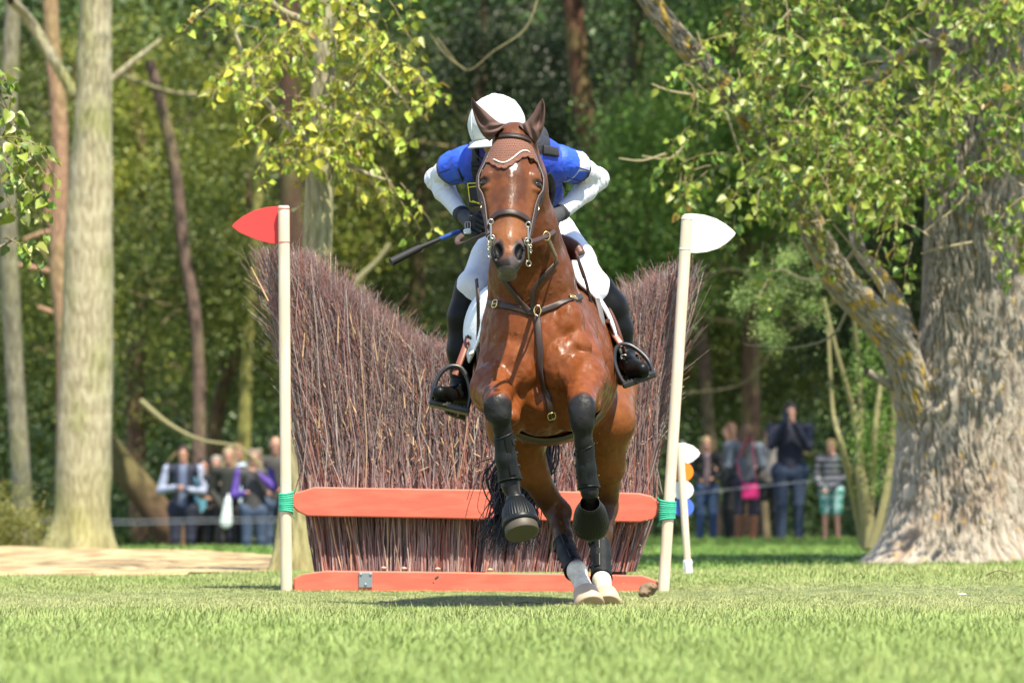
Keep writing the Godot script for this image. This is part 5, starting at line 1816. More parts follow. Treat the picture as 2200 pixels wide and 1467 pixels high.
func build_horse() -> void:
	coat_noise.seed = 17
	coat_noise.frequency = 1.0
	coat_noise.fractal_octaves = 2
	horse_fields()
	var base := Vector3(0.30, 0.0, 0.0)
	var t := thing("horse", "bay horse with brown ear bonnet and black leg boots galloping away from the brush fence", "horse", base)
	var cm := mat("coat", Color.WHITE, 0.36, 0.0, true)
	cm.metallic_specular = 0.31
	relief(cm, noise_image(512, 0.020, 71, 6), 2.5, 0.17)
	cm.uv1_scale = Vector3(3.2, 2.0, 2.6)
	cm.roughness_texture = ImageTexture.create_from_image(noise_image(128, 0.03, 72, 3))
	cm.roughness = 1.0
	var a := Acc.new()
	var skin := func(p: Vector3, d: float) -> float:   # muscle edges, skin folds and veins
		if p.z < 0.2 or d > 0.03 or d < -0.03: return d
		var n1 := coat_noise.get_noise_3d(p.x * 9.0, p.y * 7.0, p.z * 8.0)
		var n2 := coat_noise.get_noise_3d(p.x * 20.0 + 3.0, p.y * 13.0, p.z * 18.0)
		var vein := 1.0 - smoothstep(0.0, 0.10, absf(coat_noise.get_noise_3d(p.x * 6.0 + 7.0, p.y * 5.0, p.z * 5.0)))
		var up := smoothstep(0.70, 0.95, p.y)
		return d - (0.0042 * n1 + 0.0030 * n2 + 0.0022 * vein * vein) * (0.35 + 0.65 * up) * (1.0 - 0.6 * smoothstep(1.30, 1.50, p.y))
	body(a, hb, 0.008, coat, 0.0, skin)
	body(a, hh, 0.0045, face_coat, 0.0)
	commit("body", a, cm, t)
	# eyes
	var em := mat("eye", lin(0.012, 0.006, 0.004), 0.06)
	for s in [-1.0, 1.0]:
		var e := Acc.new()
		e.ball(HL(s * 0.111, 0.233, -0.055), Vector3(0.021, 0.021, 0.021), Basis(), 12, 16)
		commit("eye", e, em, t)
	# hooves
	var hm := mat("hoof", Color.WHITE, 0.55, 0.0, true)
	var hoof := func(top: Vector3, sole: Vector3, r: float, col: Color) -> void:
		var h := Acc.new()
		var ax := (top - sole).normalized()
		var l := (top - sole).length()
		h.lathe(sole, ax, [Vector2(0.001, 0.004), Vector2(r * 0.82, 0.0), Vector2(r, 0.004), Vector2(r * 0.97, l * 0.3), Vector2(r * 0.86, l * 0.75), Vector2(r * 0.78, l), Vector2(r * 0.6, l * 1.1)], 28, 0, 0.0, col, 1.06)
		commit("hoof", h, hm, t)
	hoof.call(P(1112, 1096, 1.33), P(1123, 1147, 1.385), 0.075, Color(0.055, 0.046, 0.030))
	hoof.call(P(1268, 1106, 1.19), P(1271, 1134, 1.12), 0.066, Color(0.07, 0.06, 0.05))
	hoof.call(P(1257, 1270, -0.01), Vector3(P(1268, 1290, 0.04).x, 0.004, 0.05), 0.070, Color(0.42, 0.31, 0.22))
	hoof.call(P(1301, 1274, -0.18), Vector3(P(1305, 1290, -0.14).x, 0.004, -0.12), 0.066, Color(0.45, 0.33, 0.22))
	build_tail(t)
	var mh := mat("mane_hair", lin(0.012, 0.010, 0.010), 0.6)
	for k in 13:   # plaits rolled up along the crest
		var f := k / 12.0
		var o := P(1175, 560, 0.40).lerp(P(1118, 322, 1.18), f)
		var q := trace(hb, o + Vector3(0, 0.30, -0.18), Vector3(0, -0.86, 0.51), 0.4)
		if q == Vector3.INF: continue
		var pa := Acc.new()
		pa.ball(q + Vector3(0, 0.010, -0.006), Vector3(0.016, 0.020, 0.019), Basis(), 7, 9)
		pa.ball(q + Vector3(0, 0.026, -0.014), Vector3(0.010, 0.010, 0.010), Basis(), 6, 8)
		commit("plait", pa, mh, t)
	build_bonnet(t)
	build_bridle(t)
	build_saddlery(t)
	build_leg_boots(t)

func build_tail(t: Node) -> void:
	var r := RandomNumberGenerator.new()
	r.seed = 88
	var a := Acc.new()
	var dock := Vector3(0.20, 1.28, -1.03)
	for k in 240:
		var w := r.randf()
		var off := Vector3(r.randfn() * 0.022, r.randfn() * 0.02, r.randfn() * 0.02)
		var endp: Vector3
		if r.randf() < 0.8: endp = P(r.randfn() * 26.0 + 1078.0, r.randf_range(1130, 1195), -0.95 + r.randfn() * 0.06)
		else: endp = P(r.randf_range(1110, 1165), r.randf_range(1110, 1190), -0.95)
		var m1 := P(1168 + r.randfn() * 10.0, 905, -1.08) + off
		var m2 := P(lerpf(1135, 1075, w) + r.randfn() * 14.0, 1030 + r.randfn() * 10.0, -1.0) + off
		if r.randf() < 0.22: m2 = P(1172 + r.randfn() * 8.0, 1010, -1.0)
		var pts := smooth([dock + off, m1, m2, m2.lerp(endp, 0.6) + Vector3(r.randfn(), 0, r.randfn()) * 0.015, endp], 4)
		a.tube(pts, [0.006, 0.006, 0.006, 0.006, 0.0055, 0.0055, 0.005, 0.005, 0.0045, 0.004, 0.004, 0.0035, 0.003, 0.0025, 0.002, 0.0015, 0.001], 5, lin(0.012, 0.010, 0.010))
	for q in [[Vector2(1060, 1000), Vector2(1030, 1020), Vector2(1008, 1080), Vector2(1000, 1112)], [Vector2(1062, 990), Vector2(1040, 1030), Vector2(1026, 1090), Vector2(1045, 1116)], [Vector2(1056, 985), Vector2(1020, 1000), Vector2(1012, 1040), Vector2(1003, 1075)], [Vector2(1070, 1030), Vector2(1048, 1060), Vector2(1036, 1120), Vector2(1030, 1170)]]:
		var pts := []
		for w in q: pts.append(P(w.x, w.y, -1.0))
		a.tube(smooth(pts, 5), [0.003, 0.003, 0.003, 0.0025, 0.002, 0.002, 0.0015], 5, lin(0.012, 0.010, 0.010))
	var tm := mat("tail_hair", Color.WHITE, 0.45, 0.0, true)
	tag(commit("tail", a, tm, t), "long black tail blown to one side behind the hind legs")

func crochet_texture(lo: Color, hi: Color) -> ImageTexture:
	var im := Image.create(64, 64, false, Image.FORMAT_RGB8)
	for y in 64:
		for x in 64:
			var row := y / 16
			var fx := fmod(x + (8 if row % 2 else 0), 16.0) / 16.0 - 0.5
			var fy := (y % 16) / 16.0 - 0.5
			var d := Vector2(fx, fy * 1.1).length()
			im.set_pixel(x, y, lo.lerp(hi, smoothstep(0.16, 0.34, d)).linear_to_srgb())
	return ImageTexture.create_from_image(im)

func build_bonnet(t: Node) -> void:
	var bm := mat("crochet", Color.WHITE, 0.9)
	bm.albedo_texture = crochet_texture(lin(0.028, 0.011, 0.008), lin(0.165, 0.072, 0.048))
	bm.uv1_triplanar = true
	bm.uv1_world_triplanar = true
	bm.uv1_scale = Vector3.ONE * 24.0
	var region := func(p: Vector3, d: float) -> float:
		var q := HI(p)
		var e := q.y - scallop(q.x)
		var back := -0.045 - q.y
		return maxf(maxf(d, maxf(e, back) * 0.9), maxf(-(d + 0.009), -0.17 - q.z))
	var a := Acc.new()
	body(a, hh.slice(0, 18), 0.0035, Color.WHITE, 0.006, region, HL(0, 0.05, -0.1) - Vector3(0.16, 0.22, 0.2), HL(0, 0.05, -0.1) + Vector3(0.16, 0.2, 0.25))
	var b := commit("ear_bonnet", a, bm, t)
	tag(b, "brown crocheted ear bonnet with scalloped edge and white cord")
	# scalloped border, one shell after another
	var sc := Acc.new()
	var sm := mat("bonnet_border", lin(0.155, 0.062, 0.042), 0.9)
	var cord := []
	var cn := []
	var l := -0.105
	var edge := []
	while l <= 0.1051:
		edge.append(l)
		l += 0.0035
	for e in edge:
		var tt: float = scallop(e)
		for q in [[tt - 0.004, 0.0062, null], [lerpf(0.164, 0.086, smoothstep(0.0, 0.092, absf(e + 0.032))), 0.0085, cord]]:
			var from := HL(e, q[0], 0.15)
			var h := trace(hh, from, -HN, 0.4)
			if h == Vector3.INF: continue
			var n := field_normal(hh, h)
			if q[2] == null: sc.ball(h + n * q[1], Vector3(0.0052, 0.0052, 0.004), Basis(), 4, 6)
			else:
				cord.append(h + n * q[1]); cn.append(n)
	commit("scalloped_border", sc, sm, b)
	var ca := Acc.new()
	ca.tube(cord, [0.0032], 6)
	commit("white_cord", ca, mat("cord", lin(0.62, 0.58, 0.52), 0.8), b)
	# ears in plain brown cloth
	var ef := mat("ear_cloth", lin(0.085, 0.043, 0.034), 0.75)
	var wrinkle := noise_image(128, 0.02, 74, 3)
	relief(ef, wrinkle, 6.0, 0.15)
	for s in [-1.0, 1.0]:
		var ea := Acc.new()
		var le: Array
		var re: Array
		if s < 0.0:
			le = [Vector2(1052, 304), Vector2(1037, 290), Vector2(1026, 271), Vector2(1018, 247), Vector2(1013, 226), Vector2(1013, 211)]
			re = [Vector2(1086, 266), Vector2(1073, 263), Vector2(1058, 252), Vector2(1039, 235), Vector2(1024, 221), Vector2(1016, 211)]
		else:
			le = [Vector2(1115, 268), Vector2(1124, 265), Vector2(1136, 255), Vector2(1147, 240), Vector2(1156, 223), Vector2(1163, 213)]
			re = [Vector2(1151, 308), Vector2(1160, 292), Vector2(1168, 272), Vector2(1171, 250), Vector2(1171, 228), Vector2(1167, 213)]
		var ls := smooth(le, 7)
		var rs := smooth(re, 7)
		var rows := ls.size()
		var segs := 40
		var grid := []
		for i in rows:
			var f := i / float(rows - 1)
			var zc := lerpf(1.375, 1.43, f)
			var pl := P(ls[i].x, ls[i].y, zc)
			var pr2 := P(rs[i].x, rs[i].y, zc - s * 0.012)
			var mid := (pl + pr2) * 0.5
			var hx := (pr2 - pl) * 0.5
			for q in segs:
				var an := TAU * q / segs
				var ff := cos(an)
				var depth := hx.length() * (0.62 if sin(an) > 0.0 else 0.45) * sin(an)
				# the mouth of the ear: a long hollow turned outwards, and folds of cloth near its base
				if sin(an) > 0.0:
					depth -= hx.length() * 0.85 * exp(-pow((ff + s * -0.25) / 0.34, 2.0)) * smoothstep(0.22, 0.5, f) * smoothstep(1.0, 0.75, f)
					depth += hx.length() * 0.10 * sin(f * 26.0 + ff * 5.0) * smoothstep(0.45, 0.1, f)
				grid.append(mid + hx * ff + Vector3(0, 0.0, depth))
		for i in rows:
			for q in segs:
				var du: Vector3 = grid[i * segs + (q + 1) % segs] - grid[i * segs + (q + segs - 1) % segs]
				var dv: Vector3 = grid[mini(i + 1, rows - 1) * segs + q] - grid[maxi(i - 1, 0) * segs + q]
				var n := du.cross(dv).normalized()
				var cen: Vector3 = (grid[i * segs] + grid[i * segs + segs / 2]) * 0.5
				var outw := Vector3(0, 0, signf(sin(TAU * q / segs) + 0.001))
				if q % (segs / 2) == 0: outw = grid[i * segs + q] - cen
				if n.dot(outw) < 0.0: n = -n
				ea.vert(grid[i * segs + q], n)
		for i in rows - 1:
			for q in segs: ea.quad(i * segs + q, i * segs + (q + 1) % segs, (i + 1) * segs + (q + 1) % segs, (i + 1) * segs + q)
		ea.ball((grid[(rows - 1) * segs] + grid[(rows - 1) * segs + segs / 2]) * 0.5, Vector3.ONE * 0.003, Basis(), 5, 8)
		commit("ear_cover", ea, ef, b)

func buckle(a: Acc, c: Vector3, nrm: Vector3, along: Vector3, w: float, h: float, r := 0.0022) -> void:
	var x := (along - nrm * along.dot(nrm)).normalized()
	var y := nrm.cross(x)
	var pts := []
	for k in 17:
		var an := TAU * k / 16
		var cx := signf(cos(an)) * pow(absf(cos(an)), 0.5)
		var cy := signf(sin(an)) * pow(absf(sin(an)), 0.5)
		pts.append(c + x * cx * w + y * cy * h)
	a.tube(pts, [r], 6)
	a.tube([c - x * w, c + x * w], [r * 0.8], 5)

func build_bridle(t: Node) -> void:
	var lm := mat("leather", lin(0.026, 0.0115, 0.0085), 0.5)
	relief(lm, noise_image(128, 0.08, 75, 3), 30.0, 0.05)
	var brass := mat("brass", lin(0.72, 0.52, 0.22), 0.25, 1.0)
	var steel := mat("steel", lin(0.36, 0.34, 0.29), 0.32, 1.0)
	var rubber := mat("rein_rubber", lin(0.036, 0.015, 0.012), 0.7)
	var head_shell := hh.duplicate()
	# browband is the part, the rest hangs from it
	var a := Acc.new()
	var s = on_horse([Vector2(1045, 318), Vector2(1048, 309), Vector2(1060, 301.5), Vector2(1078, 297), Vector2(1096, 296), Vector2(1114, 298), Vector2(1129, 303), Vector2(1144, 312), Vector2(1154, 322), Vector2(1162, 334)], head_shell, 0.010, 3)
	a.strap(s[0], s[1], 0.026, 0.010)
	for k in [-0.006, 0.0, 0.006]:   # raised padding
		var pts := []
		for q in s[0].size(): pts.append(s[0][q] + s[1][q] * 0.0085 + HT * k)
		a.tube(pts, [0.0032], 5)
	var br := commit("bridle", a, lm, t)
	tag(br, "dark brown leather bridle with padded browband and noseband")
	a = Acc.new()
	s = on_horse([Vector2(1056, 482), Vector2(1058, 473), Vector2(1064, 465), Vector2(1073, 459.5), Vector2(1084, 457), Vector2(1097, 456.5), Vector2(1109, 459), Vector2(1121, 464.5), Vector2(1130, 471), Vector2(1136.5, 481)], head_shell, 0.003, 3)
	a.strap(s[0], s[1], 0.028, 0.010)
	var ends := [s[0][0], s[0][-1]]
	commit("noseband", a, lm, br)
	# cheekpieces: several narrow straps down each side of the face
	var cheek := func(side: float, dt: float, wid: float, o_shift: float) -> void:
		var c := Acc.new()
		var pts := []
		var nr := []
		for k in 15:
			var tt := lerpf(0.07, 0.50, k / 14.0)
			var o := lerpf(-0.075, -0.085, k / 14.0) + o_shift
			var h := trace(hh, HL(side * 0.26, tt + dt, o), -HX * side, 0.4)
			if h == Vector3.INF: continue
			var n := field_normal(hh, h)
			pts.append(h + n * 0.005 + HX * side * 0.004)
			nr.append((n + HN * 0.5).normalized())
		c.strap(pts, nr, wid, 0.008)
		commit("cheekpiece", c, lm, br)
	for side in [-1.0, 1.0]:
		cheek.call(side, 0.0, 0.020, 0.012)
		cheek.call(side, 0.0, 0.014, -0.020)
		var bk := Acc.new()
		for tt in [0.155, 0.34]:
			var h := trace(hh, HL(side * 0.26, tt, -0.078), -HX * side, 0.4)
			if h != Vector3.INF: buckle(bk, h + HX * side * 0.012 + HN * 0.008, (HX * side + HN).normalized(), HT, 0.011, 0.009, 0.0018)
		commit("buckle", bk, brass, br)
		# keepers make the straps read as more than one piece
		var kp := Acc.new()
		for tt in [0.10, 0.17, 0.24, 0.27, 0.33, 0.40]:
			var h := trace(hh, HL(side * 0.26, tt, -0.085), -HX * side, 0.4)
			if h != Vector3.INF: kp.box(h + HX * side * 0.009, Vector3(0.006, 0.005, 0.022), Basis(HX, HT, HN), Color.WHITE, 0.002)
		commit("strap_keeper", kp, lm, br)
		# bit: mouthpiece ring, cheek shank and curb
		var bt := Acc.new()
		var m := P(1134.5, 519, 1.66) if side > 0 else P(1055, 513, 1.66)
		bt.ring(m, Vector3(side * 0.35, 0, 0.94).normalized(), 0.017, 0.0032, 18)
		var up := m + Vector3(side * 0.001, 0.065, -0.01)
		var dn := m + Vector3(side * 0.002, -0.085 if side > 0 else -0.06, -0.012)
		bt.tube([up, m + Vector3(0, 0.02, 0.004), m, m + Vector3(0, -0.02, 0.004), dn], [0.0042, 0.0046, 0.006, 0.0046, 0.004], 8)
		bt.ring(up + Vector3(0, 0.008, 0), Vector3(0, 0, 1), 0.011, 0.0035, 14)
		bt.ring(dn + Vector3(0, -0.008, 0), Vector3(side * 0.5, 0, 0.9).normalized(), 0.012, 0.0032, 14)
		bt.ball(m + Vector3(-side * 0.004, 0, 0.008), Vector3(0.010, 0.0065, 0.007), Basis(), 8, 12)
		for q in 4: bt.ring(m + Vector3(side * 0.012, -0.02 - 0.010 * q, 0.002), Vector3(side * (q % 2), 0.1, 1 - q % 2).normalized(), 0.005, 0.0016, 10)
		commit("bit", bt, steel, br)
	# reins: the right-hand one (seen on the right) to the martingale ring and on to the hand
	a = Acc.new()
	var q := [P(1139, 519, 1.65), P(1152, 516, 1.60), P(1165, 511, 1.55), P(1177, 506, 1.50), P(1190, 497, 1.20), P(1198, 480, 0.62)]
	var sm := smooth(q, 4)
	a.strap(sm, [Vector3(0.2, 0.25, 0.9)], 0.020, 0.006)
	commit("rein", a, rubber, br)
	a = Acc.new()
	q = [P(1053, 505, 1.64), P(1046, 502, 1.50), P(1030, 509, 1.25), P(1012, 517, 0.98), P(996, 523, 0.80), P(984, 523, 0.74), P(983, 514, 0.72), P(994, 505, 0.70), P(1004, 494, 0.69)]
	a.strap(smooth(q, 5), [Vector3(0.15, 0.35, 0.9)], 0.026, 0.006)
	commit("rein", a, rubber, br)
	a = Acc.new()
	q = [P(1010, 456, 0.655), P(1011, 468, 0.685), P(1008, 484, 0.69), P(1004, 497, 0.685)]
	a.strap(smooth(q, 4), [Vector3(0, 0.2, 1)], 0.019, 0.005)
	commit("rein", a, lm, br)
	a = Acc.new()
	buckle(a, P(1005, 484, 0.70), Vector3(0, 0.2, 1).normalized(), Vector3(0, 1, 0), 0.016, 0.012)
	commit("buckle", a, steel, br)
	a = Acc.new()
	a.box(P(1004, 497, 0.70), Vector3(0.017, 0.012, 0.010), Basis(Vector3(0, 0, 1), 0.15), Color.WHITE, 0.005)
	commit("white_tape", a, mat("white_tape", lin(0.62, 0.68, 0.66), 0.7), br)

func build_saddlery(t: Node) -> void:
	var lm: Material = mats.leather
	var tan_l := mat("saddle_leather", lin(0.085, 0.029, 0.018), 0.5)
	relief(tan_l, noise_image(128, 0.07, 76, 3), 22.0, 0.06)
	var brass: Material = mats.brass
	# --- breastplate
	var a := Acc.new()
	var centre := hit(1154.5, 668, hb)
	for px in [[Vector2(1021, 646), Vector2(1045, 650), Vector2(1072, 655), Vector2(1108, 662), Vector2(1134, 670), Vector2(1150, 674)], [Vector2(1156, 670), Vector2(1180, 661), Vector2(1210, 650), Vector2(1240, 640), Vector2(1264, 632)]]:
		var s = on_horse(px, hb, 0.006, 4)
		a.strap(s[0], s[1], 0.027, 0.006)
	var s2 = on_horse([Vector2(1154, 680), Vector2(1157, 705), Vector2(1160, 745), Vector2(1165, 790), Vector2(1171, 825), Vector2(1178, 860), Vector2(1184, 902)], hb, 0.012, 5)
	a.strap(s2[0], s2[1], 0.029, 0.006)
	var bp := commit("breastplate", a, lm, t)
	tag(bp, "dark leather breastplate crossing the horse's chest")
	for px in [[Vector2(1084, 598), Vector2(1096, 615), Vector2(1108, 631), Vector2(1122, 649), Vector2(1138, 668)], [Vector2(1193, 562), Vector2(1176, 580), Vector2(1159, 600), Vector2(1147, 618), Vector2(1143, 634), Vector2(1146, 665)]]:
		var m := Acc.new()
		s2 = on_horse(px, hb, 0.012, 5)
		m.strap(s2[0], s2[1], 0.022, 0.005)
		commit("martingale_strap", m, lm, bp)
	var up := Acc.new()
	up.strap(smooth([P(1176, 512, 1.48), P(1183, 526, 1.40), P(1190, 542, 1.28), P(1194, 552, 1.20), P(1193, 564, 1.14)], 4), [Vector3(0.4, 0.1, 0.9)], 0.022, 0.005)
	commit("martingale_strap", up, mat("tan_strap", lin(0.17, 0.11, 0.06), 0.6), bp)
	var rg := Acc.new()
	rg.ring(P(1174, 507, 1.52), Vector3(0.35, 0, 0.93).normalized(), 0.0155, 0.0036, 20, 1.15)
	var cn := field_normal(hb, centre)
	rg.ring(centre + cn * 0.018, cn, 0.015, 0.0035, 20, 1.5)
	commit("ring", rg, brass, bp)
	for px in [[Vector2(1069, 654.5), Vector2(1, -0.2)], [Vector2(1229, 644), Vector2(1, 0.35)], [Vector2(1183, 890), Vector2(0.3, -1)], [Vector2(1024, 640), Vector2(0.2, 1)], [Vector2(1258, 634), Vector2(0.3, 1)]]:
		var b := Acc.new()
		var h := hit(px[0].x, px[0].y, hb)
		if h == Vector3.INF: continue
		buckle(b, h + field_normal(hb, h) * 0.016, field_normal(hb, h), Vector3(px[1].x, px[1].y, 0), 0.018, 0.017, 0.0028)
		commit("buckle", b, brass, bp)
	# --- girth round the belly
	a = Acc.new()
	var pts := []
	var nr := []
	var gz := 0.52
	for k in 41:
		var an := lerpf(PI * 1.26, PI * 1.74, k / 40.0)
		var c := Vector3(0.155, 1.14, gz)
		var h := trace(hb, c + Vector3(cos(an), sin(an), 0.0) * 0.7, Vector3(-cos(an), -sin(an), 0), 0.65)
		if h == Vector3.INF: continue
		pts.append(h + Vector3(cos(an), sin(an), 0) * 0.004)
		nr.append(Vector3(cos(an), sin(an), 0.0))
	a.strap(pts, nr, 0.13, 0.022)
	var gm := mat("girth_leather", lin(0.055, 0.040, 0.022), 0.5)
	tag(commit("girth", a, gm, t), "muddy girth round the horse's belly")
	# --- saddle pad and saddle: sheets that lie on the horse's back
	var sheet := func(z0: float, z1: float, ytop: float, ybot: float, off: float, thick: float, s: float, front_cut: float, flare := 0.0) -> Acc:
		var c := Acc.new()
		var nz := 14
		var ny := 22
		var outer := []
		for i in nz + 1:
			for j in ny + 1:
				var fz := i / float(nz)
				var fy := j / float(ny)
				var zz := lerpf(z0, z1, fz) + front_cut * (1.0 - fz) * pow(fy, 1.5)
				var bot := ybot + 0.10 * pow(absf(fz - 0.5) * 2.0, 4.0)
				var y := lerpf(ytop, bot, fy)
				var h := side_hit(y, zz, s)
				if h == Vector3.INF: h = Vector3(0.155 + s * 0.02, y, zz)
				var n := Vector3(s, 0.25, 0.0).normalized()
				outer.append(h + n * (off + flare * sin(PI * clampf(0.08 + fy * 0.9, 0.0, 1.0)) * smoothstep(0.0, 0.20, fz)))
		for side in 2:
			var sh := 0.0 if side == 0 else thick
			var f := c.v.size()
			for i in nz + 1:
				for j in ny + 1:
					var k := i * (ny + 1) + j
					var du: Vector3 = outer[mini(i + 1, nz) * (ny + 1) + j] - outer[maxi(i - 1, 0) * (ny + 1) + j]
					var dv: Vector3 = outer[i * (ny + 1) + mini(j + 1, ny)] - outer[i * (ny + 1) + maxi(j - 1, 0)]
					var n := du.cross(dv).normalized()
					if n.x * s < 0.0: n = -n
					c.vert(outer[k] + n * sh, n if side == 1 else -n, Color.WHITE, Vector2(i / float(nz), j / float(ny)))
			for i in nz:
				for j in ny:
					var k := f + i * (ny + 1) + j
					c.quad(k, k + 1, k + ny + 2, k + ny + 1)
		var half := (nz + 1) * (ny + 1)
		var rim := []
		for j in ny + 1: rim.append(j)
		for i in range(1, nz + 1): rim.append(i * (ny + 1) + ny)
		for j in range(ny - 1, -1, -1): rim.append(nz * (ny + 1) + j)
		var tubep := []
		for k in rim: tubep.append((c.v[k] + c.v[k + half]) * 0.5)
		c.tube(tubep, [thick * 0.6], 8)
		return c
	var pm := mat("saddle_pad", lin(0.72, 0.74, 0.78), 0.85)
	relief(pm, noise_image(128, 0.05, 77, 2), 14.0, 0.2)
	for s in [-1.0, 1.0]:
		tag(commit("saddle_pad", sheet.call(0.58 if s < 0 else 0.48, -0.30, 1.56, 1.10, 0.020, 0.012, s, -0.05, 0.072 if s < 0 else 0.012), pm, t), "white quilted saddle pad under the saddle flap")
	var first: MeshInstance3D = null
	for s in [-1.0, 1.0]:
		var flap := commit("saddle_flap", sheet.call(0.36, -0.12, 1.60, 1.10, 0.036, 0.012, s, 0.06), tan_l, t)
		tag(flap, "brown leather saddle flap beside the rider's thigh")
		if first == null: first = flap
	a = Acc.new()
	var arch := []
	for k in 13:
		var an := lerpf(0.15, PI - 0.15, k / 12.0)
		arch.append(Vector3(0.155 + cos(an) * 0.15, 1.58 + sin(an) * 0.085, 0.30 - 0.05 * sin(an)))
	a.tube(arch, [0.028], 10, Color.WHITE, 1.4)
	var seat_prims := [ell(Vector3(0.16, 1.60, 0.02), Vector3(0.16, 0.05, 0.26), 0.03), ell(Vector3(0.165, 1.64, -0.22), Vector3(0.17, 0.045, 0.10), 0.03), cap(Vector3(0.155, 1.63, 0.28), Vector3(0.155, 1.58, 0.05), 0.045, 0.07, 0.04)]
	body(a, seat_prims, 0.012, Color.WHITE)
	commit("saddle_seat", a, tan_l, t)
	# --- stirrup leathers and irons
	var iron := mat("stirrup_black", lin(0.016, 0.017, 0.019), 0.35)
	var red_l := mat("stirrup_leather", lin(0.17, 0.05, 0.028), 0.42)
	var path := [[P(1012, 660, 0.30), P(1011, 705, 0.36), P(1004, 732, 0.42), P(990, 772, 0.47), P(977, 806, 0.50)], [P(1273, 640, 0.28), P(1292, 680, 0.32), P(1305, 700, 0.38), P(1322, 722, 0.43), P(1338, 745, 0.46)]]
	var frames := [[P(927, 866, 0.53), P(929, 845, 0.53), P(940, 812, 0.515), P(957, 792, 0.505), P(975, 786, 0.50), P(993, 793, 0.50), P(1006, 818, 0.51), P(1010, 850, 0.52), P(1003, 884, 0.53)], [P(1343, 827, 0.50), P(1330, 805, 0.49), P(1320, 775, 0.475), P(1322, 752, 0.465), P(1335, 740, 0.46), P(1356, 743, 0.465), P(1380, 760, 0.475), P(1396, 780, 0.49), P(1404, 804, 0.50)]]
	for k in 2:
		var l := Acc.new()
		l.strap(smooth(path[k], 4), [Vector3(-0.2 if k == 0 else 0.2, 0.3, 0.9)], 0.029, 0.009)
		commit("stirrup_leather", l, red_l, t)
		var st := Acc.new()
		st.tube(smooth(frames[k], 5), [0.0105], 10)
		var p0: Vector3 = frames[k][0]
		var p1: Vector3 = frames[k][8]
		var x := (p1 - p0).normalized()
		var fwd := Vector3(0, 0.18 if k == 0 else -0.12, 1.0)
		fwd = (fwd - x * fwd.dot(x)).normalized()
		var yv := fwd.cross(x)
		st.box((p0 + p1) * 0.5, Vector3((p1 - p0).length() * 0.5 + 0.012, 0.013, 0.036), Basis(x, yv, fwd), Color.WHITE, 0.006)
		var si := commit("stirrup", st, iron, t)
		tag(si, "black stirrup iron round the boot on the left" if k == 0 else "black stirrup iron round the boot on the right")
		var tread := Acc.new()
		for q in 9:
			tread.box((p0 + p1) * 0.5 + x * (q - 4) * 0.016 + yv * 0.014, Vector3(0.005, 0.003, 0.030), Basis(x, yv, fwd), Color.WHITE)
		commit("tread", tread, mat("tread_rubber", lin(0.03, 0.03, 0.02), 0.8), si)
	# girth straps hanging below the flap on the right, loose ends
	a = Acc.new()
	for q in [[P(1285, 640, 0.50), P(1296, 690, 0.50), P(1299, 740, 0.50), P(1297, 770, 0.50)], [P(1281, 640, 0.50), P(1292, 690, 0.52), P(1294, 735, 0.52), P(1291, 765, 0.52)]]:
		a.strap(smooth(q, 4), [Vector3(0.6, 0, 0.8)], 0.016, 0.005)
	commit("girth_strap", a, mat("grey_strap", lin(0.14, 0.13, 0.13), 0.5), t)
	a = Acc.new()
	a.strap(smooth([P(1024, 600, 0.50), P(1027, 640, 0.55), P(1028, 690, 0.52), P(1027, 745, 0.5), P(1029, 790, 0.5)], 4), [Vector3(-0.6, 0, 0.8)], 0.016, 0.006)
	commit("girth_strap", a, lm, t)
	a = Acc.new()
	a.strap(smooth([P(1240, 552, 0.62), P(1254, 590, 0.60), P(1264, 625, 0.56), P(1272, 660, 0.52)], 4), [Vector3(0.5, 0.2, 0.8)], 0.015, 0.005)
	commit("girth_strap", a, lm, t)
	# stirrup leather end that sticks out at each flap
	a = Acc.new()
	a.strap([P(1290, 690, 0.42), P(1302, 691, 0.45), P(1311, 690, 0.46)], [Vector3(0, 0.3, 1)], 0.022, 0.006)
	commit("strap_end", a, tan_l, t)
	a = Acc.new()
	a.strap([P(1022, 720, 0.42), P(1010, 726, 0.45), P(1003, 722, 0.46)], [Vector3(0, 0.3, 1)], 0.016, 0.006)
	commit("strap_end", a, lm, t)
	a = Acc.new()
	a.ball(P(1014, 758, 0.48), Vector3(0.018, 0.009, 0.008), Basis(Vector3(0, 0, 1), 0.6), 6, 10)
	commit("white_tab", a, mats.white_tape, t)

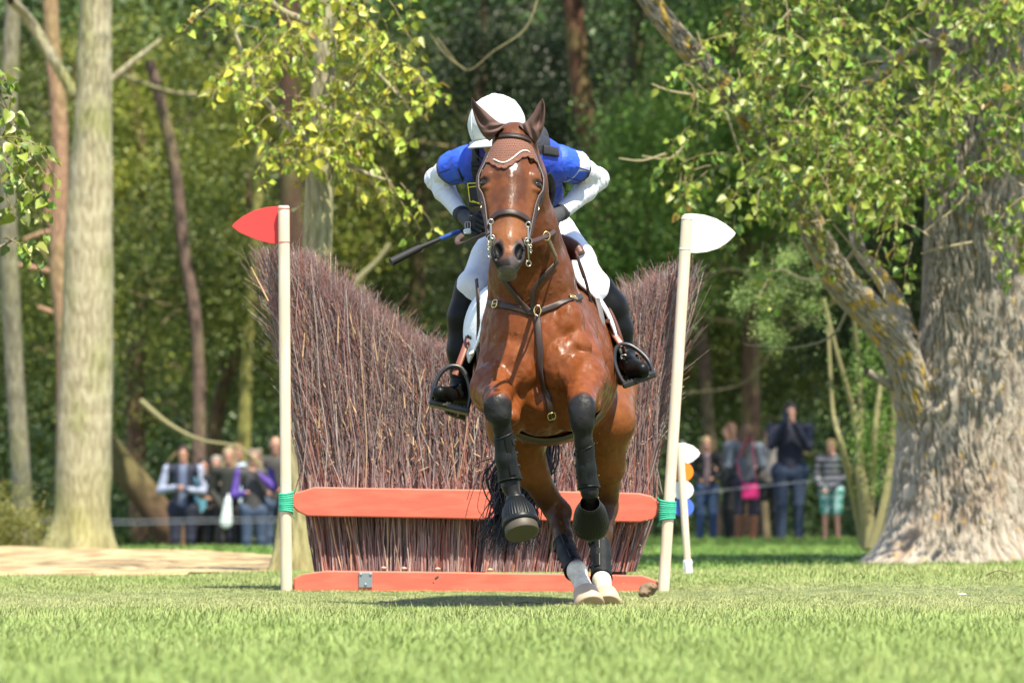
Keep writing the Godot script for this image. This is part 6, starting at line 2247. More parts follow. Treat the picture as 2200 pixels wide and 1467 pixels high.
func build_leg_boots(t: Node) -> void:
	var bm := mat("boot_neoprene", lin(0.009, 0.011, 0.012), 0.5)
	bm.metallic_specular = 0.3
	relief(bm, noise_image(128, 0.10, 79, 3), 30.0, 0.15)
	var rub := mat("bell_rubber", lin(0.007, 0.008, 0.009), 0.4)
	rub.metallic_specular = 0.35
	# tendon boots: shells round the cannons
	var shells := [[[P(1081, 932, 1.345), P(1087, 985, 1.325), P(1096, 1032, 1.295)], [0.045, 0.043, 0.053]], [[P(1256, 957, 1.36), P(1259, 1005, 1.335), P(1265, 1048, 1.31)], [0.043, 0.041, 0.049]], [[P(1208, 1162, -0.30), P(1220, 1190, -0.22), P(1236, 1226, -0.13)], [0.047, 0.044, 0.051]], [[P(1290, 1152, -0.36), P(1291, 1195, -0.30), P(1292, 1242, -0.24)], [0.049, 0.046, 0.050]]]
	for k in 4:
		var pr := chain(shells[k][0], shells[k][1], 0.02)
		var top: Vector3 = shells[k][0][0]
		var bot: Vector3 = shells[k][0][2]
		var ax := (top - bot).normalized()
		var front := Vector3(0, 0, 1)
		var shape := func(p: Vector3, d: float) -> float:
			var hi := (p - top).dot(ax) - 0.012 * (p - top).dot(Vector3(1, 0, 0)) / 0.05
			var lo := (bot - p).dot(ax) - 0.004 + 0.022 * clampf((p - bot).dot(front) / 0.05, -1.0, 1.0)   # cut away above the fetlock in front
			return maxf(d, maxf(hi, lo))
		var a := Acc.new()
		body(a, pr, 0.005, Color.WHITE, 0.0, shape)
		var b := commit("tendon_boot", a, bm, t)
		# rim and straps
		var rim := Acc.new()
		var x := ax.cross(Vector3(0, 0, 1)).normalized()
		var y := x.cross(ax).normalized()
		for e in 2:
			var c0 := top - ax * 0.006 if e == 0 else bot
			var r0: float = shells[k][1][0 if e == 0 else 2]
			var pts := []
			for q in 25:
				var an := TAU * q / 24
				var dd := x * cos(an) + y * sin(an)
				var sl := -(0.022 * dd.dot(front) if e == 1 else 0.012 * dd.x) * -1.0
				pts.append(c0 + dd * r0 * 0.99 + ax * sl)
			rim.tube(pts, [0.0036], 6)
		commit("rolled_rim", rim, rub, b)
		var fp := Acc.new()   # smooth strike panel down the front
		var fpp := []
		var fpn := []
		for q in 9:
			var f := q / 8.0
			var rq := lerpf(shells[k][1][0], shells[k][1][1], minf(f * 2.0, 1.0)) if f < 0.5 else lerpf(shells[k][1][1], shells[k][1][2], f * 2.0 - 1.0)
			var dd := (y * -1.0 if y.z < 0.0 else y)
			dd = (dd + x * (0.35 if k % 2 == 0 else -0.35)).normalized()
			fpp.append(top.lerp(bot, 0.05 + 0.78 * f) + dd * (rq + 0.0005))
			fpn.append(dd)
		fp.strap(fpp, fpn, 0.030, 0.004)
		commit("strike_panel", fp, rub, b)
		var sd := 1.0 if k == 0 else -1.0
		for q in 3:
			var c := top.lerp(bot, 0.18 + 0.27 * q)
			var rr := lerpf(shells[k][1][0], shells[k][1][1], 0.5 + 0.2 * q)
			var sp := []
			var sn := []
			for j in 15:
				var an := lerpf(-0.9, 0.75, j / 14.0)
				var dd := x * cos(an) * sd + y * sin(an)
				sp.append(c + dd * (rr + 0.0008))
				sn.append(dd)
			var st := Acc.new()
			st.strap(sp, sn, 0.030, 0.0025)
			st.ball(c + x * sd * (rr + 0.004), Vector3(0.006, 0.010, 0.010), Basis(), 6, 8)
			commit("boot_strap", st, rub, b)
	# ribbed rubber bell boots over the fore hooves
	var bells := [[P(1107, 1071, 1.305), P(1119, 1128, 1.37), 0.042, 0.079], [P(1268, 1082, 1.30), P(1270, 1130, 1.15), 0.045, 0.080]]
	for k in 2:
		var c0: Vector3 = bells[k][1]
		var ax: Vector3 = (bells[k][0] - bells[k][1]).normalized()
		var l: float = (bells[k][0] - bells[k][1]).length()
		var r1: float = bells[k][2]
		var r2: float = bells[k][3]
		var a := Acc.new()
		a.lathe(c0, ax, [Vector2(r2 * 0.90, -0.002), Vector2(r2, 0.0), Vector2(r2 * 1.01, l * 0.10), Vector2(r2 * 0.985, l * 0.16)], 60)
		a.lathe(c0, ax, [Vector2(r2 * 0.985, l * 0.16), Vector2(r2 * 0.96, l * 0.35), Vector2(r2 * 0.87, l * 0.6), Vector2(r1 * 1.22, l * 0.82), Vector2(r1 * 1.02, l * 0.94)], 144, 36, 0.0032)
		a.lathe(c0, ax, [Vector2(r1 * 1.02, l * 0.93), Vector2(r1, l * 1.0), Vector2(r1 * 0.97, l * 1.03), Vector2(r1 * 0.90, l * 1.02), Vector2(r1 * 0.88, l * 0.85)], 48)
		tag(commit("bell_boot", a, rub, t), "ribbed black rubber boot over the fore hoof")

# ------------------------------------------------------------------ the rider
func build_rider() -> void:
	var t := thing("person", "rider in white shirt and breeches, blue body protector and white helmet crouching over the horse", "person", P(1140, 560, 0.05))
	var pel := P(1136, 500, 0.02)
	var chest := P(1103, 356, 0.54)
	var waist := P(1122, 430, 0.28)
	var S := [P(990, 350, 0.55), P(1214, 348, 0.55)]
	var E := [P(936, 384, 0.30), P(1285, 384, 0.30)]
	var W := [P(992, 460, 0.50), P(1205, 457, 0.50)]
	var HND := [P(1014, 478, 0.585), P(1184, 470, 0.585)]
	var H := [P(1096, 500, 0.03), P(1188, 502, 0.03)]
	var K := [P(1014, 614, 0.30), P(1280, 618, 0.34)]
	var A := [P(990, 838, 0.30), P(1341, 762, 0.30)]
	var TOE := [P(944, 846, 0.575), P(1380, 796, 0.54)]
	var BALL := [P(957, 856, 0.50), P(1365, 800, 0.48)]
	var HEEL := [P(993, 872, 0.25), P(1336, 792, 0.25)]
	var face_dir := Vector3(-0.30, -0.32, 0.9).normalized()
	var hc := P(1065, 272, 0.72)
	var up := (Vector3.UP - face_dir * face_dir.y).normalized()
	var rt := up.cross(face_dir).normalized()
	var fb := Basis(rt, up, face_dir)
	var skin := Color(0.42, 0.22, 0.15)
	# body: one continuous figure, a little thinner than the clothes
	var pr := []
	pr.append(ell(hc - up * 0.01, Vector3(0.077, 0.105, 0.095), 0.02, fb))
	pr.append(ell(hc - up * 0.085 + face_dir * 0.03, Vector3(0.055, 0.05, 0.06), 0.03, fb))
	pr.append(cap(hc - up * 0.03 + face_dir * 0.088, hc - up * 0.055 + face_dir * 0.108, 0.010, 0.014, 0.012))
	for s in [-1.0, 1.0]:
		pr.append(cutting(ell(hc - up * 0.028 + rt * s * 0.032 + face_dir * 0.092, Vector3(0.014, 0.009, 0.010), 0.012, fb)))
		pr.append(ell(hc - up * 0.035 + rt * s * 0.078 - face_dir * 0.01, Vector3(0.010, 0.030, 0.018), 0.006, fb))
	pr.append(cutting(ell(hc - up * 0.092 + face_dir * 0.092, Vector3(0.022, 0.004, 0.012), 0.006, fb)))
	pr.append(cap(hc - up * 0.08 - face_dir * 0.02, chest + Vector3(0, 0.06, 0.02), 0.052, 0.06, 0.04))
	pr.append(cap(pel, waist, 0.14, 0.125, 0.05, Vector3(0, 1, -0.5), 0.8))
	pr.append(cap(waist, chest, 0.125, 0.15, 0.05, Vector3(0, 1, -0.5), 0.75))
	pr.append(cap(S[0] + Vector3(0.04, -0.02, 0), S[1] - Vector3(0.04, 0.02, 0), 0.05, 0.05, 0.03))
	for k in 2:
		pr.append_array(chain([S[k] + Vector3(0.02 - 0.04 * k, -0.015, 0), E[k], W[k]], [0.040, 0.036, 0.027], 0.015))
		pr.append_array(chain([H[k], K[k], A[k]], [0.092, 0.058, 0.036], 0.03))
		pr.append_array(chain([A[k], BALL[k], TOE[k]], [0.036, 0.03, 0.024], 0.02))
		pr.append(cap(W[k], HND[k], 0.024, 0.030, 0.02))
	var sk := mat("skin", Color.WHITE, 0.5, 0.0, true)
	sk.subsurf_scatter_enabled = true
	sk.subsurf_scatter_strength = 0.1
	var a := Acc.new()
	var bodyprims := pr
	body(a, bodyprims, 0.011, skin, -0.004)
	commit("body", a, sk, t)
	for s in [-1.0, 1.0]:
		var e := Acc.new()
		e.ball(hc - up * 0.028 + rt * s * 0.032 + face_dir * 0.080, Vector3.ONE * 0.012, Basis(), 8, 10)
		commit("eye", e, mats.eye, t)
	# shirt
	var wn := FastNoiseLite.new()
	wn.seed = 4; wn.frequency = 1.0; wn.fractal_octaves = 2
	var cloth := mat("white_jersey", lin(0.56, 0.57, 0.62), 0.75)
	relief(cloth, noise_image(128, 0.05, 97, 2), 12.0, 0.10)
	for k in 2:
		a = Acc.new()
		var up_dir: Vector3 = (E[k] - S[k]).normalized()
		var fo: Vector3 = (W[k] - E[k]).normalized()
		var wrinkles := func(p: Vector3, d: float) -> float:   # folds across the sleeve, deepest at the elbow
			var along: float = (p - E[k]).dot(fo)
			var near := exp(-pow((p - E[k]).length() / 0.13, 2.0))
			return d - 0.0016 * sin(along * 190.0 + 6.0 * wn.get_noise_3d(p.x * 14.0, p.y * 14.0, p.z * 14.0)) * (0.25 + near) - 0.0018 * wn.get_noise_3d(p.x * 22.0, p.y * 22.0, p.z * 22.0)
		var sl := chain([S[k].lerp(E[k], 0.30), S[k].lerp(E[k], 0.6), E[k], E[k].lerp(W[k], 0.35), W[k]], [0.056, 0.053, 0.047, 0.048, 0.035], 0.02)
		body(a, sl, 0.006, Color.WHITE, 0.0, wrinkles)
		tag(commit("sleeve", a, cloth, t), "white sleeve of the bent arm on the left" if k == 0 else "white sleeve of the bent arm on the right")
	# breeches
	var br := mat("breeches", lin(0.58, 0.58, 0.62), 0.7)
	relief(br, noise_image(128, 0.04, 98, 2), 9.0, 0.12)
	a = Acc.new()
	var bp := [cap(pel, waist.lerp(pel, 0.6), 0.155, 0.135, 0.05, Vector3(0, 1, -0.5), 0.85), ell(pel + Vector3(0, -0.01, -0.10), Vector3(0.19, 0.13, 0.14), 0.05)]
	for k in 2:
		bp.append_array(chain([H[k], H[k].lerp(K[k], 0.5), K[k], K[k].lerp(A[k], 0.22)], [0.108, 0.090, 0.062, 0.054], 0.04))
		bp.append(ell(K[k] + Vector3(0, 0.0, 0.03), Vector3(0.052, 0.056, 0.048), 0.03))
	var bfold := func(p: Vector3, d: float) -> float: return d - 0.004 * wn.get_noise_3d(p.x * 9.0, p.y * 16.0, p.z * 9.0)
	body(a, bp, 0.009, Color.WHITE, 0.0, bfold)
	commit("breeches", a, br, t)
	# boots
	var bm := mat("boot_leather", lin(0.0045, 0.005, 0.0052), 0.38)
	bm.metallic_specular = 0.26
	relief(bm, noise_image(128, 0.07, 99, 3), 18.0, 0.06)
	var silver := mat("buckle_silver", lin(0.7, 0.68, 0.62), 0.25, 1.0)
	var sole_m := mat("boot_sole", lin(0.045, 0.04, 0.022), 0.85)
	for k in 2:
		a = Acc.new()
		var shin: Vector3 = (K[k] - A[k]).normalized()
		var topc: Vector3 = K[k].lerp(A[k], 0.06)
		var outside := -1.0 if k == 0 else 1.0
		var calf := Vector3(0.030 if k == 1 else -0.020, 0, -0.01)
		var bpr := chain([K[k] + calf * 0.6, K[k].lerp(A[k], 0.3) + calf, K[k].lerp(A[k], 0.62) + calf * 0.8, A[k]], [0.067, 0.073, 0.062, 0.045], 0.03)
		bpr.append(cap(A[k] + Vector3(0, -0.02, 0.01), BALL[k] + Vector3(0, 0.012, 0), 0.046, 0.040, 0.03))
		bpr.append(cap(BALL[k] + Vector3(0, 0.008, 0), TOE[k] + Vector3(0, 0.004, 0), 0.043, 0.034, 0.02))
		bpr.append(cap(A[k], HEEL[k], 0.042, 0.034, 0.03))
		var sole_n: Vector3 = (TOE[k] - HEEL[k]).cross(Vector3(1, 0, 0) + Vector3(0, 0.55 if k == 1 else -0.30, 0)).normalized()
		if sole_n.y < 0.0: sole_n = -sole_n
		var sole_p: Vector3 = BALL[k] - sole_n * 0.030
		var trim := func(p: Vector3, d: float) -> float:
			var q: Vector3 = p - topc
			var rim := q.dot(shin) - 0.045 * clampf(q.x * outside / 0.06, -1.0, 1.0) + 0.03 * clampf(q.z / 0.06, -1.0, 1.0)   # the top dips behind the knee and rises on the outside
			var e := maxf(d, rim)
			var ank: float = (p - A[k]).length()
			e -= 0.0022 * sin((p - A[k]).dot(shin) * 230.0) * exp(-pow(ank / 0.07, 2.0))
			return maxf(e, -(p - sole_p).dot(sole_n))
		body(a, bpr, 0.0065, Color.WHITE, 0.0, trim)
		var b := commit("riding_boot", a, bm, t)
		tag(b, "tall black riding boot on the left" if k == 0 else "tall black riding boot on the right")
		var so := Acc.new()
		var fwd: Vector3 = (TOE[k] - HEEL[k]).normalized()
		fwd = (fwd - sole_n * fwd.dot(sole_n)).normalized()
		var sx := sole_n.cross(fwd)
		var slab := [cap(BALL[k] - fwd * 0.06, TOE[k] - fwd * 0.0, 0.040, 0.036, 0.01)]
		slab.append(cap(HEEL[k] + fwd * 0.01, HEEL[k] + fwd * 0.04, 0.034, 0.034, 0.01))
		slab.append(cap(HEEL[k] + fwd * 0.04, BALL[k] - fwd * 0.04, 0.028, 0.032, 0.02))
		var flat := func(p: Vector3, d: float) -> float:
			var h: float = (p - sole_p).dot(sole_n)
			var q: Vector3 = p - sole_p
			var along: float = q.dot(fwd)
			var half_w := 0.041 if along > -0.08 else 0.035
			if along > 0.02: half_w -= 0.9 * pow(along - 0.02, 1.6)
			if along < -0.04 and along > -0.13: half_w -= 0.008
			return maxf(maxf(absf(q.dot(sx)) - half_w, absf(along + 0.085) - 0.158), maxf(h - 0.001, -h - 0.010 - (0.016 if along < -0.13 else 0.0)))
		body(so, slab, 0.005, Color.WHITE, 0.03, flat)
		commit("sole", so, sole_m, b)
		var bk := Acc.new()
		var ac: Vector3 = A[k] + Vector3(0, 0.0, 0.0)
		var sp := []
		var sn := []
		for q in 13:
			var an := lerpf(-2.4, 0.7, q / 12.0)
			var dd := Vector3(cos(an), 0.25 * sin(an), -sin(an))
			sp.append(ac + fwd * 0.035 + dd * 0.054 + Vector3(0, -0.012, 0))
			sn.append(dd)
		bk.strap(sp, sn, 0.020, 0.004)
		commit("spur_strap", bk, bm, b)
		bk = Acc.new()
		buckle(bk, ac + fwd * 0.045 + Vector3(-0.008 if k == 0 else -0.016, -0.012, 0.055), Vector3(0, 0.3, 1).normalized(), Vector3(1, 0.3, 0), 0.012, 0.012, 0.002)
		commit("buckle", bk, silver, b)
	# body protector
	var vest := mat("vest_blue", Color.WHITE, 0.62, 0.0, true)
	relief(vest, noise_image(128, 0.05, 101, 3), 8.0, 0.18)
	a = Acc.new()
	var back := Vector3(0, 0.82, -0.57)
	var vp := [cap(waist.lerp(pel, 0.10), chest, 0.185, 0.215, 0.05, back, 0.62), cap(S[0] + Vector3(0.055, -0.01, 0), S[1] - Vector3(0.055, 0.01, 0), 0.085, 0.085, 0.05), ell(chest + Vector3(0, 0.02, 0.03), Vector3(0.20, 0.13, 0.13), 0.05)]
	var cy := chest
	var vcol := func(p: Vector3, n: Vector3) -> Color:
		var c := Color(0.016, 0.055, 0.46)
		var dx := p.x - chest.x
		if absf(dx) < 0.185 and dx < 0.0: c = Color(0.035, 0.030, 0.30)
		if dx > 0.07 and dx < 0.165 and p.y > chest.y + 0.035: c = Color(0.012, 0.012, 0.014)   # hook and loop tab on the shoulder
		return c * (0.92 + 0.16 * wn.get_noise_3d(p.x * 12.0, p.y * 12.0, p.z * 12.0))
	var vf := func(p: Vector3, d: float) -> float: return d - 0.006 * wn.get_noise_3d(p.x * 10.0, p.y * 10.0, p.z * 10.0)
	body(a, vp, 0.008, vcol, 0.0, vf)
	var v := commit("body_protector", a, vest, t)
	tag(v, "royal blue body protector with black straps")
	for k in 2:   # short padded shoulder sleeves
		a = Acc.new()
		var e0: Vector3 = S[k].lerp(chest, 0.12)
		var e1: Vector3 = S[k].lerp(E[k], 0.33)
		var dirn: Vector3 = (E[k] - S[k]).normalized()
		var spv := chain([e0, e1, S[k].lerp(E[k], 0.7)], [0.082, 0.069, 0.062], 0.03)
		var cut := func(p: Vector3, d: float) -> float: return maxf(d - 0.004 * wn.get_noise_3d(p.x * 16.0, p.y * 16.0, p.z * 16.0), (p - e1).dot(dirn) - 0.012)
		var scol := func(p: Vector3, n: Vector3) -> Color:
			var al: float = (p - e1).dot(dirn)
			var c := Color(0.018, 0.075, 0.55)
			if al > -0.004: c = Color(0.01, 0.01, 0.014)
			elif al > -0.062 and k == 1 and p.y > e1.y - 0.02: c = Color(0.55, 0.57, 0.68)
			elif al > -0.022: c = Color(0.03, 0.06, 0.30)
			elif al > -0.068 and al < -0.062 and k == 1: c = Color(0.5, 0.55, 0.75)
			return c
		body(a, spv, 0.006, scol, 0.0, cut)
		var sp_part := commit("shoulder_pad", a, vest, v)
		var seam := Acc.new()
		for fd in [Vector3(0, 0.75, 0.66), Vector3(0, 0.05, 1.0), Vector3(0, -0.6, 0.8)]:
			var out_d: Vector3 = (fd - dirn * fd.dot(dirn)).normalized()
			var sm_p := []
			for q in 9:
				var c := e0.lerp(e1, 0.15 + 0.80 * q / 8.0)
				var h := trace(spv, c + out_d * 0.16, -out_d, 0.2)
				if h != Vector3.INF: sm_p.append(h + out_d * 0.001)
			if sm_p.size() > 2: seam.tube(sm_p, [0.0028], 5)
		commit("seam", seam, mats.get("seam_blue", mat("seam_blue", lin(0.008, 0.022, 0.16), 0.7)), sp_part)
	# seams, straps and the armband pouch
	var black := mat("webbing", lin(0.010, 0.010, 0.012), 0.7)
	var vtrace := func(u: float, vv: float) -> Vector3:
		var dirn := (P(u, vv, 0.0) - EYE).normalized()
		return trace(vp, EYE + dirn * 24.4, dirn, 2.2)
	var strip := func(px: Array, w: float, th: float, called: String, m: Material) -> void:
		var pts := []
		var nr := []
		var q0 := []
		for q in px: q0.append(Vector3(q.x, q.y, 0))
		for q in smooth(q0, 4):
			var h: Vector3 = vtrace.call(q.x, q.y)
			if h == Vector3.INF: continue
			pts.append(h + field_normal(vp, h) * 0.004)
			nr.append(field_normal(vp, h))
		if pts.size() < 2: return
		var b := Acc.new()
		b.strap(pts, nr, w, th)
		commit(called, b, m, v)
	strip.call([Vector2(977, 322), Vector2(982, 345), Vector2(990, 372), Vector2(1000, 400), Vector2(1008, 425)], 0.010, 0.006, "piping", black)
	strip.call([Vector2(1022, 312), Vector2(1022, 340), Vector2(1021, 362), Vector2(1026, 390), Vector2(1030, 420)], 0.036, 0.006, "webbing_strap", black)
	strip.call([Vector2(1166, 322), Vector2(1180, 324), Vector2(1198, 328)], 0.045, 0.006, "shoulder_tab", black)
	strip.call([Vector2(1176, 372), Vector2(1184, 388), Vector2(1186, 410), Vector2(1180, 440)], 0.030, 0.006, "webbing_strap", black)
	a = Acc.new()
	a.box(P(1022, 352, 0.71), Vector3(0.022, 0.012, 0.008), Basis(Vector3(0, 0, 1), 0.05), Color.WHITE, 0.003)
	a.box(P(1022, 363, 0.71), Vector3(0.022, 0.009, 0.008), Basis(Vector3(0, 0, 1), 0.05), Color.WHITE, 0.003)
	commit("side_release_clip", a, black, v)
	a = Acc.new()
	var pb := Basis(Vector3(0, 0, 1), 0.06) * Basis(Vector3(0, 1, 0), -0.25)
	var pc := P(1024, 416, 0.64)
	a.box(pc, Vector3(0.040, 0.056, 0.008), pb, Color.WHITE, 0.004)
	var pouch := commit("number_pouch", a, black, t)
	tag(pouch, "small black pouch with yellow edging on the rider's chest")
	a = Acc.new()
	for q in [[Vector2(-0.036, 0.048), Vector2(0.036, 0.046)], [Vector2(-0.036, 0.048), Vector2(-0.030, -0.034)], [Vector2(-0.030, -0.034), Vector2(0.020, -0.044)], [Vector2(-0.020, -0.030), Vector2(0.020, -0.050)], [Vector2(-0.034, 0.030), Vector2(0.030, 0.034)]]:
		a.tube([pc + pb * Vector3(q[0].x, q[0].y, 0.0095), pc + pb * Vector3(q[1].x, q[1].y, 0.0095)], [0.0026], 5)
	commit("yellow_edging", a, mat("yellow", lin(0.70, 0.62, 0.03), 0.6), pouch)
	# helmet with silk cover and peak
	var hm := mat("helmet_silk", lin(0.52, 0.54, 0.52), 0.7)
	relief(hm, noise_image(128, 0.03, 103, 3), 7.0, 0.15)
	a = Acc.new()
	var hup := (up + Vector3(-0.02, 0.25, -0.1)).normalized()
	var hb2 := Basis(rt, hup, rt.cross(hup))
	hb2.x = hb2.y.cross(hb2.z)
	var hcen := P(1067, 268, 0.72)
	var shell := [ell(hcen, Vector3(0.127, 0.136, 0.145), 0.02, hb2), ell(hcen + hup * 0.134, Vector3(0.016, 0.008, 0.016), 0.004, hb2)]
	var hcut := func(p: Vector3, d: float) -> float:
		var q := hb2.transposed() * (p - hcen)
		var seam := 0.0018 * (1.0 - smoothstep(0.0, 0.006, absf(q.x))) + 0.0016 * (1.0 - smoothstep(0.0, 0.006, absf(absf(q.x) - 0.07 + 0.2 * q.y)))
		return maxf(maxf(d - 0.003 * wn.get_noise_3d(p.x * 11.0, p.y * 11.0, p.z * 11.0) + seam, -0.062 - q.y), -(d + 0.012))
	body(a, shell, 0.005, Color.WHITE, 0.0, hcut)
	# peak
	var rows := []
	for i in 6:
		var row := []
		for j in 21:
			var an := lerpf(0.42, PI - 0.42, j / 20.0)
			var ext := 1.0 + 0.36 * (i / 5.0) * pow(sin(an), 1.2)
			var q := Vector3(-cos(an) * 0.124 * (1.0 + 0.05 * i / 5.0), -0.052 - 0.020 * (i / 5.0) - 0.028 * pow(cos(an), 2.0) * 0.6, sin(an) * 0.140 * ext)
			row.append(hcen + hb2 * q)
		rows.append(row)
	for f in 2:
		var k0 := a.v.size()
		for i in 6:
			for j in 21:
				a.vert(rows[i][j] + hup * (0.004 if f == 0 else -0.004), (hup + face_dir * 0.3 * i / 5.0).normalized() * (1 if f == 0 else -1))
		for i in 5:
			for j in 20: a.quad(k0 + i * 21 + j, k0 + i * 21 + j + 1, k0 + (i + 1) * 21 + j + 1, k0 + (i + 1) * 21 + j)
	a.tube(rows[5], [0.005], 8)
	var hel := commit("helmet", a, hm, t)
	tag(hel, "white silk covered riding helmet with small peak")
	a = Acc.new()
	a.tube(smooth([hcen + hb2 * Vector3(-0.105, -0.06, 0.03), hcen + hb2 * Vector3(-0.085, -0.13, 0.05), hcen + hb2 * Vector3(0, -0.155, 0.08), hcen + hb2 * Vector3(0.085, -0.13, 0.05), hcen + hb2 * Vector3(0.105, -0.06, 0.03)], 5), [0.006], 6)
	commit("chin_strap", a, black, hel)
	for sx in [-0.055, 0.055]:
		var sp := []
		for q in 19:
			var an := lerpf(-0.35, PI + 0.35, q / 18.0)
			var h := trace(shell, hcen + hb2 * Vector3(sx * 1.8, sin(an) * 0.2, cos(an) * 0.2), -(hb2 * Vector3(sx * 0.8, sin(an) * 0.2, cos(an) * 0.2)).normalized(), 0.3)
			if h != Vector3.INF and (hb2.transposed() * (h - hcen)).y > -0.05: sp.append(h)
		var se := Acc.new()
		if sp.size() > 2: se.tube(sp, [0.0028], 6)
		commit("seam", se, hm, hel)
	# hair gathered behind the helmet on the right
	a = Acc.new()
	body(a, [ell(P(1160, 292, 0.50), Vector3(0.035, 0.05, 0.04), 0.02), cap(P(1128, 300, 0.60), P(1162, 300, 0.50), 0.04, 0.03, 0.03)], 0.008, Color(0.02, 0.02, 0.03))
	commit("hair_net", a, mats.matt, t)
	# gloves with separate fingers closed round whip and reins
	var gm := mat("glove_grey", lin(0.035, 0.035, 0.040), 0.75)
	var gk := mat("glove_black", lin(0.009, 0.009, 0.010), 0.7)
	for k in 2:
		var s := 1.0 if k == 0 else -1.0
		a = Acc.new()
		var w: Vector3 = W[k]
		var c: Vector3 = HND[k]
		var fd := (c - w).normalized()                    # along the hand
		var across := Vector3(0.15 * s, -0.75, 0.55)      # from first finger to little finger
		across = (across - fd * across.dot(fd)).normalized()
		var palm_n := fd.cross(across) * s               # back of the hand, outwards
		if palm_n.x * s > 0.0: palm_n = -palm_n
		var gp := [cap(w, c, 0.033, 0.036, 0.02), ell(c, Vector3(0.024, 0.046, 0.048), 0.015, Basis(palm_n, across, palm_n.cross(across)))]
		body(a, gp, 0.0045, Color.WHITE)
		var g := commit("glove", a, gm, t)
		tag(g, "dark grey glove holding whip and rein" if k == 0 else "dark grey glove behind the horse's neck")
		for f in 4:
			var kn := c + fd * 0.040 + across * (f - 1.5) * 0.021 + palm_n * 0.008
			var l: float = [0.036, 0.040, 0.037, 0.030][f]
			var p1 := kn + (fd * 0.80 - palm_n * 0.55).normalized() * l
			var p2 := p1 + (-palm_n * 0.85 - fd * 0.40).normalized() * l * 0.75
			var p3 := p2 + (-fd * 0.9 + palm_n * 0.15).normalized() * l * 0.55
			var fa := Acc.new()
			body(fa, chain([kn - fd * 0.01, p1, p2, p3], [0.0115, 0.0105, 0.0098, 0.0085], 0.006), 0.003, Color.WHITE)
			commit("finger", fa, gk, g)
		var ta := Acc.new()
		var tb := c - across * 0.030 - fd * 0.012
		body(ta, chain([tb, tb - across * 0.022 + fd * 0.028 - palm_n * 0.006, tb - across * 0.016 + fd * 0.060 - palm_n * 0.018], [0.0145, 0.012, 0.0095], 0.006), 0.003, Color.WHITE)
		commit("thumb", ta, gk, g)
		var cu := Acc.new()
		cu.lathe(w - fd * 0.02, fd, [Vector2(0.037, 0.0), Vector2(0.039, 0.004), Vector2(0.038, 0.034), Vector2(0.034, 0.04)], 24)
		commit("wrist_band", cu, gk, g)
	# whip
	var wh := thing("riding_whip", "short black padded whip with blue bound handle held in the gloved hand", "whip", P(985, 497, 0.63))
	a = Acc.new()
	var w0 := P(1036, 478, 0.60)
	var w1 := P(945, 513.5, 0.66)
	var w2 := P(906, 530, 0.685)
	var w3 := P(840, 563, 0.73)
	a.tube([w1, w2, w2.lerp(w3, 0.08), w2.lerp(w3, 0.5), w3], [0.009, 0.011, 0.016, 0.0175, 0.019], 14)
	commit("padded_end", a, mat("whip_black", lin(0.007, 0.007, 0.008), 0.7), wh)
	a = Acc.new()
	a.tube([w0, w1], [0.0085, 0.0075], 12)
	var grip := commit("grip", a, mats.whip_black, wh)
	a = Acc.new()
	var hp := []
	var d0 := (w1 - w0).normalized()
	var x0 := d0.cross(Vector3.UP).normalized()
	var y0 := d0.cross(x0)
	for q in 150:
		var f := q / 149.0
		hp.append(w0.lerp(w1, 0.52 + 0.48 * f) + (x0 * cos(f * TAU * 12.0) + y0 * sin(f * TAU * 12.0)) * 0.0085)
	a.tube(hp, [0.0030], 5)
	commit("blue_binding", a, mat("whip_blue", lin(0.02, 0.09, 0.40), 0.5), grip)

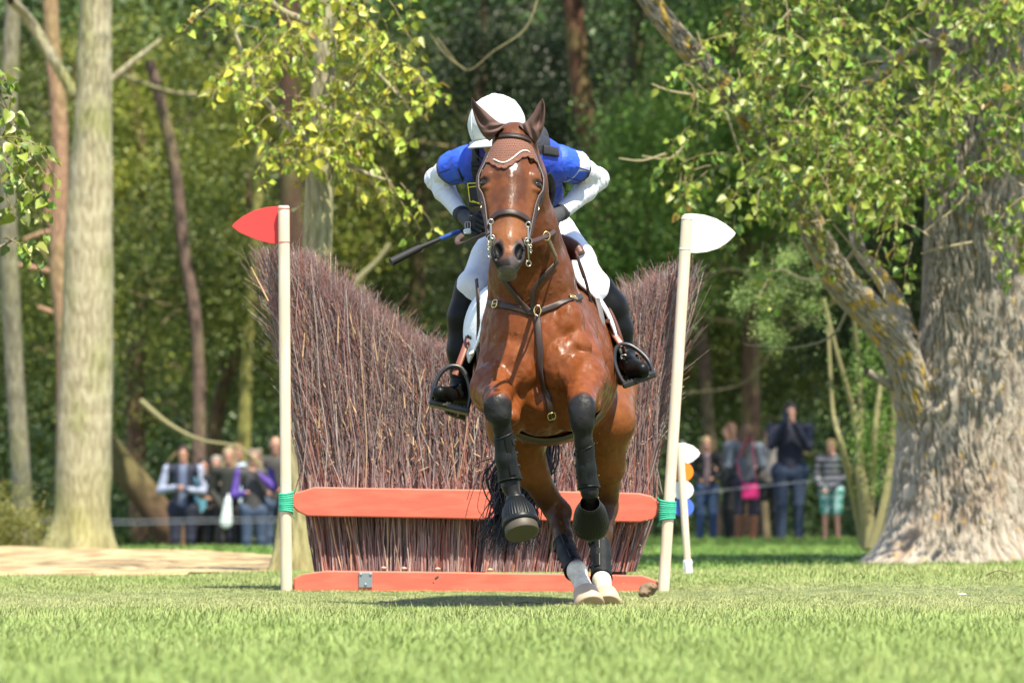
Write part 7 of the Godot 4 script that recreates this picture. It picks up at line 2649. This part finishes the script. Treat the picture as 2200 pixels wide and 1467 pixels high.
# ------------------------------------------------------------------ spectators
# q: x, z, height, facing (radians, 0 = towards the camera), then a dictionary of clothes and pose
func spectator(label: String, u: float, v_top: float, z: float, ground: float, q: Dictionary) -> void:
	var top := P(u, v_top, z)
	var h: float = top.y - ground
	var at := Vector3(top.x, ground, z)
	var t := thing("person", label, "person", at, "spectators on the left" if u < 1000 else "spectators on the right")
	var yaw: float = q.get("yaw", 0.0)
	var b := Basis(Vector3.UP, yaw)
	var k := h / 1.72
	var L := func(x: float, y: float, zz: float) -> Vector3: return at + b * (Vector3(x, y, zz) * k)
	var slim: float = q.get("wide", 1.0)
	var skin := Color(0.40, 0.215, 0.15)
	var sh := 0.185 * slim
	var hd: Vector3 = L.call(0, 1.60, 0.02)
	var El := [L.call(-sh - 0.06, 1.13, -0.02), L.call(sh + 0.06, 1.13, -0.02)]
	var Ha := [L.call(-0.12, 1.03, 0.20), L.call(0.10, 1.06, 0.20)]
	if q.has("hands"):
		for s in 2:
			var w: Vector3 = q.hands[s]
			Ha[s] = L.call(w.x, w.y, w.z)
		if q.has("elbows"):
			for s in 2:
				var w: Vector3 = q.elbows[s]
				El[s] = L.call(w.x, w.y, w.z)
	var Sh := [L.call(-sh, 1.40, 0.0), L.call(sh, 1.40, 0.0)]
	var Hi := [L.call(-0.09 * slim, 0.88, 0.0), L.call(0.09 * slim, 0.88, 0.0)]
	var Kn := [L.call(-0.10, 0.48, 0.03), L.call(0.10, 0.48, 0.02)]
	var An := [L.call(-0.11, 0.08, 0.0), L.call(0.11, 0.08, -0.02)]
	var To := [L.call(-0.13, 0.035, 0.14), L.call(0.13, 0.035, 0.12)]
	var pr := [ell(hd + Vector3(0, 0.01, 0) * k, Vector3(0.074, 0.105, 0.092) * k, 0.02, b), ell(L.call(0, 1.525, 0.045), Vector3(0.052, 0.05, 0.055) * k, 0.02, b), cap(L.call(0, 1.46, 0), L.call(0, 1.54, 0.01), 0.05 * k, 0.048 * k, 0.03), cap(L.call(0, 1.585, 0.11), L.call(0, 1.562, 0.122), 0.009, 0.013, 0.01)]
	for s in [-1.0, 1.0]:
		pr.append(cutting(ell(L.call(s * 0.031, 1.60, 0.108), Vector3(0.017, 0.010, 0.012), 0.01, b)))
		pr.append(ell(L.call(s * 0.075, 1.58, 0.0), Vector3(0.011, 0.03, 0.018), 0.006, b))
	pr.append(cap(L.call(0, 0.95, 0), L.call(0, 1.36, 0), 0.11 * k * slim, 0.12 * k * slim, 0.05, b.z, 0.7))
	pr.append(cap(Sh[0], Sh[1], 0.05 * k, 0.05 * k, 0.05))
	for s in 2:
		pr.append_array(chain([Sh[s], El[s], Ha[s]], [0.046 * k, 0.036 * k, 0.027 * k], 0.02))
		var hand_dir: Vector3 = (Ha[s] - El[s]).normalized()
		pr.append(ell(Ha[s] + hand_dir * 0.05 * k, Vector3(0.030, 0.032, 0.048) * k, 0.015, Basis.looking_at(hand_dir, Vector3(0.2, 1, 0.3))))
		for f in 4: pr.append(cap(Ha[s] + hand_dir * 0.07 * k + b.x * (f - 1.5) * 0.016 * k, Ha[s] + hand_dir * (0.12 - 0.006 * absf(f - 1.5)) * k + b.x * (f - 1.5) * 0.018 * k, 0.010, 0.008, 0.004))
		pr.append_array(chain([Hi[s], Kn[s], An[s]], [0.085 * k * slim, 0.052 * k, 0.036 * k], 0.03))
		pr.append(cap(An[s], To[s], 0.036 * k, 0.028 * k, 0.02))
	var a := Acc.new()
	body(a, pr, 0.013, skin * q.get("tone", 1.0), -0.003)
	commit("body", a, mats.skin, t)
	# trousers, shorts or leggings
	a = Acc.new()
	var leg: float = q.get("leg", 1.0)
	var tp := [cap(Hi[0], Hi[1], 0.105 * k * slim, 0.105 * k * slim, 0.04), cap(L.call(0, 0.86, 0), L.call(0, 0.98, 0), 0.115 * k * slim, 0.115 * k * slim, 0.03, b.z, 0.8)]
	for s in 2:
		if leg > 0.6: tp.append_array(chain([Hi[s], Kn[s], An[s]], [0.098 * k * slim, 0.070 * k, 0.058 * k], 0.03))
		else: tp.append(cap(Hi[s], Hi[s].lerp(Kn[s], 0.85), 0.10 * k * slim, 0.085 * k, 0.03))
	var tc: Color = q.get("legs", Color(0.02, 0.03, 0.06))
	var tcf := func(p: Vector3, n: Vector3) -> Color: return tc * (0.85 + 0.4 * absf(coat_noise.get_noise_3d(p.x * 7.0, p.y * 5.0, p.z * 7.0)))
	if q.has("check"): tcf = func(p: Vector3, n: Vector3) -> Color: return tc.lerp(Color(0.35, 0.45, 0.5), 0.7 if sin(p.x * 55.0) > 0.35 or sin(p.y * 55.0) > 0.5 else 0.0)
	body(a, tp, 0.014, tcf)
	commit("shorts" if leg < 0.6 else "trousers", a, mats.matt, t)
	# top with sleeves
	a = Acc.new()
	var hem: float = q.get("hem", 0.86)
	var vp := [cap(L.call(0, hem + 0.08, 0), L.call(0, 1.34, 0), 0.135 * k * slim, 0.135 * k * slim, 0.05, b.z, 0.78), cap(Sh[0], Sh[1], 0.066 * k, 0.066 * k, 0.05)]
	var sleeve: float = q.get("sleeve", 1.0)
	var topc: Color = q.get("top", Color(0.03, 0.03, 0.04))
	var slc: Color = q.get("sleeves", topc)
	for s in 2:
		vp.append(cap(Sh[s], Sh[s].lerp(El[s], minf(1.0, sleeve * 2.0)), 0.064 * k, 0.056 * k, 0.03))
		if sleeve > 0.5: vp.append(cap(El[s], El[s].lerp(Ha[s], (sleeve - 0.5) * 2.0), 0.056 * k, 0.044 * k, 0.02))
	var stripes: bool = q.get("stripes", false)
	var front: Color = q.get("front", topc)
	var colf := func(p: Vector3, n: Vector3) -> Color:
		var w := b.transposed() * (p - at) / k
		var c := topc
		if absf(w.x) > sh * 0.98 or (w.z > 0.16 and absf(w.x) > 0.08): c = slc
		elif absf(w.x) < 0.045 and w.z > 0.03: c = front
		if stripes: c = Color(0.015, 0.017, 0.035) if sin(w.y * 62.0) > -0.1 else Color(0.22, 0.22, 0.23)
		if q.has("band") and w.y < hem + 0.055: c = q.band
		return c * (0.85 + 0.35 * absf(coat_noise.get_noise_3d(p.x * 8.0, p.y * 6.0, p.z * 8.0)))
	body(a, vp, 0.014, colf)
	commit("top", a, mats.matt, t)
	# hair
	a = Acc.new()
	var hair: Color = q.get("hair", Color(0.05, 0.03, 0.02))
	var long: float = q.get("long", 0.0)
	var hp := [ell(hd + (b * Vector3(0, 0.035, -0.018)) * k, Vector3(0.088, 0.098, 0.098) * k, 0.02, b)]
	if long > 0.0:
		for s in [-1.0, 0.0, 1.0]: hp.append(cap(L.call(s * 0.06, 1.58, -0.05 if s == 0.0 else -0.01), L.call(s * 0.085, 1.58 - long, -0.075 if s == 0.0 else 0.03), 0.05 * k, 0.045 * k, 0.03))
	hp.append(cutting(ell(L.call(0, 1.55, 0.12), Vector3(0.068, 0.105, 0.09) * k, 0.015, b)))
	if q.get("curly", false):
		for f in 16: hp.append(ell(hd + b * Vector3(cos(f * 2.4) * 0.085, 0.03 + 0.08 * sin(f * 1.7), -0.03 + 0.05 * sin(f * 2.4)) * k, Vector3.ONE * 0.035, 0.02))
	if not q.get("bald", false):
		body(a, hp, 0.012, func(p: Vector3, n: Vector3) -> Color: return hair * (0.7 + 0.8 * absf(coat_noise.get_noise_3d(p.x * 30.0, p.y * 4.0, p.z * 30.0))))
		commit("hair", a, mats.matt, t)
	else:
		body(a, [ell(hd + (b * Vector3(0, 0.005, -0.03)) * k, Vector3(0.083, 0.075, 0.078) * k, 0.02, b), cutting(ell(hd + (b * Vector3(0, 0.09, 0.0)) * k, Vector3(0.09, 0.06, 0.12) * k, 0.02, b))], 0.012, Color(0.5, 0.48, 0.46))
		commit("hair", a, mats.matt, t)
	# shoes
	for s in 2:
		a = Acc.new()
		var tall: float = q.get("boots", 0.0)
		var sp := [cap(An[s] + Vector3(0, -0.01, -0.02), To[s], 0.046 * k, 0.036 * k, 0.03)]
		if tall > 0.0: sp.append(cap(An[s], An[s].lerp(Kn[s], tall), 0.058 * k, 0.074 * k, 0.02))
		body(a, sp, 0.012, q.get("shoes", Color(0.02, 0.018, 0.016)))
		commit("shoe", a, mats.matt, t)

func build_spectators() -> void:
	var gl := -0.44
	var navy := Color(0.012, 0.016, 0.035)
	var jeans := Color(0.045, 0.075, 0.14)
	var black := Color(0.012, 0.012, 0.013)
	spectator("man in dark gilet over pale blue shirt standing leftmost of the group behind the tape", 393, 957, -51.0, gl, {"top": navy, "sleeves": Color(0.27, 0.31, 0.43), "front": Color(0.10, 0.13, 0.22), "band": Color(0.30, 0.32, 0.40), "legs": navy, "hair": Color(0.03, 0.018, 0.014), "wide": 1.12, "hands": [Vector3(-0.06, 1.16, 0.24), Vector3(0.03, 1.13, 0.24)], "elbows": [Vector3(-0.30, 1.12, 0.02), Vector3(0.30, 1.10, 0.02)], "hem": 0.84})
	spectator("short dark haired person in turquoise top beside the man in the gilet", 437, 984, -51.6, gl, {"top": Color(0.10, 0.30, 0.40), "sleeves": Color(0.32, 0.45, 0.55), "legs": black, "hair": Color(0.012, 0.01, 0.01)})
	spectator("grey haired woman in black short sleeved top with folded bare arms", 464, 979, -51.0, gl, {"top": black, "sleeve": 0.32, "legs": black, "hair": Color(0.22, 0.19, 0.17), "hands": [Vector3(0.12, 1.05, 0.18), Vector3(-0.02, 1.0, 0.2)]})
	spectator("long haired blonde woman in dark top carrying a pale plastic bag", 491, 961, -50.6, gl, {"top": Color(0.016, 0.018, 0.014), "legs": black, "hair": Color(0.26, 0.20, 0.12), "long": 0.36, "hands": [Vector3(-0.05, 0.86, 0.14), Vector3(0.22, 0.95, 0.15)]})
	spectator("auburn haired person with pale collar looking out from behind the blonde woman", 509, 953, -52.6, gl, {"top": Color(0.35, 0.45, 0.58), "legs": navy, "hair": Color(0.16, 0.075, 0.035), "yaw": 0.4})
	spectator("curly haired woman in grey gilet with purple sleeves holding a hand to her mouth", 546, 966, -50.4, gl, {"top": Color(0.05, 0.05, 0.055), "sleeves": Color(0.085, 0.045, 0.28), "legs": jeans * 0.8, "hair": Color(0.17, 0.13, 0.10), "long": 0.16, "curly": true, "wide": 1.12, "hands": [Vector3(-0.12, 1.12, 0.26), Vector3(0.03, 1.40, 0.20)], "elbows": [Vector3(-0.28, 1.08, 0.05), Vector3(0.27, 1.20, 0.16)]})
	spectator("bald white haired man in dark jacket and jeans beside the red flag's pole", 592, 937, -51.4, gl, {"top": Color(0.045, 0.042, 0.04), "legs": jeans, "bald": true, "wide": 1.15})
	var gr := 0.0
	spectator("girl with long fair hair in dark jacket over pink top behind the coloured discs", 1519, 938, -47.0, gr, {"top": Color(0.014, 0.014, 0.016), "front": Color(0.30, 0.20, 0.20), "legs": Color(0.03, 0.06, 0.13), "hair": Color(0.26, 0.17, 0.085), "long": 0.34})
	spectator("woman with very long brown hair turned sideways beside the woman with the pink bag", 1571, 908, -47.8, gr, {"top": Color(0.10, 0.11, 0.13), "legs": black, "hair": Color(0.095, 0.05, 0.03), "long": 0.42, "yaw": -1.3})
	spectator("woman seen from behind in grey jacket with brown boots", 1604, 912, -46.4, gr, {"top": Color(0.085, 0.092, 0.105), "sleeves": Color(0.12, 0.14, 0.17), "legs": Color(0.014, 0.016, 0.03), "hair": Color(0.11, 0.06, 0.035), "long": 0.30, "yaw": 2.9, "boots": 0.75, "shoes": Color(0.16, 0.065, 0.028), "hem": 0.80, "band": Color(0.05, 0.08, 0.15)})
	spectator("person in pale top half hidden behind the tall man", 1652, 920, -49.0, gr, {"top": Color(0.26, 0.23, 0.21), "legs": black, "hair": Color(0.09, 0.06, 0.05)})
	spectator("tall man in navy jumper and jeans holding up a phone to take a picture", 1698, 865, -47.0, gr, {"top": Color(0.010, 0.013, 0.030), "legs": Color(0.022, 0.038, 0.075), "hair": Color(0.018, 0.015, 0.014), "wide": 1.22, "hands": [Vector3(-0.075, 1.46, 0.27), Vector3(0.045, 1.45, 0.27)], "elbows": [Vector3(-0.23, 1.20, 0.16), Vector3(0.21, 1.18, 0.16)]})
	spectator("fair haired boy in striped hooded top and green checked shorts", 1787, 944, -46.6, gr, {"stripes": true, "legs": Color(0.04, 0.22, 0.15), "check": true, "leg": 0.5, "hair": Color(0.27, 0.18, 0.075), "wide": 1.1, "hands": [Vector3(-0.10, 0.92, 0.20), Vector3(0.02, 0.90, 0.20)], "yaw": -0.35, "hem": 0.84})
	spectator("person in black short sleeved top half hidden by the great tree", 1903, 930, -47.6, gr, {"top": black, "sleeve": 0.3, "legs": black, "hair": Color(0.10, 0.055, 0.035), "yaw": -0.6})
	# what they hold and carry
	var a := Acc.new()
	var bag := [cap(P(489, 1075, -50.2), P(485, 1122, -50.2), 0.045, 0.085, 0.03, Vector3(0, 0, 1), 0.5), cap(P(490, 1062, -50.3), P(489, 1078, -50.2), 0.014, 0.03, 0.03)]
	body(a, bag, 0.012, Color(0.52, 0.60, 0.60))
	tag(commit("plastic_bag", a, mats.matt), "pale plastic bag hanging from the blonde woman's hand", "bag")
	a = Acc.new()
	a.box(P(1613, 1056, -46.15), Vector3(0.11, 0.095, 0.04), Basis(), Color(0.62, 0.02, 0.16), 0.02)
	a.tube(smooth([P(1598, 1045, -46.15), P(1585, 990, -46.25), P(1612, 940, -46.3), P(1622, 1000, -46.25), P(1626, 1045, -46.15)], 4), [0.008], 6, Color(0.25, 0.01, 0.07))
	tag(commit("shoulder_bag", a, mats.matt), "bright pink bag hanging on the back of the woman in grey", "bag")
	a = Acc.new()
	a.box(P(1689, 895, -46.62), Vector3(0.042, 0.065, 0.006), Basis(), Color(0.02, 0.03, 0.05), 0.004)
	tag(commit("phone", a, mats.matt), "dark phone held up by the tall man in navy", "phone")
